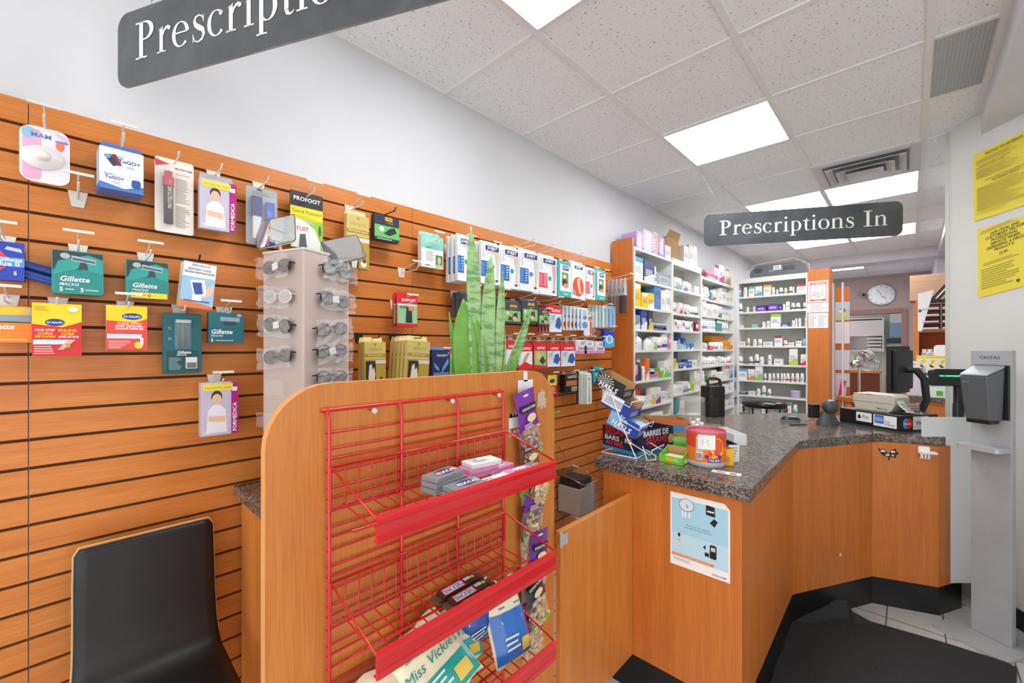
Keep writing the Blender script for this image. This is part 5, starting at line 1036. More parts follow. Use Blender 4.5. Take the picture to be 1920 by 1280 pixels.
stock('', *a, c4, S(2, u1), 1.625, [(54, 130, 1090, 'x', '7C98AE', 'DCE4E8'), (142, 214, 1035, 'x', '2A3C98', 'E2E6F2'), (230, 282, 1045, 'x', '2C343A', 'E8C82A'), (290, 445, 1232, 'x', 'CFD4E0', '4A5AA0'), (292, 447, 1212, 'x', 'D8DCE6', '5A6AB0', 0, .013), (294, 440, 1195, 'x', 'E2E4EA', '4A5AA0', 0, .026)])
stock('', *a, c5, S(3, u1), 1.454, [(48, 86, 265, 'x', 'F0EAEA', 'D88A98'), (88, 180, 145, 'j', 'DCE0E6', 'F4F4F2'), (222, 288, 190, 'j', W0, '3A5AA8'), (290, 338, 200, 'x', W0, '9AC86A'), (342, 372, 215, 'b', W0, '3A4A98'), (376, 408, 200, 'b', W0, 'D85A8A'), (411, 438, 165, 'b', W0, '3A4AA8'), (442, 468, 160, 'b', W0, '5A6AC8'), (471, 508, 200, 'x', 'E48AC0', 'F4E6F0')])
stock('', *a, c5, S(4, u1), 1.20, [(46, 100, 535, 'x', 'E8A8D8', '4A3A8A'), (104, 140, 430, 'x', '6A1E48', None, .05), (112, 168, 475, 'j', '4A3A48', 'F0EEEA'), (172, 200, 555, 'b', W0, 'E4E4E6'), (202, 240, 460, 'x', 'F0782A', 'F4E8DC'), (245, 352, 620, 'x', 'EE7AA8', '9AD0D8'), (247, 300, 580, 'x', '7AC0CC', 'F0F0F0', 0, .045), (368, 410, 575, 'x', '8ACB4A', 'F0F4E4'), (418, 470, 490, 'x', W0, '7AC84A'), (474, 515, 470, 'x', W0, '3AA86A')])
stock('', *a, c5, S(5, u1), .98, [(48, 84, 860, 'b', W0, 'DDE4F0'), (88, 226, 805, 'x', 'E8562A', 'D84A22', .07, .0), (110, 160, 915, 'b', W0, 'E4E4E6'), (165, 220, 915, 'b', W0, 'E4E4E6'), (232, 262, 905, 'x', W0, Q), (266, 312, 812, 'x', 'F0EEDC', 'E4C83A'), (318, 378, 806, 'x', 'EAE4EE', '8A4A9A'), (384, 440, 855, 'x', W0, Q), (444, 515, 870, 'x', W0, 'A8D8A8')])
stock('', *a, c5, S(6, u1), .74, [(265, 405, 1110, 'x', W0, 'E0506A'), (410, 500, 1140, 'x', 'F0F0D8', None)])
stock('', *a, c4, 'top of '+u2, 2.312, [(655, 712, 265, 'x', 'DCDCDA', None), (716, 770, 258, 'x', 'D2D2D0', None), (772, 812, 268, 'x', 'E4E2DE', None)])
stock('', *a, c4, S(0, u2), 2.03, [(542, 628, 645, 'x', W0, '7AB4B0'), (650, 700, 688, 'x', W0, '8A7ABC'), (706, 730, 700, 'b', W0, 'E6C8D8'), (733, 752, 712, 'b', W0, 'B8D8C8'), (782, 812, 745, 'x', W0, Q), (815, 840, 752, 'x', W0, Q)])
stock('', *a, c4, S(1, u2), 1.80, [(541, 573, 940, 'b', W0, 'E8643A'), (602, 640, 945, 'x', W0, 'D83A3A'), (657, 685, 962, 'x', W0, '6A5AB0'), (690, 724, 968, 'x', W0, 'A8D8A8'), (738, 764, 985, 'b', W0, '8A8AA8'), (767, 798, 990, 'b', W0, '6A6A78'), (806, 838, 995, 'b', W0, '4A4A58')])
stock('', *a, c4, S(2, u2), 1.64, [(543+i*32, 572+i*32, 1145+i*4, 'b' if i % 3 else 'x', W0, ('D85A4A', 'E48AA0', 'DCDCE0', '6A88C8', 'A0A8B8', '8A9AC0', '9AA0B0')[i]) for i in range(7)]+[(795, 832, 1180, 'x', '8A1E38', 'E8DCDC')])
stock('', *a, c5, S(3, u2), 1.455, [(545, 595, 250, 't', W0, None), (640, 680, 283, 'x', 'BFD8E8', '3A7AC0'), (641, 678, 150, 'x', '2A5A9C', None, .05), (692, 724, 215, 'x', '2F66B0', None, .04), (694, 722, 283, 'x', '4AA0DC', 'D8E8F4'), (742, 776, 283, 'x', '3A8AD0', 'E8F0F8')])
stock('', *a, c5, S(4, u2), 1.27, [(545, 558, 460, 'x', 'E8C84A', None), (560, 590, 510, 'x', 'F0E8D8', 'E8A03A'), (560, 600, 380, 'x', '2A3468', None, .06), (604, 652, 378, 'x', '2A3A8C', None, .06), (596, 645, 515, 'x', '2E3A78', 'E0E0E8'), (650, 678, 500, 'x', '6AA0D8', 'F0F4F8'), (680, 702, 475, 'x', '2340A0', None), (704, 750, 475, 'x', '2442A4', 'D8E0F4'), (754, 812, 478, 'x', W0, Q)])
stock('', *a, c5, S(5, u2), 1.03, [(550, 585, 770, 'b', W0, Q), (590, 640, 780, 'x', W0, Q), (645, 715, 740, 'x', 'ECECEE', '7A8AB0'), (720, 744, 765, 'b', W0, '4A9A8A'), (747, 776, 742, 'x', 'C8DC3A', '8AC04A'), (782, 812, 610, 'x', W0, None), (814, 842, 640, 'x', W0, None)])
stock('', *a, c5, S(6, u2), .78, [(550, 600, 950, 'x', '4A9A9A', 'E8F0F0'), (605, 660, 960, 'x', 'DCE4E8', None)])
stock('', *a, c4, 'top of '+u3, 2.237, [(925, 1062, 605, 'x', 'C83A6A', 'E8B8C8'), (1024, 1072, 485, 'x', 'E8D8E4', '8A2A5A', 0, .0), (1078, 1142, 495, 'x', 'E4EEF2', 'C83A7A'), (1150, 1190, 560, 'x', 'DDE8D8', '7AB07A'), (1196, 1236, 545, 'j', 'D88A5A', 'E8503A')])
stock('', *a, c4, S(0, u3), 2.0, [(877, 894, 725, 'b', W0, Q), (898, 945, 755, 'x', W0, 'C8C0E0'), (950, 968, 790, 'b', W0, '2A9AA8'), (972, 992, 792, 'x', '3AA0A8', 'E8F0F0'), (998, 1022, 790, 'x', 'E8E0DC', 'E04A3A'), (1028, 1054, 795, 'b', W0, 'D86A5A'), (1072, 1110, 825, 'x', W0, Q), (1112, 1165, 775, 'x', W0, 'C8A8B0'), (1168, 1205, 830, 'x', W0, Q), (1208, 1246, 822, 'x', 'F0EEE0', 'E8DC8A')])
stock('', *a, c4, S(1, u3), 1.82, [(880, 925, 925, 'x', W0, Q), (930, 985, 955, 'x', W0, 'F0C8C0'), (990, 1062, 965, 'x', W0, Q), (1066, 1108, 985, 'x', W0, '3A9A7A'), (1112, 1145, 995, 'x', W0, 'B8B0D8'), (1148, 1190, 1000, 'x', W0, 'A8A0D0'), (1194, 1218, 1025, 'x', W0, Q), (1222, 1248, 1040, 'b', W0, Q)])
stock('', *a, c4, S(2, u3), 1.66, [(880+i*34, 910+i*34, 1125, 'b', W0, ('7A7AC8', '8A8AD0', 'C8C8D8', 'D0D0D8', 'C0C0D0')[i]) for i in range(5)]+[(1052, 1112, 1162, 'x', '5AA0A0', 'E8EEF0')]+[(1120+i*28, 1145+i*28, 1170, 'b', W0, 'B8B8C0') for i in range(3)])
stock('', *a, c5, S(3, u3), 1.446, [(880, 915, 270, 'x', W0, Q), (918, 955, 272, 'b', W0, 'D8B8B8'), (960, 1004, 300, 'x', 'D8283A', 'F4E8E8'), (1008, 1040, 265, 'b', W0, 'D86A7A'), (1044, 1078, 262, 'b', W0, '7A6AB0'), (1082, 1112, 262, 'b', W0, Q), (1114, 1138, 262, 'b', W0, 'C8C8D8'), (1142, 1172, 245, 'x', 'F09A1A', 'F4C86A'), (1062, 1188, 192, 'x', 'F0A01E', 'E88A14', .06, .1), (1176, 1212, 235, 'x', 'F0981A', 'F4D88A'), (1216, 1256, 285, 'x', 'F0A42A', 'F4E0B0')])
stock('', *a, c5, S(4, u3), 1.27, [(882+i*35, 912+i*35, 432+(i % 3)*8, 'b' if i != 5 else 'x', W0, ('B8C0D8', 'C8C8D0', 'D0D0D8', 'B0B0C0', 'D8C8D0', 'E4E4E8', 'C0C8E0', '9AA8C8', 'D0D0D8')[i]) for i in range(9)]+[(1205, 1240, 430, 'b', W0, 'E0503A'), (1244, 1272, 440, 'b', W0, 'C8D8A8')])
stock('', *a, c5, S(5, u3), 1.09, [(887, 918, 608, 'b', W0, 'F0C8C8'), (925, 980, 685, 'x', '2A9A68', 'D8ECE0'), (985, 1050, 602, 'x', W0, 'E8743A'), (1056, 1094, 622, 't', W0, None), (1098, 1140, 620, 't', W0, None), (1152, 1172, 550, 'x', W0, 'E86A4A'), (1176, 1196, 548, 'x', W0, 'E86A4A'), (1206, 1240, 542, 'x', 'B8D4EC', '4A8AC8'), (1246, 1286, 545, 'x', 'DCE6F2', '6A9AD0')])
stock('', *a, c5, S(6, u3), .93, [(1125, 1150, 765, 'x', W0, '5A5A60'), (1155, 1185, 770, 'b', W0, Q), (1188, 1220, 760, 'x', W0, Q), (1224, 1252, 745, 't', W0, None), (1256, 1285, 740, 'x', W0, Q)])
stock('', *a, c5, S(7, u3), .74, [(1135, 1175, 965, 'x', 'ECECE6', Q), (1180, 1235, 960, 'x', W0, Q), (1240, 1290, 930, 'x', 'E4DCF0', '7A5AB0')])
P4 = lambda x, y: ony(x, y, 5.775)
c6 = lambda x, y: (1370+x/8, 480+y/8); c7 = lambda x, y: (1370+x/7.53, 630+y/7.53)
b_ = (P4, 0)
stock('', *b_, c6, S(0, u4), 2.10, [(105, 155, 515, 'b', '8AC0E4', '4A90CC'), (182, 245, 470, 'b', W0, Q), (268, 355, 458, 'x', W0, '5AC08A'), (370, 465, 452, 'x', W0, '5AB8C8'), (492, 600, 432, 'x', W0, 'F0A02A'), (610, 660, 468, 'b', W0, 'C8D0D8'), (676, 714, 500, 'b', 'DCE4E8', 'D0D8DC'), (722, 780, 472, 'b', W0, '3A3A50'), (800, 845, 478, 'b', 'F0E8D0', 'E8B84A'), (870, 922, 458, 'b', W0, '3A3A50'), (926, 956, 462, 'b', W0, 'D8D88A'), (992, 1130, 428, 'x', W0, 'D8323A')])
stock('', *b_, c6, S(1, u4), 1.91, [(106, 172, 712, 'b', W0, '4A4A5A'), (230, 272, 762, 'b', W0, Q), (330, 368, 757, 'b', W0, 'E0C8C8'), (385, 532, 737, 'x', '5A2A9A', '8A5ABC'), (555, 718, 722, 'x', '5F2CA4', '9060C4'), (724, 768, 722, 'x', '4A2488', None), (775, 820, 722, 'b', W0, Q), (830, 882, 682, 'x', W0, None), (902, 962, 702, 'b', W0, '3A3A50'), (970, 1042, 702, 'b', W0, '3A3A50'), (1082, 1132, 697, 'b', W0, '3A3A50')])
stock('', *b_, c6, S(2, u4), 1.715, [(120, 188, 1035, 'x', 'E4E8E8', None), (320, 402, 1025, 'x', '8AD0C8', None), (465, 520, 985, 'b', W0, Q), (542, 586, 972, 'x', W0, None), (600, 745, 868, 'x', 'EEF0EE', '9ACB2A'), (765, 865, 998, 'x', '2F5A9C', '9AC8E8'), (912, 962, 965, 'b', W0, Q), (966, 1000, 935, 'b', W0, Q), (1010, 1056, 932, 'b', W0, Q), (1112, 1136, 905, 'x', 'E8EEDC', 'B8D84A')])
stock('', *b_, c7, S(3, u4), 1.49, [(100, 205, 75, 'x', 'E8E8E6', None), (226, 268, 32, 'b', W0, 'C88A8A'), (310, 362, 42, 'b', W0, Q), (376, 440, 42, 'b', W0, 'B8B8D0'), (458, 592, 78, 'x', 'E8E8E6', None), (620, 725, -5, 'x', W0, '8A3A4A'), (742, 796, 62, 'b', W0, 'D85A5A'), (812, 895, 88, 'x', 'ECECEA', None), (920, 1000, 42, 'x', W0, '4A4A7A'), (1018, 1075, 40, 'x', '9ACBE8', '5AA0D0')])
stock('', *b_, c7, S(4, u4), 1.266, [(100, 168, 288, 'b', W0, '7A5AC0'), (252, 308, 288, 'b', W0, '4A4A5A'), (330, 394, 256, 'b', W0, '4A4A5A'), (400, 464, 292, 'b', W0, Q), (516, 576, 266, 'b', W0, Q), (612, 735, 322, 'x', W0, Q), (826, 942, 182, 'x', 'EEF0EA', 'B8D04A'), (990, 1072, 258, 'x', W0, 'E02A3A')])
stock('', *b_, c7, S(5, u4), 1.07, [(108, 228, 462, 'x', W0, '5AA8DC'), (246, 338, 467, 'x', W0, 'E88A4A'), (346, 448, 405, 'x', W0, '9AC870')]+[(x, x+w_, 527, 'b', W0, c) for x, w_, c in ((466, 38, '7A7A88'), (525, 46, 'C8D0DC'), (584, 42, 'D86A7A'), (642, 42, 'E8703A'), (702, 32, '8AC8D0'), (738, 38, 'D8A0B0'), (780, 50, 'C83A6A'), (848, 46, 'D87A6A'), (910, 56, 'D8A0B0'), (980, 54, 'C8C8D0'))])
stock('', *b_, c7, S(6, u4), .886, [(120, 240, 772, 'x', '2A3A58', 'D8E0E8'), (246, 348, 778, 'x', 'E8E8EC', None), (360, 416, 742, 'b', W0, Q), (434, 494, 702, 'b', W0, '4AA87A'), (514, 568, 748, 'b', W0, '5A7AB0'), (830, 978, 772, 't', 'C4B4E0', None)])
stock('', *b_, c7, S(7, u4), .69, [(130, 190, 960, 'x', W0, Q), (752, 854, 945, 'x', W0, '2AA0A0'), (876, 940, 972, 'b', W0, '3AB07A')])
# open cardboard box on top of the nearest units
p = onx(1256, 480, -1.66)
t = thing('cardboard_box', 'open brown cardboard box on top of the white shelving units', 'box', (-1.63, onx(1249, 480, -1.63).y, 2.3125), R(90))
m = MB(); wv, hv = .29, .19
for q in ((0, 0, 0, wv, .004, hv), (0, .136, 0, wv, .14, hv), (0, .004, 0, .004, .136, hv), (wv-.004, .004, 0, wv, .136, hv), (.004, .004, 0, wv-.004, .136, .004)): m.box(*q, CARD)
m.build('box_body', t)
m = MB(); m.add([(0, 0, hv), (wv, 0, hv), (wv-.03, -.03, hv+.06), (.02, -.03, hv+.06)], [(0, 1, 2, 3)], CARD); m.add([(wv, 0, hv), (wv, .14, hv), (wv+.05, .12, hv+.05), (wv+.05, .02, hv+.05)], [(0, 1, 2, 3)], CARD); m.build('flap', t, solid=.003)
# grey air conditioner-like unit on the far shelving
a = ony(1407, 517, 5.85); b = ony(1512, 505, 5.85)
t = thing('grey_appliance', 'long grey vented appliance lying on top of the far white shelving unit', 'appliance', (a.x, 5.82, 2.326))
L = b.x-a.x; m = MB(); m.prism([(0, 0), (L, 0), (L, .10), (L-.06, .155), (.08, .14), (0, .09)], 0, .2, mat('6A6F73', .5), 'y'); m.build('casing', t, bevel=.006)
m = MB()
for x in [.06+i*.012 for i in range(7)]+[L*.62+i*.013 for i in range(9)]: m.rect(x, .06, x+.006, .11, BLACK, -.001)
m.build('vents', t)
m = MB(); m.rect(L*.44, .075, L*.58, .13, PAPER, -.0012); m.rect(L*.36, .06, L*.45, .078, mat('7AB0D0'), -.0014); m.lines(L*.46, .08, L*.56, .125, 4, GREY, -.0018); m.build('stickers', t)
m = MB(); m.tube([(-.03, 0, .0), (.05, -.01, .16), (L*.8, -.01, .19), (L+.03, -.01, .1), (L+.04, 0, 0)], .004, mat('D8D4CE')); m.build('cable', t)

# ================================================================ things on the counter
def put(px, py): return onz(px, py, ZT)
def tray_box(name, lab, cat, a, b, depth, h, faces, back=0, inner=CARD, hb=None, side=None, group=None, z=0):
    """open topped carton; a,b = front bottom corners in pixels on the counter"""
    A = put(*a); B = put(*b); d = B-A; w = d.length; rz = math.atan2(d.y, d.x); t = thing(name, lab, cat, (A.x, A.y, ZT+.0005+z), rz, group); hb = hb or h
    m = MB(); m.box(0, 0, 0, w, .0025, h, mat(side or 'EEEEEE', .4)); m.box(0, depth-.0025, 0, w, depth, hb, inner)
    for x in (0, w-.0025): m.prism([(.0025, 0), (depth-.0025, 0), (depth-.0025, hb), (.0025, h)], x, x+.0025, mat(side or 'EEEEEE', .4), 'x')
    m.box(0, 0, 0, w, depth, .002, inner); m.box(.003, .003, .002, w-.003, .0035, h*.99, inner); faces(Dk(m, w, h), w, h, depth, m); m.build('carton', t); return t, w
def sideface(m, w, h, depth, fn, right=True):
    x = w if right else 0
    m.T = Matrix.Translation((x, 0, 0)) @ Matrix.Rotation(R(90) if right else R(-90), 4, 'Z')
    fn(Dk(m, depth, h, 0 if right else -depth)); m.T = Matrix()
# sesame snack box
def ses(D, w, h, dep, m):
    D.r(0, 0, 1, 1, '1F2A4A').t('BARRES DE', .10, .72, .92, .96, 'FFFFFF').t('SESAME', .16, .40, .90, .70, 'E8384A').t('BARS SNACK', .3, .24, .9, .36, 'C8324A').r(0, 0, .7, .18, '3A9AD0').e(.92, .5, .08, .2, 'D8B88A')
    sideface(m, w, h, dep, lambda S_: S_.r(0, 0, 1, 1, '1F2A4A').r(0, .55, 1, 1, '3A1424').t('SESAME', .04, .66, .9, .98, 'D8304A').t('BARS . RE', .04, .42, .9, .62, 'F0F0F4').t('AU MIEL', .04, .2, .7, .40, 'E8384A').r(0, 0, 1, .14, '3A9AD0'), False)
t, w = tray_box('snack_box', 'large dark blue and red open sesame bar box behind the wire rack', 'box', (1195, 856), (1262, 842), .22, .115, ses, side='1F2A4A')
sp = put(1156, 838)
# other open cartons
tray_box('snack_box', 'brown open cardboard tray at the back behind the sesame bar box', 'box', (1222, 815), (1290, 815), .16, .085, lambda D, w, h, dep, m: D.r(0, 0, 1, 1, 'B98F5E').r(.0, .7, 1, 1, 'E8703A').r(.5, .2, .9, .65, '4A9AC8'), side='B98F5E')
def halls(c1, c2, tx='HALLS'):
    def f(D, w, h, dep, m):
        D.r(0, 0, 1, 1, c1)
        for k in range(9): a = -1.2+k*.3; D.p([(.42, .68), (.42+.5*sin(a), .68+.34*cos(a)), (.42+.5*sin(a+.12), .68+.34*cos(a+.12))], c2)
        D.t(tx, .06, .10, .92, .48, 'FFFFFF', sh=.2)
    return f
tray_box('lozenge_box', 'upright bright green lozenge box beside the red candy tub', 'box', (1262, 853), (1300, 857), .07, .088, halls('5AB83A', 'B8E08A'), side='4AA82E')
t, w = tray_box('lozenge_box', 'small low green open tray of lemon lozenges in front of the candy tub', 'box', (1236, 864), (1279, 873), .085, .030, lambda D, w, h, dep, m: (D.r(0, 0, 1, 1, '7ACB3A').e(.45, .55, .2, .3, 'F4B82A').l(.65, .3, .95, .8, 3, 'E8F4D8'), sideface(m, w, h, dep, lambda S_: S_.r(0, 0, 1, 1, '8AD84A').e(.5, .4, .25, .25, 'F4F4E8'))), hb=.06, side='7ACB3A')
m = MB(); m.box(.01, .012, .004, w-.01, .07, .026, mat('D8F0B8', .3)); m.build('wrapped_rolls', t, bevel=.004)
t, w = tray_box('candy_box', 'yellow open candy box right of the red tub', 'box', (1352, 873), (1376, 873), .10, .07, lambda D, w, h, dep, m: (D.r(0, 0, 1, 1, 'F4BE1E').e(.4, .4, .3, .2, 'E88A2A'), sideface(m, w, h, dep, lambda S_: S_.r(0, 0, 1, 1, 'F4C83A').e(.5, .4, .3, .3, 'E8A83A').t('sugar free', .1, .7, .9, .85, 'D86A2A'))), side='F4BE1E', inner=mat('F4D85A', .5))
tray_box('snack_box', 'open carton with dark blue printed side behind the yellow candy box', 'box', (1366, 866), (1386, 866), .24, .075, lambda D, w, h, dep, m: (D.r(0, 0, 1, 1, 'E8E8EC').l(.1, .1, .9, .9, 5, GREY), sideface(m, w, h, dep, lambda S_: S_.r(0, 0, 1, 1, '1E3050').r(.05, .1, .35, .5, 'E8ECF0').r(.5, .5, .95, .95, 'C83A4A').l(.5, .1, .9, .4, 3, 'E8ECF0'))), side='24344E')
tray_box('snack_box', 'white and blue open carton with pamphlets at the far side of the box cluster', 'box', (1376, 835), (1400, 835), .20, .055, lambda D, w, h, dep, m: (D.r(0, 0, 1, 1, 'F0F0F2'), sideface(m, w, h, dep, lambda S_: S_.r(0, 0, 1, 1, 'E8EEF4').r(0, 0, 1, .3, '3A6AB0'))), side='E8EEF4', inner=WHITE)
tray_box('tissue_box', 'small white box with red mark behind the red candy tub', 'box', (1347, 815), (1368, 815), .05, .03, lambda D, w, h, dep, m: D.r(.5, .2, .9, .8, 'D84A5A'), inner=WHITE)
# candy tub
p = put(1324, 878); tt = 1.86; c = onz(1324, 869, ZT)
t = thing('candy_tub', 'round clear tub with orange red candy wrapper and a paper note', 'tub', (c.x, c.y, ZT+.0005), R(22))
r = .078; TH = .150
m = MB(); m.lathe([(r*.94, 0), (r, .006), (r, .020), (r*.985, .022), (r*.985, .026)], 0, 0, mat('B8B4BA', .2), 36); m.build('base_rim', t)
m = MB(); lo, hi = .024, TH-.012; n = 48
vs = [(r*cos(2*pi*k/n), r*sin(2*pi*k/n), z) for z in (lo, lo+(hi-lo)*.5, hi) for k in range(n)]
m.add(vs, [(j*n+k, j*n+(k+1) % n, (j+1)*n+(k+1) % n, (j+1)*n+k) for j in (0,) for k in range(n)], mat('F07A24', .25), True); m.add(vs, [(n+k, n+(k+1) % n, 2*n+(k+1) % n, 2*n+k) for k in range(n)], mat('E0482A', .25), True)
def wrap(mb, b, off=.0008):
    for i in range(b, len(mb.v)):
        x, y, z = mb.v[i]; a = x/r-pi/2; rr = r+off-y; mb.v[i] = (rr*cos(a), rr*sin(a), z)
def onround(fn):
    b = len(m.v); fn(); wrap(m, b)
def gl(x0, z0, x1, z1, mm, y=0): n_ = 6; m.add([(x0+(x1-x0)*i/n_, y, z) for z in (z0, z1) for i in range(n_+1)], [(i, i+1, n_+2+i, n_+1+i) for i in range(n_)], mm)
onround(lambda: gl(-.045, .05, -.015, .13, mat('D8B8A8'), -.0002))
onround(lambda: (gl(-.045, .032, -.020, .064, WHITE, -.0004), [m.rect(-.043+k*.0045, .035, -.0405+k*.0045, .060, K, -.0007) for k in range(5)]))
onround(lambda: (m.ell(.042, .085, .030, .040, mat('F4C81E'), -.0003), m.ell(.045, .09, .022, .03, mat('E85A2A'), -.0006)))
onround(lambda: [m.ell(-.002+k*.013, .048+(k % 2)*.012, .008, .008, mat(('5A2A8A', 'E03A2A', 'F4A82A', 'C83A8A', '5A2A8A')[k]), -.0010) for k in range(5)])
onround(lambda: (gl(.002, .025, .055, .040, mat('5A3A9A'), -.0012), m.text('THE BEST', .006, .026, .052, .040, WHITE, -.0018)))
m.build('printed_sleeve', t)
m = MB(); m.lathe([(r*1.0, TH-.012), (r*1.01, TH-.002), (r*.985, TH), (r*.97, TH-.004), (r*.97, .03), (0, .028)], 0, 0, mat('C8606A', .3), 36); m.build('inner_wall', t)
b0 = MB(); m = b0; vs = []
onround(lambda: gl(-.036, .078, .030, .138, PAPER, -.002)); onround(lambda: m.lines(-.020, .095, .018, .12, 3, mat('9A9AA0'), -.0026)); m.build('paper_note', t)
t = thing('paper_slip', 'white printed paper slip lying on the counter in front of the candy tub', 'paper', put(1345, 884)+Vector((0, 0, .001)), R(8))
m = MB(); m.box(-.02, -.02, 0, .085, .018, .0006, PAPER); m.box(0, -.01, .0006, .03, .004, .0009, mat('C86A6A')); m.box(.045, -.012, .0006, .07, .006, .0009, mat('5A5A60')); m.build('slip', t)
# wire lozenge rack with three tilted cartons
A = put(1128, 849); B = put(1193, 861)
t = thing('lozenge_rack', 'white wire counter rack holding three tilted lozenge cartons', 'rack', (A.x, A.y, ZT+.004), R(0))
d = B-A; L = d.length; rzk = math.atan2(d.y, d.x); t.rotation_euler = (0, 0, rzk)
Wt = mat('F0F0EE', .3)
m = MB(); m.tube([(0, 0, 0), (L, 0, 0), (L, .09, 0), (0, .09, 0)], .0028, Wt, 8, True); m.build('base_loop', t)
for y in (.0, .13):
    m = MB(); m.tube([(L, min(y, .09), 0), (L-.07, y, .14), (L-.135, y, .315)], .0026, Wt, 8); m.build('upright', t)
m = MB()
for k in range(3):
    x = L-.035-.048*k; z = .07+.10*k; m.tube([(x, 0, z), (x+.10, 0, z-.045), (x+.11, 0, z-.02), (x+.11, .13, z-.02), (x+.10, .13, z-.045), (x, .13, z)], .0022, Wt, 6)
m.tube([(L+.03, -.0, .06), (L+.05, .0, .0), (L+.08, .02, .004), (L+.05, .1, .0), (L-.02, .1, .03)], .0024, Wt, 6); m.build('cradle', t)
rack = (A, rzk, L)
def tilted(lab, k, c1, c2, top, rays='E8E8EA', txt=True, full=False):
    loc = A+Vector((cos(rzk), sin(rzk), 0))*(L-.150-.033*k)+Vector((-sin(rzk), cos(rzk), 0))*.004; loc.z = ZT+.148+.088*k
    t = thing('lozenge_carton', lab, 'box', loc, 0, None, (0, R(24), rzk)); w, h, dep = .150, .070, .118
    m = MB()
    S1 = mat(c1, .35)
    m.box(0, 0, 0, w, .002, h, S1); m.box(0, dep-.002, 0, w, dep, h, S1); m.box(0, .002, 0, .002, dep-.002, h, S1); m.box(w-.002, .002, 0, w, dep-.002, h*.62, S1); m.box(0, 0, 0, w, dep, .002, S1)
    for q in ((.0025, .0025, .003, w-.0025, .003, h), (.0025, dep-.003, .003, w-.0025, dep-.0025, h), (.0025, .003, .003, .003, dep-.003, h)): m.box(*q, CARD)
    if full: m.box(.004, .004, .004, w-.004, dep-.004, h*.8, mat('A8C8EC', .3))
    D = Dk(m, w, h)
    if txt:
        D.r(.0, 0, .45, 1, c2)
        for q in range(14): a = q*.449; D.p([(.33, .62), (.33+.30*cos(a), .62+.42*sin(a)), (.33+.30*cos(a+.14), .62+.42*sin(a+.14))], rays)
        D.r(0, 0, 1, .0, c1).t('HALLS', .10, .14, .86, .52, 'FFFFFF', sh=.2).r(.2, .07, .8, .10, 'FFFFFF')
    else: D.r(0, .15, 1, 1, 'E6E8EE').l(.1, .3, .9, .8, 4, '7A8AB8').r(.72, 0, 1, 1, c2)
    sideface(m, w, h*.62, dep, lambda S_: S_.r(0, 0, 1, 1, c1).l(.15, .2, .85, .8, 4, 'D8D8DC')); m.build('carton', t)
tilted('topmost tilted lozenge carton, black with white rays, open top', 2, '2C2D31', '36373C', 1)
tilted('middle tilted carton in the wire rack, grey and blue, nearly empty', 1, '2A4AA0', '2A44A0', 1, txt=False)
tilted('lowest tilted lozenge carton in the wire rack, blue, full of rolls', 0, '1F4FA8', '7AB8E4', 1, 'C8E4F4', full=True)
# clear jar with small bottles around it
c = put(1294, 797)
t = thing('clear_jar', 'large clear plastic jar with a lid on the counter left of the black heater', 'jar', (c.x-.0, c.y+.03, ZT+.0005))
m = MB(); r = .080; m.lathe([(r*.9, 0), (r, .01), (r, .135), (r*.92, .155)], 0, 0, FILM, 28); m.build('jar_body', t)
m = MB(); m.lathe([(r*.96, .155), (r*.98, .16), (r*.98, .175), (r*.9, .178)], 0, 0, CRINK, 28); m.build('lid', t)
m = MB(); m.lathe([(.012, .003), (.012, .04), (.008, .045)], -.01, 0, mat('E8A8B8', .4), 10); m.lathe([(.02, .003), (.022, .02), (.005, .03)], .02, .01, mat('E8E8EA'), 10); m.lathe([(.014, .002), (.014, .02)], -.03, .02, mat('2A2A30'), 10); m.build('contents', t)
for i, (px, py) in enumerate(((1299, 806), (1308, 800), (1315, 808), (1306, 812))):
    c = put(px, py); t = thing('small_vial', 'small white capped vial in front of the clear jar, %s from the left' % ORD[i], 'bottle', (c.x, c.y, ZT+.0005), 0, 'vials by the clear jar'); m = MB(); m.lathe([(.013, 0), (.013, .038)], 0, 0, mat('EEF2F4', .3), 12); m.build('vial_body', t); m = MB(); m.lathe([(.0135, .038), (.0135, .052), (0, .053)], 0, 0, WHITE, 12); m.build('cap', t)
c = put(1340, 803); t = thing('loose_lid', 'clear round plastic lid lying on the counter behind the candy tub', 'lid', (c.x, c.y, ZT+.0005)); m = MB(); m.lathe([(.08, 0), (.082, .012), (.078, .014)], 0, 0, FILM, 28); m.build('lid', t)  # clear lid left lying on the counter
# black tower heater
c = put(1350, 783); rzh = TURN+R(12)
t = thing('tower_heater', 'black tower fan heater with a carry handle on the back of the counter', 'heater', (c.x-.06, c.y-.03, ZT+.0005), rzh)
m = MB(); B_ = mat('1F2022', .4); m.prism(rrect(0, 0, .14, .12, .03, 5), .0, .215, B_); m.build('body', t, bevel=.004)
m = MB(); m.prism([(0, .0), (.14, 0), (.14, .045), (.125, .065), (.02, .065), (.0, .045)], .215, .217, B_, 'z'); 
m.tube([(.02, .04, .21), (.02, .05, .262), (.05, .055, .275), (.09, .055, .275), (.12, .05, .262), (.125, .04, .21)], .011, B_, 8); m.build('handle', t)
m = MB(); DG = mat('38393C', .5)
for i in range(10):
    for j in range(12): m.box(.006+i*.0068, -.002, .014+j*.0105, .0108+i*.0068, 0, .021+j*.0105, DG)
m.rect(.01, .175, .07, .178, DG, -.001); m.ell(.018, .165, .006, .006, DG, -.001); m.build('grille', t)
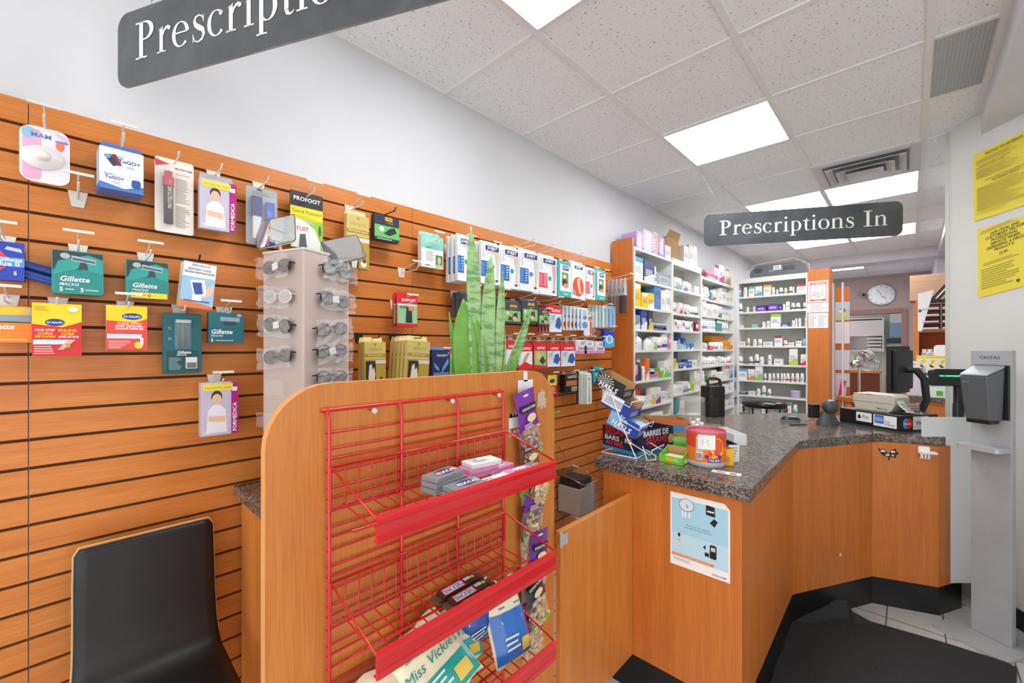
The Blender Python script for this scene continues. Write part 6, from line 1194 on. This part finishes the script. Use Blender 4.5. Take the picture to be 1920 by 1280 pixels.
# mouse, pen
c = put(1482, 789); t = thing('computer_mouse', 'black and grey computer mouse on the counter', 'mouse', (c.x, c.y, ZT+.0005), R(20)); m = MB()
m.lathe([(.5, 0), (.5, .3), (.42, .7), (.25, .95), (0, 1.0)], 0, 0, mat('222226', .3), 20); [None for _ in ()]; m.v = [(x*.115, y*.062, z*.034) for x, y, z in m.v]; m.build('shell', t)
m = MB(); m.lathe([(.505, .02), (.505, .28)], 0, 0, mat('8A8C90', .3), 20); m.v = [(x*.115, y*.062, z*.034) for x, y, z in m.v]; m.build('side_band', t)
m = MB(); c2 = put(1515, 780); m.tube([tuple(c+Vector((.05, .0, .012))), tuple(c+Vector((.09, .04, .004))), tuple(c+Vector((.12, .02, .02))), tuple(c+Vector((.16, .1, .004)))], .002, BLACK); tag(m.build('mouse_cable'), 'thin black cable trailing from the mouse on the counter', 'cable')
c = put(1497, 797); m = MB(); m.tube([(-.06, 0, .005), (.05, .0, .005), (.065, 0, .005)], [.004, .004, .0015], BLACK, 8); o = m.build('pen', None, (c.x, c.y, ZT)); o.rotation_euler = (0, 0, R(50)); tag(o, 'black pen lying on the counter in front of the mouse', 'pen')
# round stool behind the counter
c = att(1433, 765, 3.9)
t = thing('bar_stool', 'round black stool with chrome ringed rim behind the counter', 'stool', (c.x, c.y, 0))
z = .925; m = MB(); m.lathe([(.175, z), (.185, z+.02), (.175, z+.045), (.10, z+.062), (0, z+.066)], 0, 0, mat('17171A', .25), 32); m.build('seat', t)
m = MB()
for q in (z-.005, z-.02, z-.035, z-.05): m.tube([(.178*cos(k*pi/16), .178*sin(k*pi/16), q) for k in range(32)], .005, CHROME, 6, True)
for k in range(10): a = k*pi/5; m.box(.178*cos(a)-.006, .178*sin(a)-.006, z-.055, .178*cos(a)+.006, .178*sin(a)+.006, z, BLACK)
m.build('chrome_ring', t)
for k in range(4): a = k*pi/2+.4; m = MB(); m.tube([(.12*cos(a), .12*sin(a), z-.01), (.2*cos(a), .2*sin(a), 0)], .011, CHROME, 8); m.build('leg', t)
m = MB(); m.tube([(.165*cos(k*pi/12), .165*sin(k*pi/12), .35) for k in range(24)], .008, CHROME, 6, True); m.build('foot_ring', t)
# silver wire basket hanging low between the cabinet and the counter
p = onx(1112, 930, -1.60)
t = thing('wire_basket', 'silver wire basket with packets below the left end of the counter', 'basket', (-1.55, onx(1097, 930, -1.55).y, onx(1112, 968, -1.55).z), R(90))
m = MB(); w, h, d = .20, .23, .236
m.tube([(0, 0, h), (w, 0, h), (w, d, h+.05), (0, d, h+.05)], .003, CHROME, 6, True); m.tube([(0, .04, 0), (w, .04, 0), (w, d, 0), (0, d, 0)], .003, CHROME, 6, True)
for k in range(9): x = w*k/8; m.tube([(x, 0, h), (x, .04, 0), (x, d, 0), (x, d, h+.05)], .0015, CHROME, 5)
m.tube([(0, 0, h), (.02, d, h+.22)], .002, BLACK); m.build('wires', t)
m = MB(); m.box(.01, .05, .01, w-.01, d-.01, h*.8, mat('C8CACC', .3, .3)); m.box(.03, .06, h*.8, w-.03, d-.01, h*1.05, BLK2); m.build('packets', t)
p = onx(1096, 935, WX0+.001); t = thing('wall_socket', 'steel electrical socket plate with a black plug on the slat wall', 'socket', (WX0+.001, p.y, p.z-.09), R(90)); m = MB(); m.prism(rrect(-.035, 0, .035, .16, .004), -.006, 0, mat('C4C0B0', .4), 'y'); m.build('plate', t); m = MB(); m.tube([(0, -.006, .1), (0, -.035, .09), (.02, -.04, .04), (.03, -.03, -.15)], .006, BLACK); m.build('plug', t)

# ================================================================ till, screen and pharmacy back area
A = put(1575, 791); B = put(1687, 811); A = Vector((-.345, 3.56, 0)); B = put(1687, 811)
d = B-A; d.z = 0; L = .36; rz = math.atan2(d.y, d.x); A = B-d.normalized()*L
t = thing('cash_drawer', 'black cash drawer with card payment stickers on the counter', 'cash drawer', (A.x, A.y, ZT+.0005), rz)
m = MB(); m.box(0, 0, .006, L, .30, .098, mat('17181B', .4)); m.build('drawer_body', t, bevel=.003)
m = MB(); m.box(-.02, -.03, 0, L+.01, .30, .006, mat('4A4C50', .3)); m.build('base_sheet', t)
m = MB(); m.poly(rrect(.11, .03, .205, .088, .004), PAPER, -.0015); m.ell(.130, .058, .010, .012, K, -.0022); m.ell(.133, .070, .003, .004, K, -.0022); m.text('Pay', .145, .045, .195, .072, K, -.0022, bold=False); m.build('pay_sticker', t)
m = MB(); m.rect(.215, .018, .345, .088, PAPER, -.0015); m.rect(.222, .035, .275, .086, mat('3F7FD0'), -.002); m.text('AMERICAN', .224, .062, .273, .070, WHITE, -.0026); m.text('EXPRESS', .226, .050, .271, .058, WHITE, -.0026); m.text('Cards', .28, .045, .31, .056, mat('2A4A8A'), -.002); m.text('Welcome', .28, .028, .335, .042, mat('2A4A8A'), -.002); m.build('card_sticker', t)
m = MB(); m.T = Matrix.Translation((L, 0, 0)) @ Matrix.Rotation(R(90), 4, 'Z')
m.ell(.045, .05, .024, .032, mat('3F9AD8'), -.0015); m.ell(.07, .05, .024, .032, mat('D8283A'), -.0018); m.text('Maestro', .03, .044, .086, .056, WHITE, -.0024); m.rect(.10, .012, .22, .09, PAPER, -.0015); m.text('VISA', .12, .035, .18, .07, mat('2A3A9A'), -.002); m.build('side_stickers', t)
M_ = Matrix.Translation((A.x, A.y, ZT)) @ Matrix.Rotation(rz, 4, 'Z')
def lp(x, y, z): return M_ @ Vector((x, y, z))
# receipt printer
t = thing('receipt_printer', 'beige receipt printer with curling receipt on the cash drawer', 'printer', lp(.07, .05, .099), rz+R(8))
BE = mat('C9C5B4', .5); m = MB(); m.prism([(0, 0), (.19, 0), (.21, .05), (.21, .09), (.19, .105), (-.015, .105), (-.02, .06)], 0, .15, BE, 'y'); m.build('casing', t, bevel=.006)
m = MB(); m.box(-.022, -.001, .052, .205, 0, .054, mat('6A685E')); m.box(.06, -.001, .098, .09, .0, .103, mat('8A7A4A')); m.text('TM-U 16', .11, .012, .17, .024, mat('7A786C'), -.0015); m.build('seam', t)
m = MB(); n = 8; vs = []
for i in range(n+1):
    s = i/n; vs += [(.195+.03*sin(s*1.5)+.10*max(0, s-.6), .02, .108-.10*s), (.195+.03*sin(s*1.5)+.10*max(0, s-.6), .09, .108-.10*s)]
m.add(vs, [(2*i, 2*i+1, 2*i+3, 2*i+2) for i in range(n)], PAPER); m.build('receipt', t, solid=.0006)
for k, (x, y) in enumerate(((.27, .05), (.30, .10))):
    m = MB(); p = [lp(x, y, .105), lp(x+.04, y+.02, .11), lp(x+.07, y+.06, .104), lp(x+.02, y+.12, .11), lp(x-.03, y+.10, .105)]; m.tube([tuple(q) for q in p], .004, mat('B8B4A8') if k else BLK2); tag(m.build('power_cable'), ('dark' if not k else 'beige')+' cable coiled on the cash drawer beside the printer', 'cable')
# monitor seen from behind
c = att(1680, 700, 3.02)
t = thing('computer_monitor', 'black flat monitor seen from the side and behind, on the counter', 'monitor', (c.x, c.y, ZT), R(-104))
z0 = .06; m = MB(); B_ = mat('1C1D20', .45)
m.prism([(0, .10), (.02, .07), (.035, .10), (.06, .18), (.06, .34), (.03, .44), (0, .46)][::-1], -.19, .19, B_, 'x') if False else None
m.box(-.20, 0, .17, .20, .025, .51, B_); m.box(-.17, .025, .20, .17, .05, .48, B_); m.build('housing', t, bevel=.004)
m = MB(); m.rect(-.19, .18, .19, .50, mat('0E0F12', .1), -.0008); m.build('screen', t)
m = MB()
for k in range(22): m.box(-.165, .05, .22+k*.011, .165, .052, .225+k*.011, mat('3A3B3E'))
m.build('vent_slots', t)
m = MB(); m.tube([(0, .05, .34), (0, .11, .34), (0, .15, .28), (0, .16, .14), (0, .12, .012)], [.02, .022, .022, .02, .022], B_, 10); m.build('stand_arm', t)
m = MB(); m.prism(rrect(-.10, .0, .10, .20, .03), .001, .012, B_); m.build('base', t)
# barcode scanner
c = put(1556, 797)
t = thing('barcode_scanner', 'dark grey round headed barcode scanner standing on the counter', 'scanner', (c.x, c.y, ZT+.0005), TURN); Gd = mat('4A4B4F', .35)
m = MB(); m.lathe([(.07, 0), (.068, .012), (.05, .05), (.035, .09)], 0, 0.02, Gd, 24, 1, .7); m.build('base', t)
m = MB(); m.T = Matrix.Translation((0, -.0, .12)) @ Matrix.Rotation(pi/2, 4, 'X'); m.lathe([(0, -.045), (.035, -.03), (.046, 0), (.040, .025), (.034, .034), (0, .036)], 0, 0, Gd, 24); m.build('head', t)
m = MB(); m.box(-.10, .03, .04, -.04, .06, .13, BLACK); m.build('card_reader', t, bevel=.004)
# customer display on a pole
c = put(1776, 775); pp = att(1797, 775, 2.38)
t = thing('pole_display', 'black customer display on a pole showing green letters', 'display', (pp.x, pp.y, ZT), TURN-R(14))
m = MB(); m.lathe([(.03, 0), (.025, .01), (.024, .18), (.021, .185), (.021, .28)], 0, 0, BLACK, 18); m.build('pole', t)
m = MB(); m.T = Matrix.Translation((-.13, -.02, .285)) @ Matrix.Rotation(R(-8), 4, 'X'); m.prism(rrect(0.01, 0, .225, .095, .014), 0, .05, B_, 'y'); m.rect(.025, .025, .205, .075, mat('0A0F12', .15), -.0008); m.build('housing', t, bevel=.003)
m = MB(); m.T = Matrix.Translation((-.13, -.02, .285)) @ Matrix.Rotation(R(-8), 4, 'X'); m.text('POS COMPONENTS', .034, .048, .135, .062, mat('2FE89A', .5, emit=2.0), -.0016); m.build('lit_text', t)
# coiled handset cable heap
m = MB(); p0 = lp(.30, .16, .10); m.tube([tuple(p0+Vector((.045*cos(k*.5), .03*sin(k*.5), .012+.0012*k))) for k in range(40)], .005, mat('8A8D90', .35), 6); tag(m.build('coiled_cord'), 'grey coiled cord heaped at the right end of the cash drawer', 'cord')

# back counter with goods, just past the right wall
YB = 5.9
bx = ony(1690, 750, YB).x
t = thing('back_counter', 'rear work counter with speckled top seen past the monitor', 'counter', (bx-.05, YB, 0))
m = MB(); m.box(0, .03, .1, 1.1, .65, .93, WZD); m.build('body', t); m = MB(); m.box(-.02, 0, .93, 1.12, .68, ZT, GRAN); m.build('countertop', t, bevel=.004); m = MB(); m.box(.02, .08, 0, 1.08, .6, .1, BLACK); m.build('toe_kick', t)
t = thing('low_partition', 'small orange wood partition standing above the rear counter behind the monitor', 'partition', (ony(1660, 700, 6.9).x, 6.9, 0))
m = MB(); m.box(0, 0, 0, ony(1733, 700, 6.9).x-ony(1660, 700, 6.9).x, .03, 1.13, WZ); m.build('board', t)
def bpt(px, py, y=YB): return ony(px, py, y)
x0, x1 = bpt(1732, 0).x, bpt(1790, 0).x
t = thing('supply_carton', 'white carton with blue band and green squares on the rear counter', 'box', (x0, YB+.02, ZT+.0005))
W = x1-x0; m = MB(); m.box(0, 0, 0, W, .25, .245, mat('E4EAE6', .5)); D = Dk(m, W, .245); D.r(0, .88, 1, 1, '2A5AB0').r(.42, .08, .64, .28, '5AB82A').r(.0, .12, .04, .26, '5AB82A').l(.1, .4, .6, .8, 4, 'D0DCD4'); m.build('carton', t)
t = thing('tea_carton', 'yellow and white carton with leaf pictures stacked on the blue banded carton', 'box', (bpt(1719, 0).x, YB+.03, ZT+.247))
W = bpt(1780, 0).x-bpt(1719, 0).x; m = MB(); m.box(0, 0, 0, W, .2, .165, mat('EEEAD0', .5)); D = Dk(m, W, .165); D.r(0, .86, 1, 1, 'F2D22A')
for k in range(3): D.p([(.10+k*.3, .4), (.16+k*.3, .75), (.30+k*.3, .8), (.2+k*.3, .5)], 'F0C83A').p([(.08+k*.3, .5), (.2+k*.3, .42), (.26+k*.3, .3), (.14+k*.3, .32)], '3A2A1A')
m.build('carton', t)
t = thing('paper_bag_stack', 'white paper bundle lying on the leaf printed carton', 'paper', (bpt(1752, 0).x, YB+.04, ZT+.413)); m = MB(); m.prism(rrect(0, 0, .16, .11, .03), 0, .15, PAPER, 'y'); m.build('bundle', t)
t = thing('office_printer', 'pale office machine with keys beside the leaf printed carton', 'printer', (bpt(1700, 0).x, YB+.04, ZT+.0005)); m = MB(); m.box(0, 0, 0, .135, .3, .24, mat('D8D0D4', .5)); m.box(-.01, -.02, .24, .14, .3, .30, mat('C4BCC2', .5)); m.build('casing', t, bevel=.008)
m = MB()
for r_ in range(3):
    for k in range(6): m.box(.005+k*.02, -.026, .252+r_*.014, .018+k*.02, -.02, .262+r_*.014, mat('6A5A70'))
m.build('keys', t); m = MB(); m.lines(.01, .315, .15, .345, 3, GREY, .02); m.box(.0, .03, .30, .13, .2, .35, PAPER); m.build('paper_stack', t)
# tall rack with paper sorter
xs = bpt(1721, 0).x
t = thing('wood_hutch', 'orange wood hutch board carrying paper trays at the right edge of the back room', 'hutch', (bpt(1716, 0, 6.3).x, 6.3, ZT))
m = MB(); m.box(0, 0, 0, .03, .35, 1.0, WZ); m.build('side_panel', t); m = MB(); m.box(.03, .33, 0, .7, .35, 1.0, mat('B4561E', .6)); m.build('peg_board', t); m = MB(); m.box(.03, .02, .36, .7, .33, .38, WX); m.box(.03, .0, .66, .7, .33, .68, WX); m.build('shelf', t)
m = MB()
for k in range(9): m.ell(.045, .05+k*.05, .008, .010, BLACK, -.001)
m.build('holes', t)
t = thing('paper_sorter', 'grey and white literature sorter full of papers on the hutch', 'sorter', (bpt(1726, 0, 6.28).x, 6.24, ZT+.682)); W = .5
m = MB(); m.box(0, 0, 0, W, .3, .008, mat('C8C8CE')); [m.box(0, 0, z, W, .3, z+.006, mat('9A9CA4', .4)) for z in (.07, .14, .21, .275)]; [m.box(x, .0, 0, x+.006, .3, .28, mat('8A8C94')) for x in (0, .15, .30, .494)]; m.build('trays', t)
for k in range(4):
    for j in range(3): m = MB(); m.box(.012+j*.15, -.03-.01*((k+j) % 2), .012+k*.069, .135+j*.15, .25, .026+k*.069, mat(('E8EAF0', 'D8D0E4', 'F0F0F0', 'D0DCEC')[(k+j) % 4], .6)); m.build('paper_stack', t)
t = thing('folder_stand', 'black slanted magazine file holders on top of the paper sorter', 'holder', (bpt(1733, 0, 6.28).x, 6.26, ZT+.972))
for k in range(3): m = MB(); x = .02+k*.1; m.prism([(x, 0), (x+.07, 0), (x+.26, .27), (x+.19, .27)], 0, .22, mat('24262C', .4), 'y'); m.poly([(x+.06, .04), (x+.075, .04), (x+.2, .22), (x+.185, .22)], PAPER, -.001); m.build('file_holder', t)
t = thing('binder_board', 'white board side of the sorter with small blue label', 'board', (bpt(1721, 0, 6.2).x, 6.22, ZT+.672)); m = MB(); m.prism([(0, 0), (.03, 0), (.12, .43), (0, .40)], 0, .012, PAPER, 'y'); m.rect(.004, .2, .03, .23, mat('3A5AB0')); m.build('board', t)
for k, (px, c) in enumerate(((1731, 'E8C8D8'), (1742, '4A8AD8'), (1754, 'F0DC3A'), (1764, 'D8E4E8'))):
    t = thing('supplement_bottle', 'small bottle on the hutch shelf, %s from the left' % ORD[k], 'bottle', (bpt(px-4, 0, 6.3).x, 6.33, ZT+.38), 0, 'bottles on the hutch shelf'); bottle(t, .05, .10, c, 'F4F4F2', 'F0F0F0', k)
    t = thing('hanging_note', 'white paper note hanging under the hutch shelf, %s from the left' % ORD[k], 'note', (bpt(px-4, 0, 6.3).x, 6.305, ZT+.27), 0, 'notes under the hutch shelf'); m = MB(); m.box(0, 0, 0, .045, .001, .085, PAPER); m.build('paper', t)
t = thing('tape_loop', 'white curled paper strips hanging beside the hutch pegboard', 'paper', (bpt(1724, 0, 6.25).x, 6.27, ZT+.14)); m = MB()
for zc_ in (.05, .18): m.tube([(.02+.04*cos(a*.3), -.01, zc_+.05*sin(a*.3)) for a in range(2, 17)], .007, PAPER)
m.build('strips', t)
t = thing('cardboard_box', 'brown cardboard box sitting high on the hutch at the back', 'box', (bpt(1706, 0, 6.9).x, 6.85, 2.02)); m = MB(); m.box(0, 0, 0, .30, .28, .30, mat('B89478', .7)); m.rect(.01, .22, .28, .222, mat('8A6A50'), -.001); m.build('carton', t, bevel=.004)
t = thing('tall_cupboard', 'orange wood tall cupboard side beneath the high cardboard box', 'cupboard', (bpt(1709, 0, 6.9).x, 6.95, 0)); m = MB(); m.box(0.02, 0, 0, .5, .4, 2.018, WZ); m.build('body', t)
# clock, camera, doorway room
cc = ony(1652, 552, 10.44)
t = thing('wall_clock', 'round silver wall clock above the doorway', 'clock', (cc.x, 10.497, cc.z))
m = MB(); m.T = Matrix.Rotation(pi/2, 4, 'X'); m.lathe([(.20, 0), (.205, .02), (.19, .035), (.185, .028), (0, .027)], 0, 0, mat('C8CACE', .15, .9), 40); m.build('case', t)
m = MB(); m.ell(0, 0, .178, .178, mat('DCDEE2', .3, .3), -.029, 40)
for k in range(12): a = k*pi/6; m.ell(.155*sin(a), .155*cos(a), .008, .008, K, -.0295, 8)
m.build('dial', t)
m = MB(); m.poly([(-.006, -.02), (.006, -.02), (.075, -.075), (.068, -.083)], K, -.031); m.poly([(.0, .01), (.0, -.01), (-.05, .10), (-.06, .095)][::-1], K, -.0315); m.build('hands', t)
cc = ony(1612, 551, 10.4)
t = thing('security_camera', 'small wall mounted security camera left of the clock', 'camera', (cc.x, 10.495, cc.z)); m = MB(); m.T = Matrix.Rotation(pi/2, 4, 'X'); m.lathe([(.06, 0), (.05, .02), (.02, .03)], 0, 0, mat('C8C0BE', .4), 20); m.build('mount', t); m = MB(); m.tube([(0, -.03, 0), (.06, -.12, -.02)], [.03, .035], mat('B8B2B0', .3), 12); m.tube([(.06, -.12, -.02), (.062, -.125, -.021)], .025, BLACK, 12); m.build('body', t)
YD = 11.9
def fp(px, py, y=YD): return ony(px, py, y)
a = fp(1592, 658); b = fp(1657, 595)
t = thing('wall_cupboard', 'white open wall cupboard seen through the doorway', 'cupboard', (a.x-.15, YD, a.z)); W = b.x-a.x+.15; H_ = b.z-a.z
m = MB(); m.box(0, .28, 0, W, .3, H_, mat('D8D2D8')); m.build('back_panel', t)
for q in ((0, 0, 0, .02, .28, H_), (W-.02, 0, 0, W, .28, H_)): m = MB(); m.box(*q, WHITE); m.build('side_panel', t)
for z in (0, H_*.46, H_-.02): m = MB(); m.box(.02, 0, z, W-.02, .28, z+.02, WHITE); m.build('shelf', t)
m = MB(); m.box(.02, -.002, H_*.48, W-.02, .0, H_-.05, mat('E6E2E6')); m.build('door', t)
for k in range(4): t = thing('letter_tray', 'white letter tray in the open wall cupboard, %s from the bottom' % ORD[k], 'tray', (a.x+W*.40, YD+.02, a.z+.03+k*.075), 0, 'letter trays in the wall cupboard'); m = MB(); m.box(0, 0, 0, W*.36, .24, .01, WHITE); m.box(0, .2, .01, W*.36, .24, .05, WHITE); m.box(.01, .01, .012, W*.34, .2, .035, PAPER); m.build('tray', t)
a = fp(1668, 632, 11.6); t = thing('file_boxes', 'blue and white storage boxes on a stand at the right side of the doorway', 'boxes', (a.x, 11.6, 1.55)); m = MB(); m.box(0, 0, .12, .4, .3, .42, mat('8AB0D0', .5)); m.box(0, 0, .42, .35, .3, .62, mat('DCE4E8', .5)); m.build('box', t); m = MB(); m.box(-.05, -.05, 0, .5, .35, .10, mat('3A3C44')); m.build('machine', t); m = MB(); m.box(-.02, 0, -1.55, .45, .3, 0, mat('C4CCC2', .6)); m.build('stand', t)
t = thing('far_desk', 'brown desk in the room beyond the doorway', 'desk', (fp(1592, 700, 11.5).x-.1, 11.4, 0)); m = MB(); m.box(0, 0, .93, .62, .5, .97, WX); m.build('desktop', t); m = MB(); m.box(.02, .05, 0, .6, .08, .93, mat('7A3A22', .5)); m.build('front_board', t)
# chrome desk fan
c = att(1611, 735, 4.6)
t = thing('desk_fan', 'chrome desk fan standing behind the receipt printer', 'fan', (c.x, c.y, ZT-.05), TURN); 
m = MB(); m.lathe([(.09, 0), (.085, .015), (.02, .03)], 0, 0, CHROME, 20); m.build('base', t)
m = MB(); m.tube([(0, 0, .02), (0, 0, .34)], .014, CHROME, 10); m.build('pole', t)
m = MB(); m.T = Matrix.Translation((-.02, 0, .37)) @ Matrix.Rotation(R(80), 4, 'Y'); m.lathe([(.02, -.07), (.04, -.06), (.045, .02), (.03, .05)], 0, 0, CHROME, 14); m.build('motor', t)
T_ = Matrix.Translation((.09, 0, .40)) @ Matrix.Rotation(R(62), 4, 'Y')
m = MB(); m.T = T_
for z, s in ((-.03, .9), (0, 1), (.03, .9)): m.tube([(.13*s*cos(k*pi/12), .13*s*sin(k*pi/12), z) for k in range(24)], .004, CHROME, 6, True)
for k in range(24): a = k*pi/12; m.tube([(.02*cos(a), .02*sin(a), .045), (.117*cos(a), .117*sin(a), .03), (.13*cos(a), .13*sin(a), 0), (.117*cos(a), .117*sin(a), -.03), (.02*cos(a), .02*sin(a), -.045)], .0016, CHROME, 4)
m.build('cage', t)
for k in range(4): m = MB(); m.T = T_ @ Matrix.Rotation(k*pi/2, 4, 'Z'); m.add([(.015, -.01, -.012), (.10, -.05, -.015), (.11, .03, .012), (.02, .01, .012)], [(0, 1, 2, 3)], CHROME); m.build('blade', t, solid=.002)
t = thing('fan_table', 'low wood side table carrying the chrome fan behind the counter', 'table', (c.x, c.y, 0), TURN); m = MB(); m.box(-.14, -.14, ZT-.09, .14, .14, ZT-.051, WX); m.build('table_top', t)
for q in (-.12, .12):
    for y in (-.12, .12): m = MB(); m.box(q-.015, y-.015, 0, q+.015, y+.015, ZT-.09, WZ); m.build('leg', t)
# leaflet stand and ladder rails right of the wood column
for k, px in enumerate((1561, 1580)):
    p = ony(px, 700, 5.95); m = MB(); m.tube([(0, 0, 0), (0, 0, 2.2)], .016 if not k else .011, mat('D4D2D4', .35), 10); tag(m.build('metal_post', None, (p.x, p.y, 0)), 'slim white metal post beside the orange column, %s one' % ('left' if not k else 'right'), 'post')
xa, xb = ony(1566, 0, 6.4).x, ony(1587, 0, 6.4).x
t = thing('leaflet_stand', 'narrow leaflet stand with posters between the white posts', 'stand', (xa, 6.4, 0)); W = xb-xa+.03
m = MB(); m.box(0, .02, 0, W, .05, 2.2, WZD); m.build('backboard', t)
for i, (z0, z1, c) in enumerate(((1.80, 2.02, 'C8D8A0'), (1.52, 1.78, 'E8E8F0'), (1.20, 1.44, 'DCE0F0'), (1.0, 1.16, 'D8D8E4'))):
    m = MB(); m.prism([(0, z0), (W, z0), (W, z1), (0, z1)], .01, .018, mat(c, .6), 'y')
    if i == 0: m.rect(0, (z0+z1)/2, W, z1, mat('BCD4EC'), .0095); m.ell(W*.5, (z0+z1)/2+.01, .03, .025, mat('6A4A4A'), .009); m.ell(W*.4, (z0+z1)/2, .02, .02, WHITE, .0085)
    m.build('poster', t)
t = thing('pink_bag', 'pink and white packet standing at the foot of the leaflet stand', 'bag', (ony(1567, 0, 6.2).x, 6.2, 0)); m = MB(); m.prism([(0, .8), (.09, .8), (.10, 1.12), (.0, 1.14)], 0, .05, mat('E8D8E8', .4), 'y'); m.poly([(.02, .9), (.06, .92), (.10, 1.08), (.05, 1.1)], mat('C83A8A')); m.rect(.0, .8, .09, .86, mat('8A2A5A')); m.build('packet', t)
m = MB(); m.box(0, 0, 0, .16, .12, .80, WX); o = m.build('low_stand', None, (ony(1567, 0, 6.2).x-.02, 6.17, 0)); tag(o, 'low wooden stand under the pink packet, hidden behind the counter', 'stand')
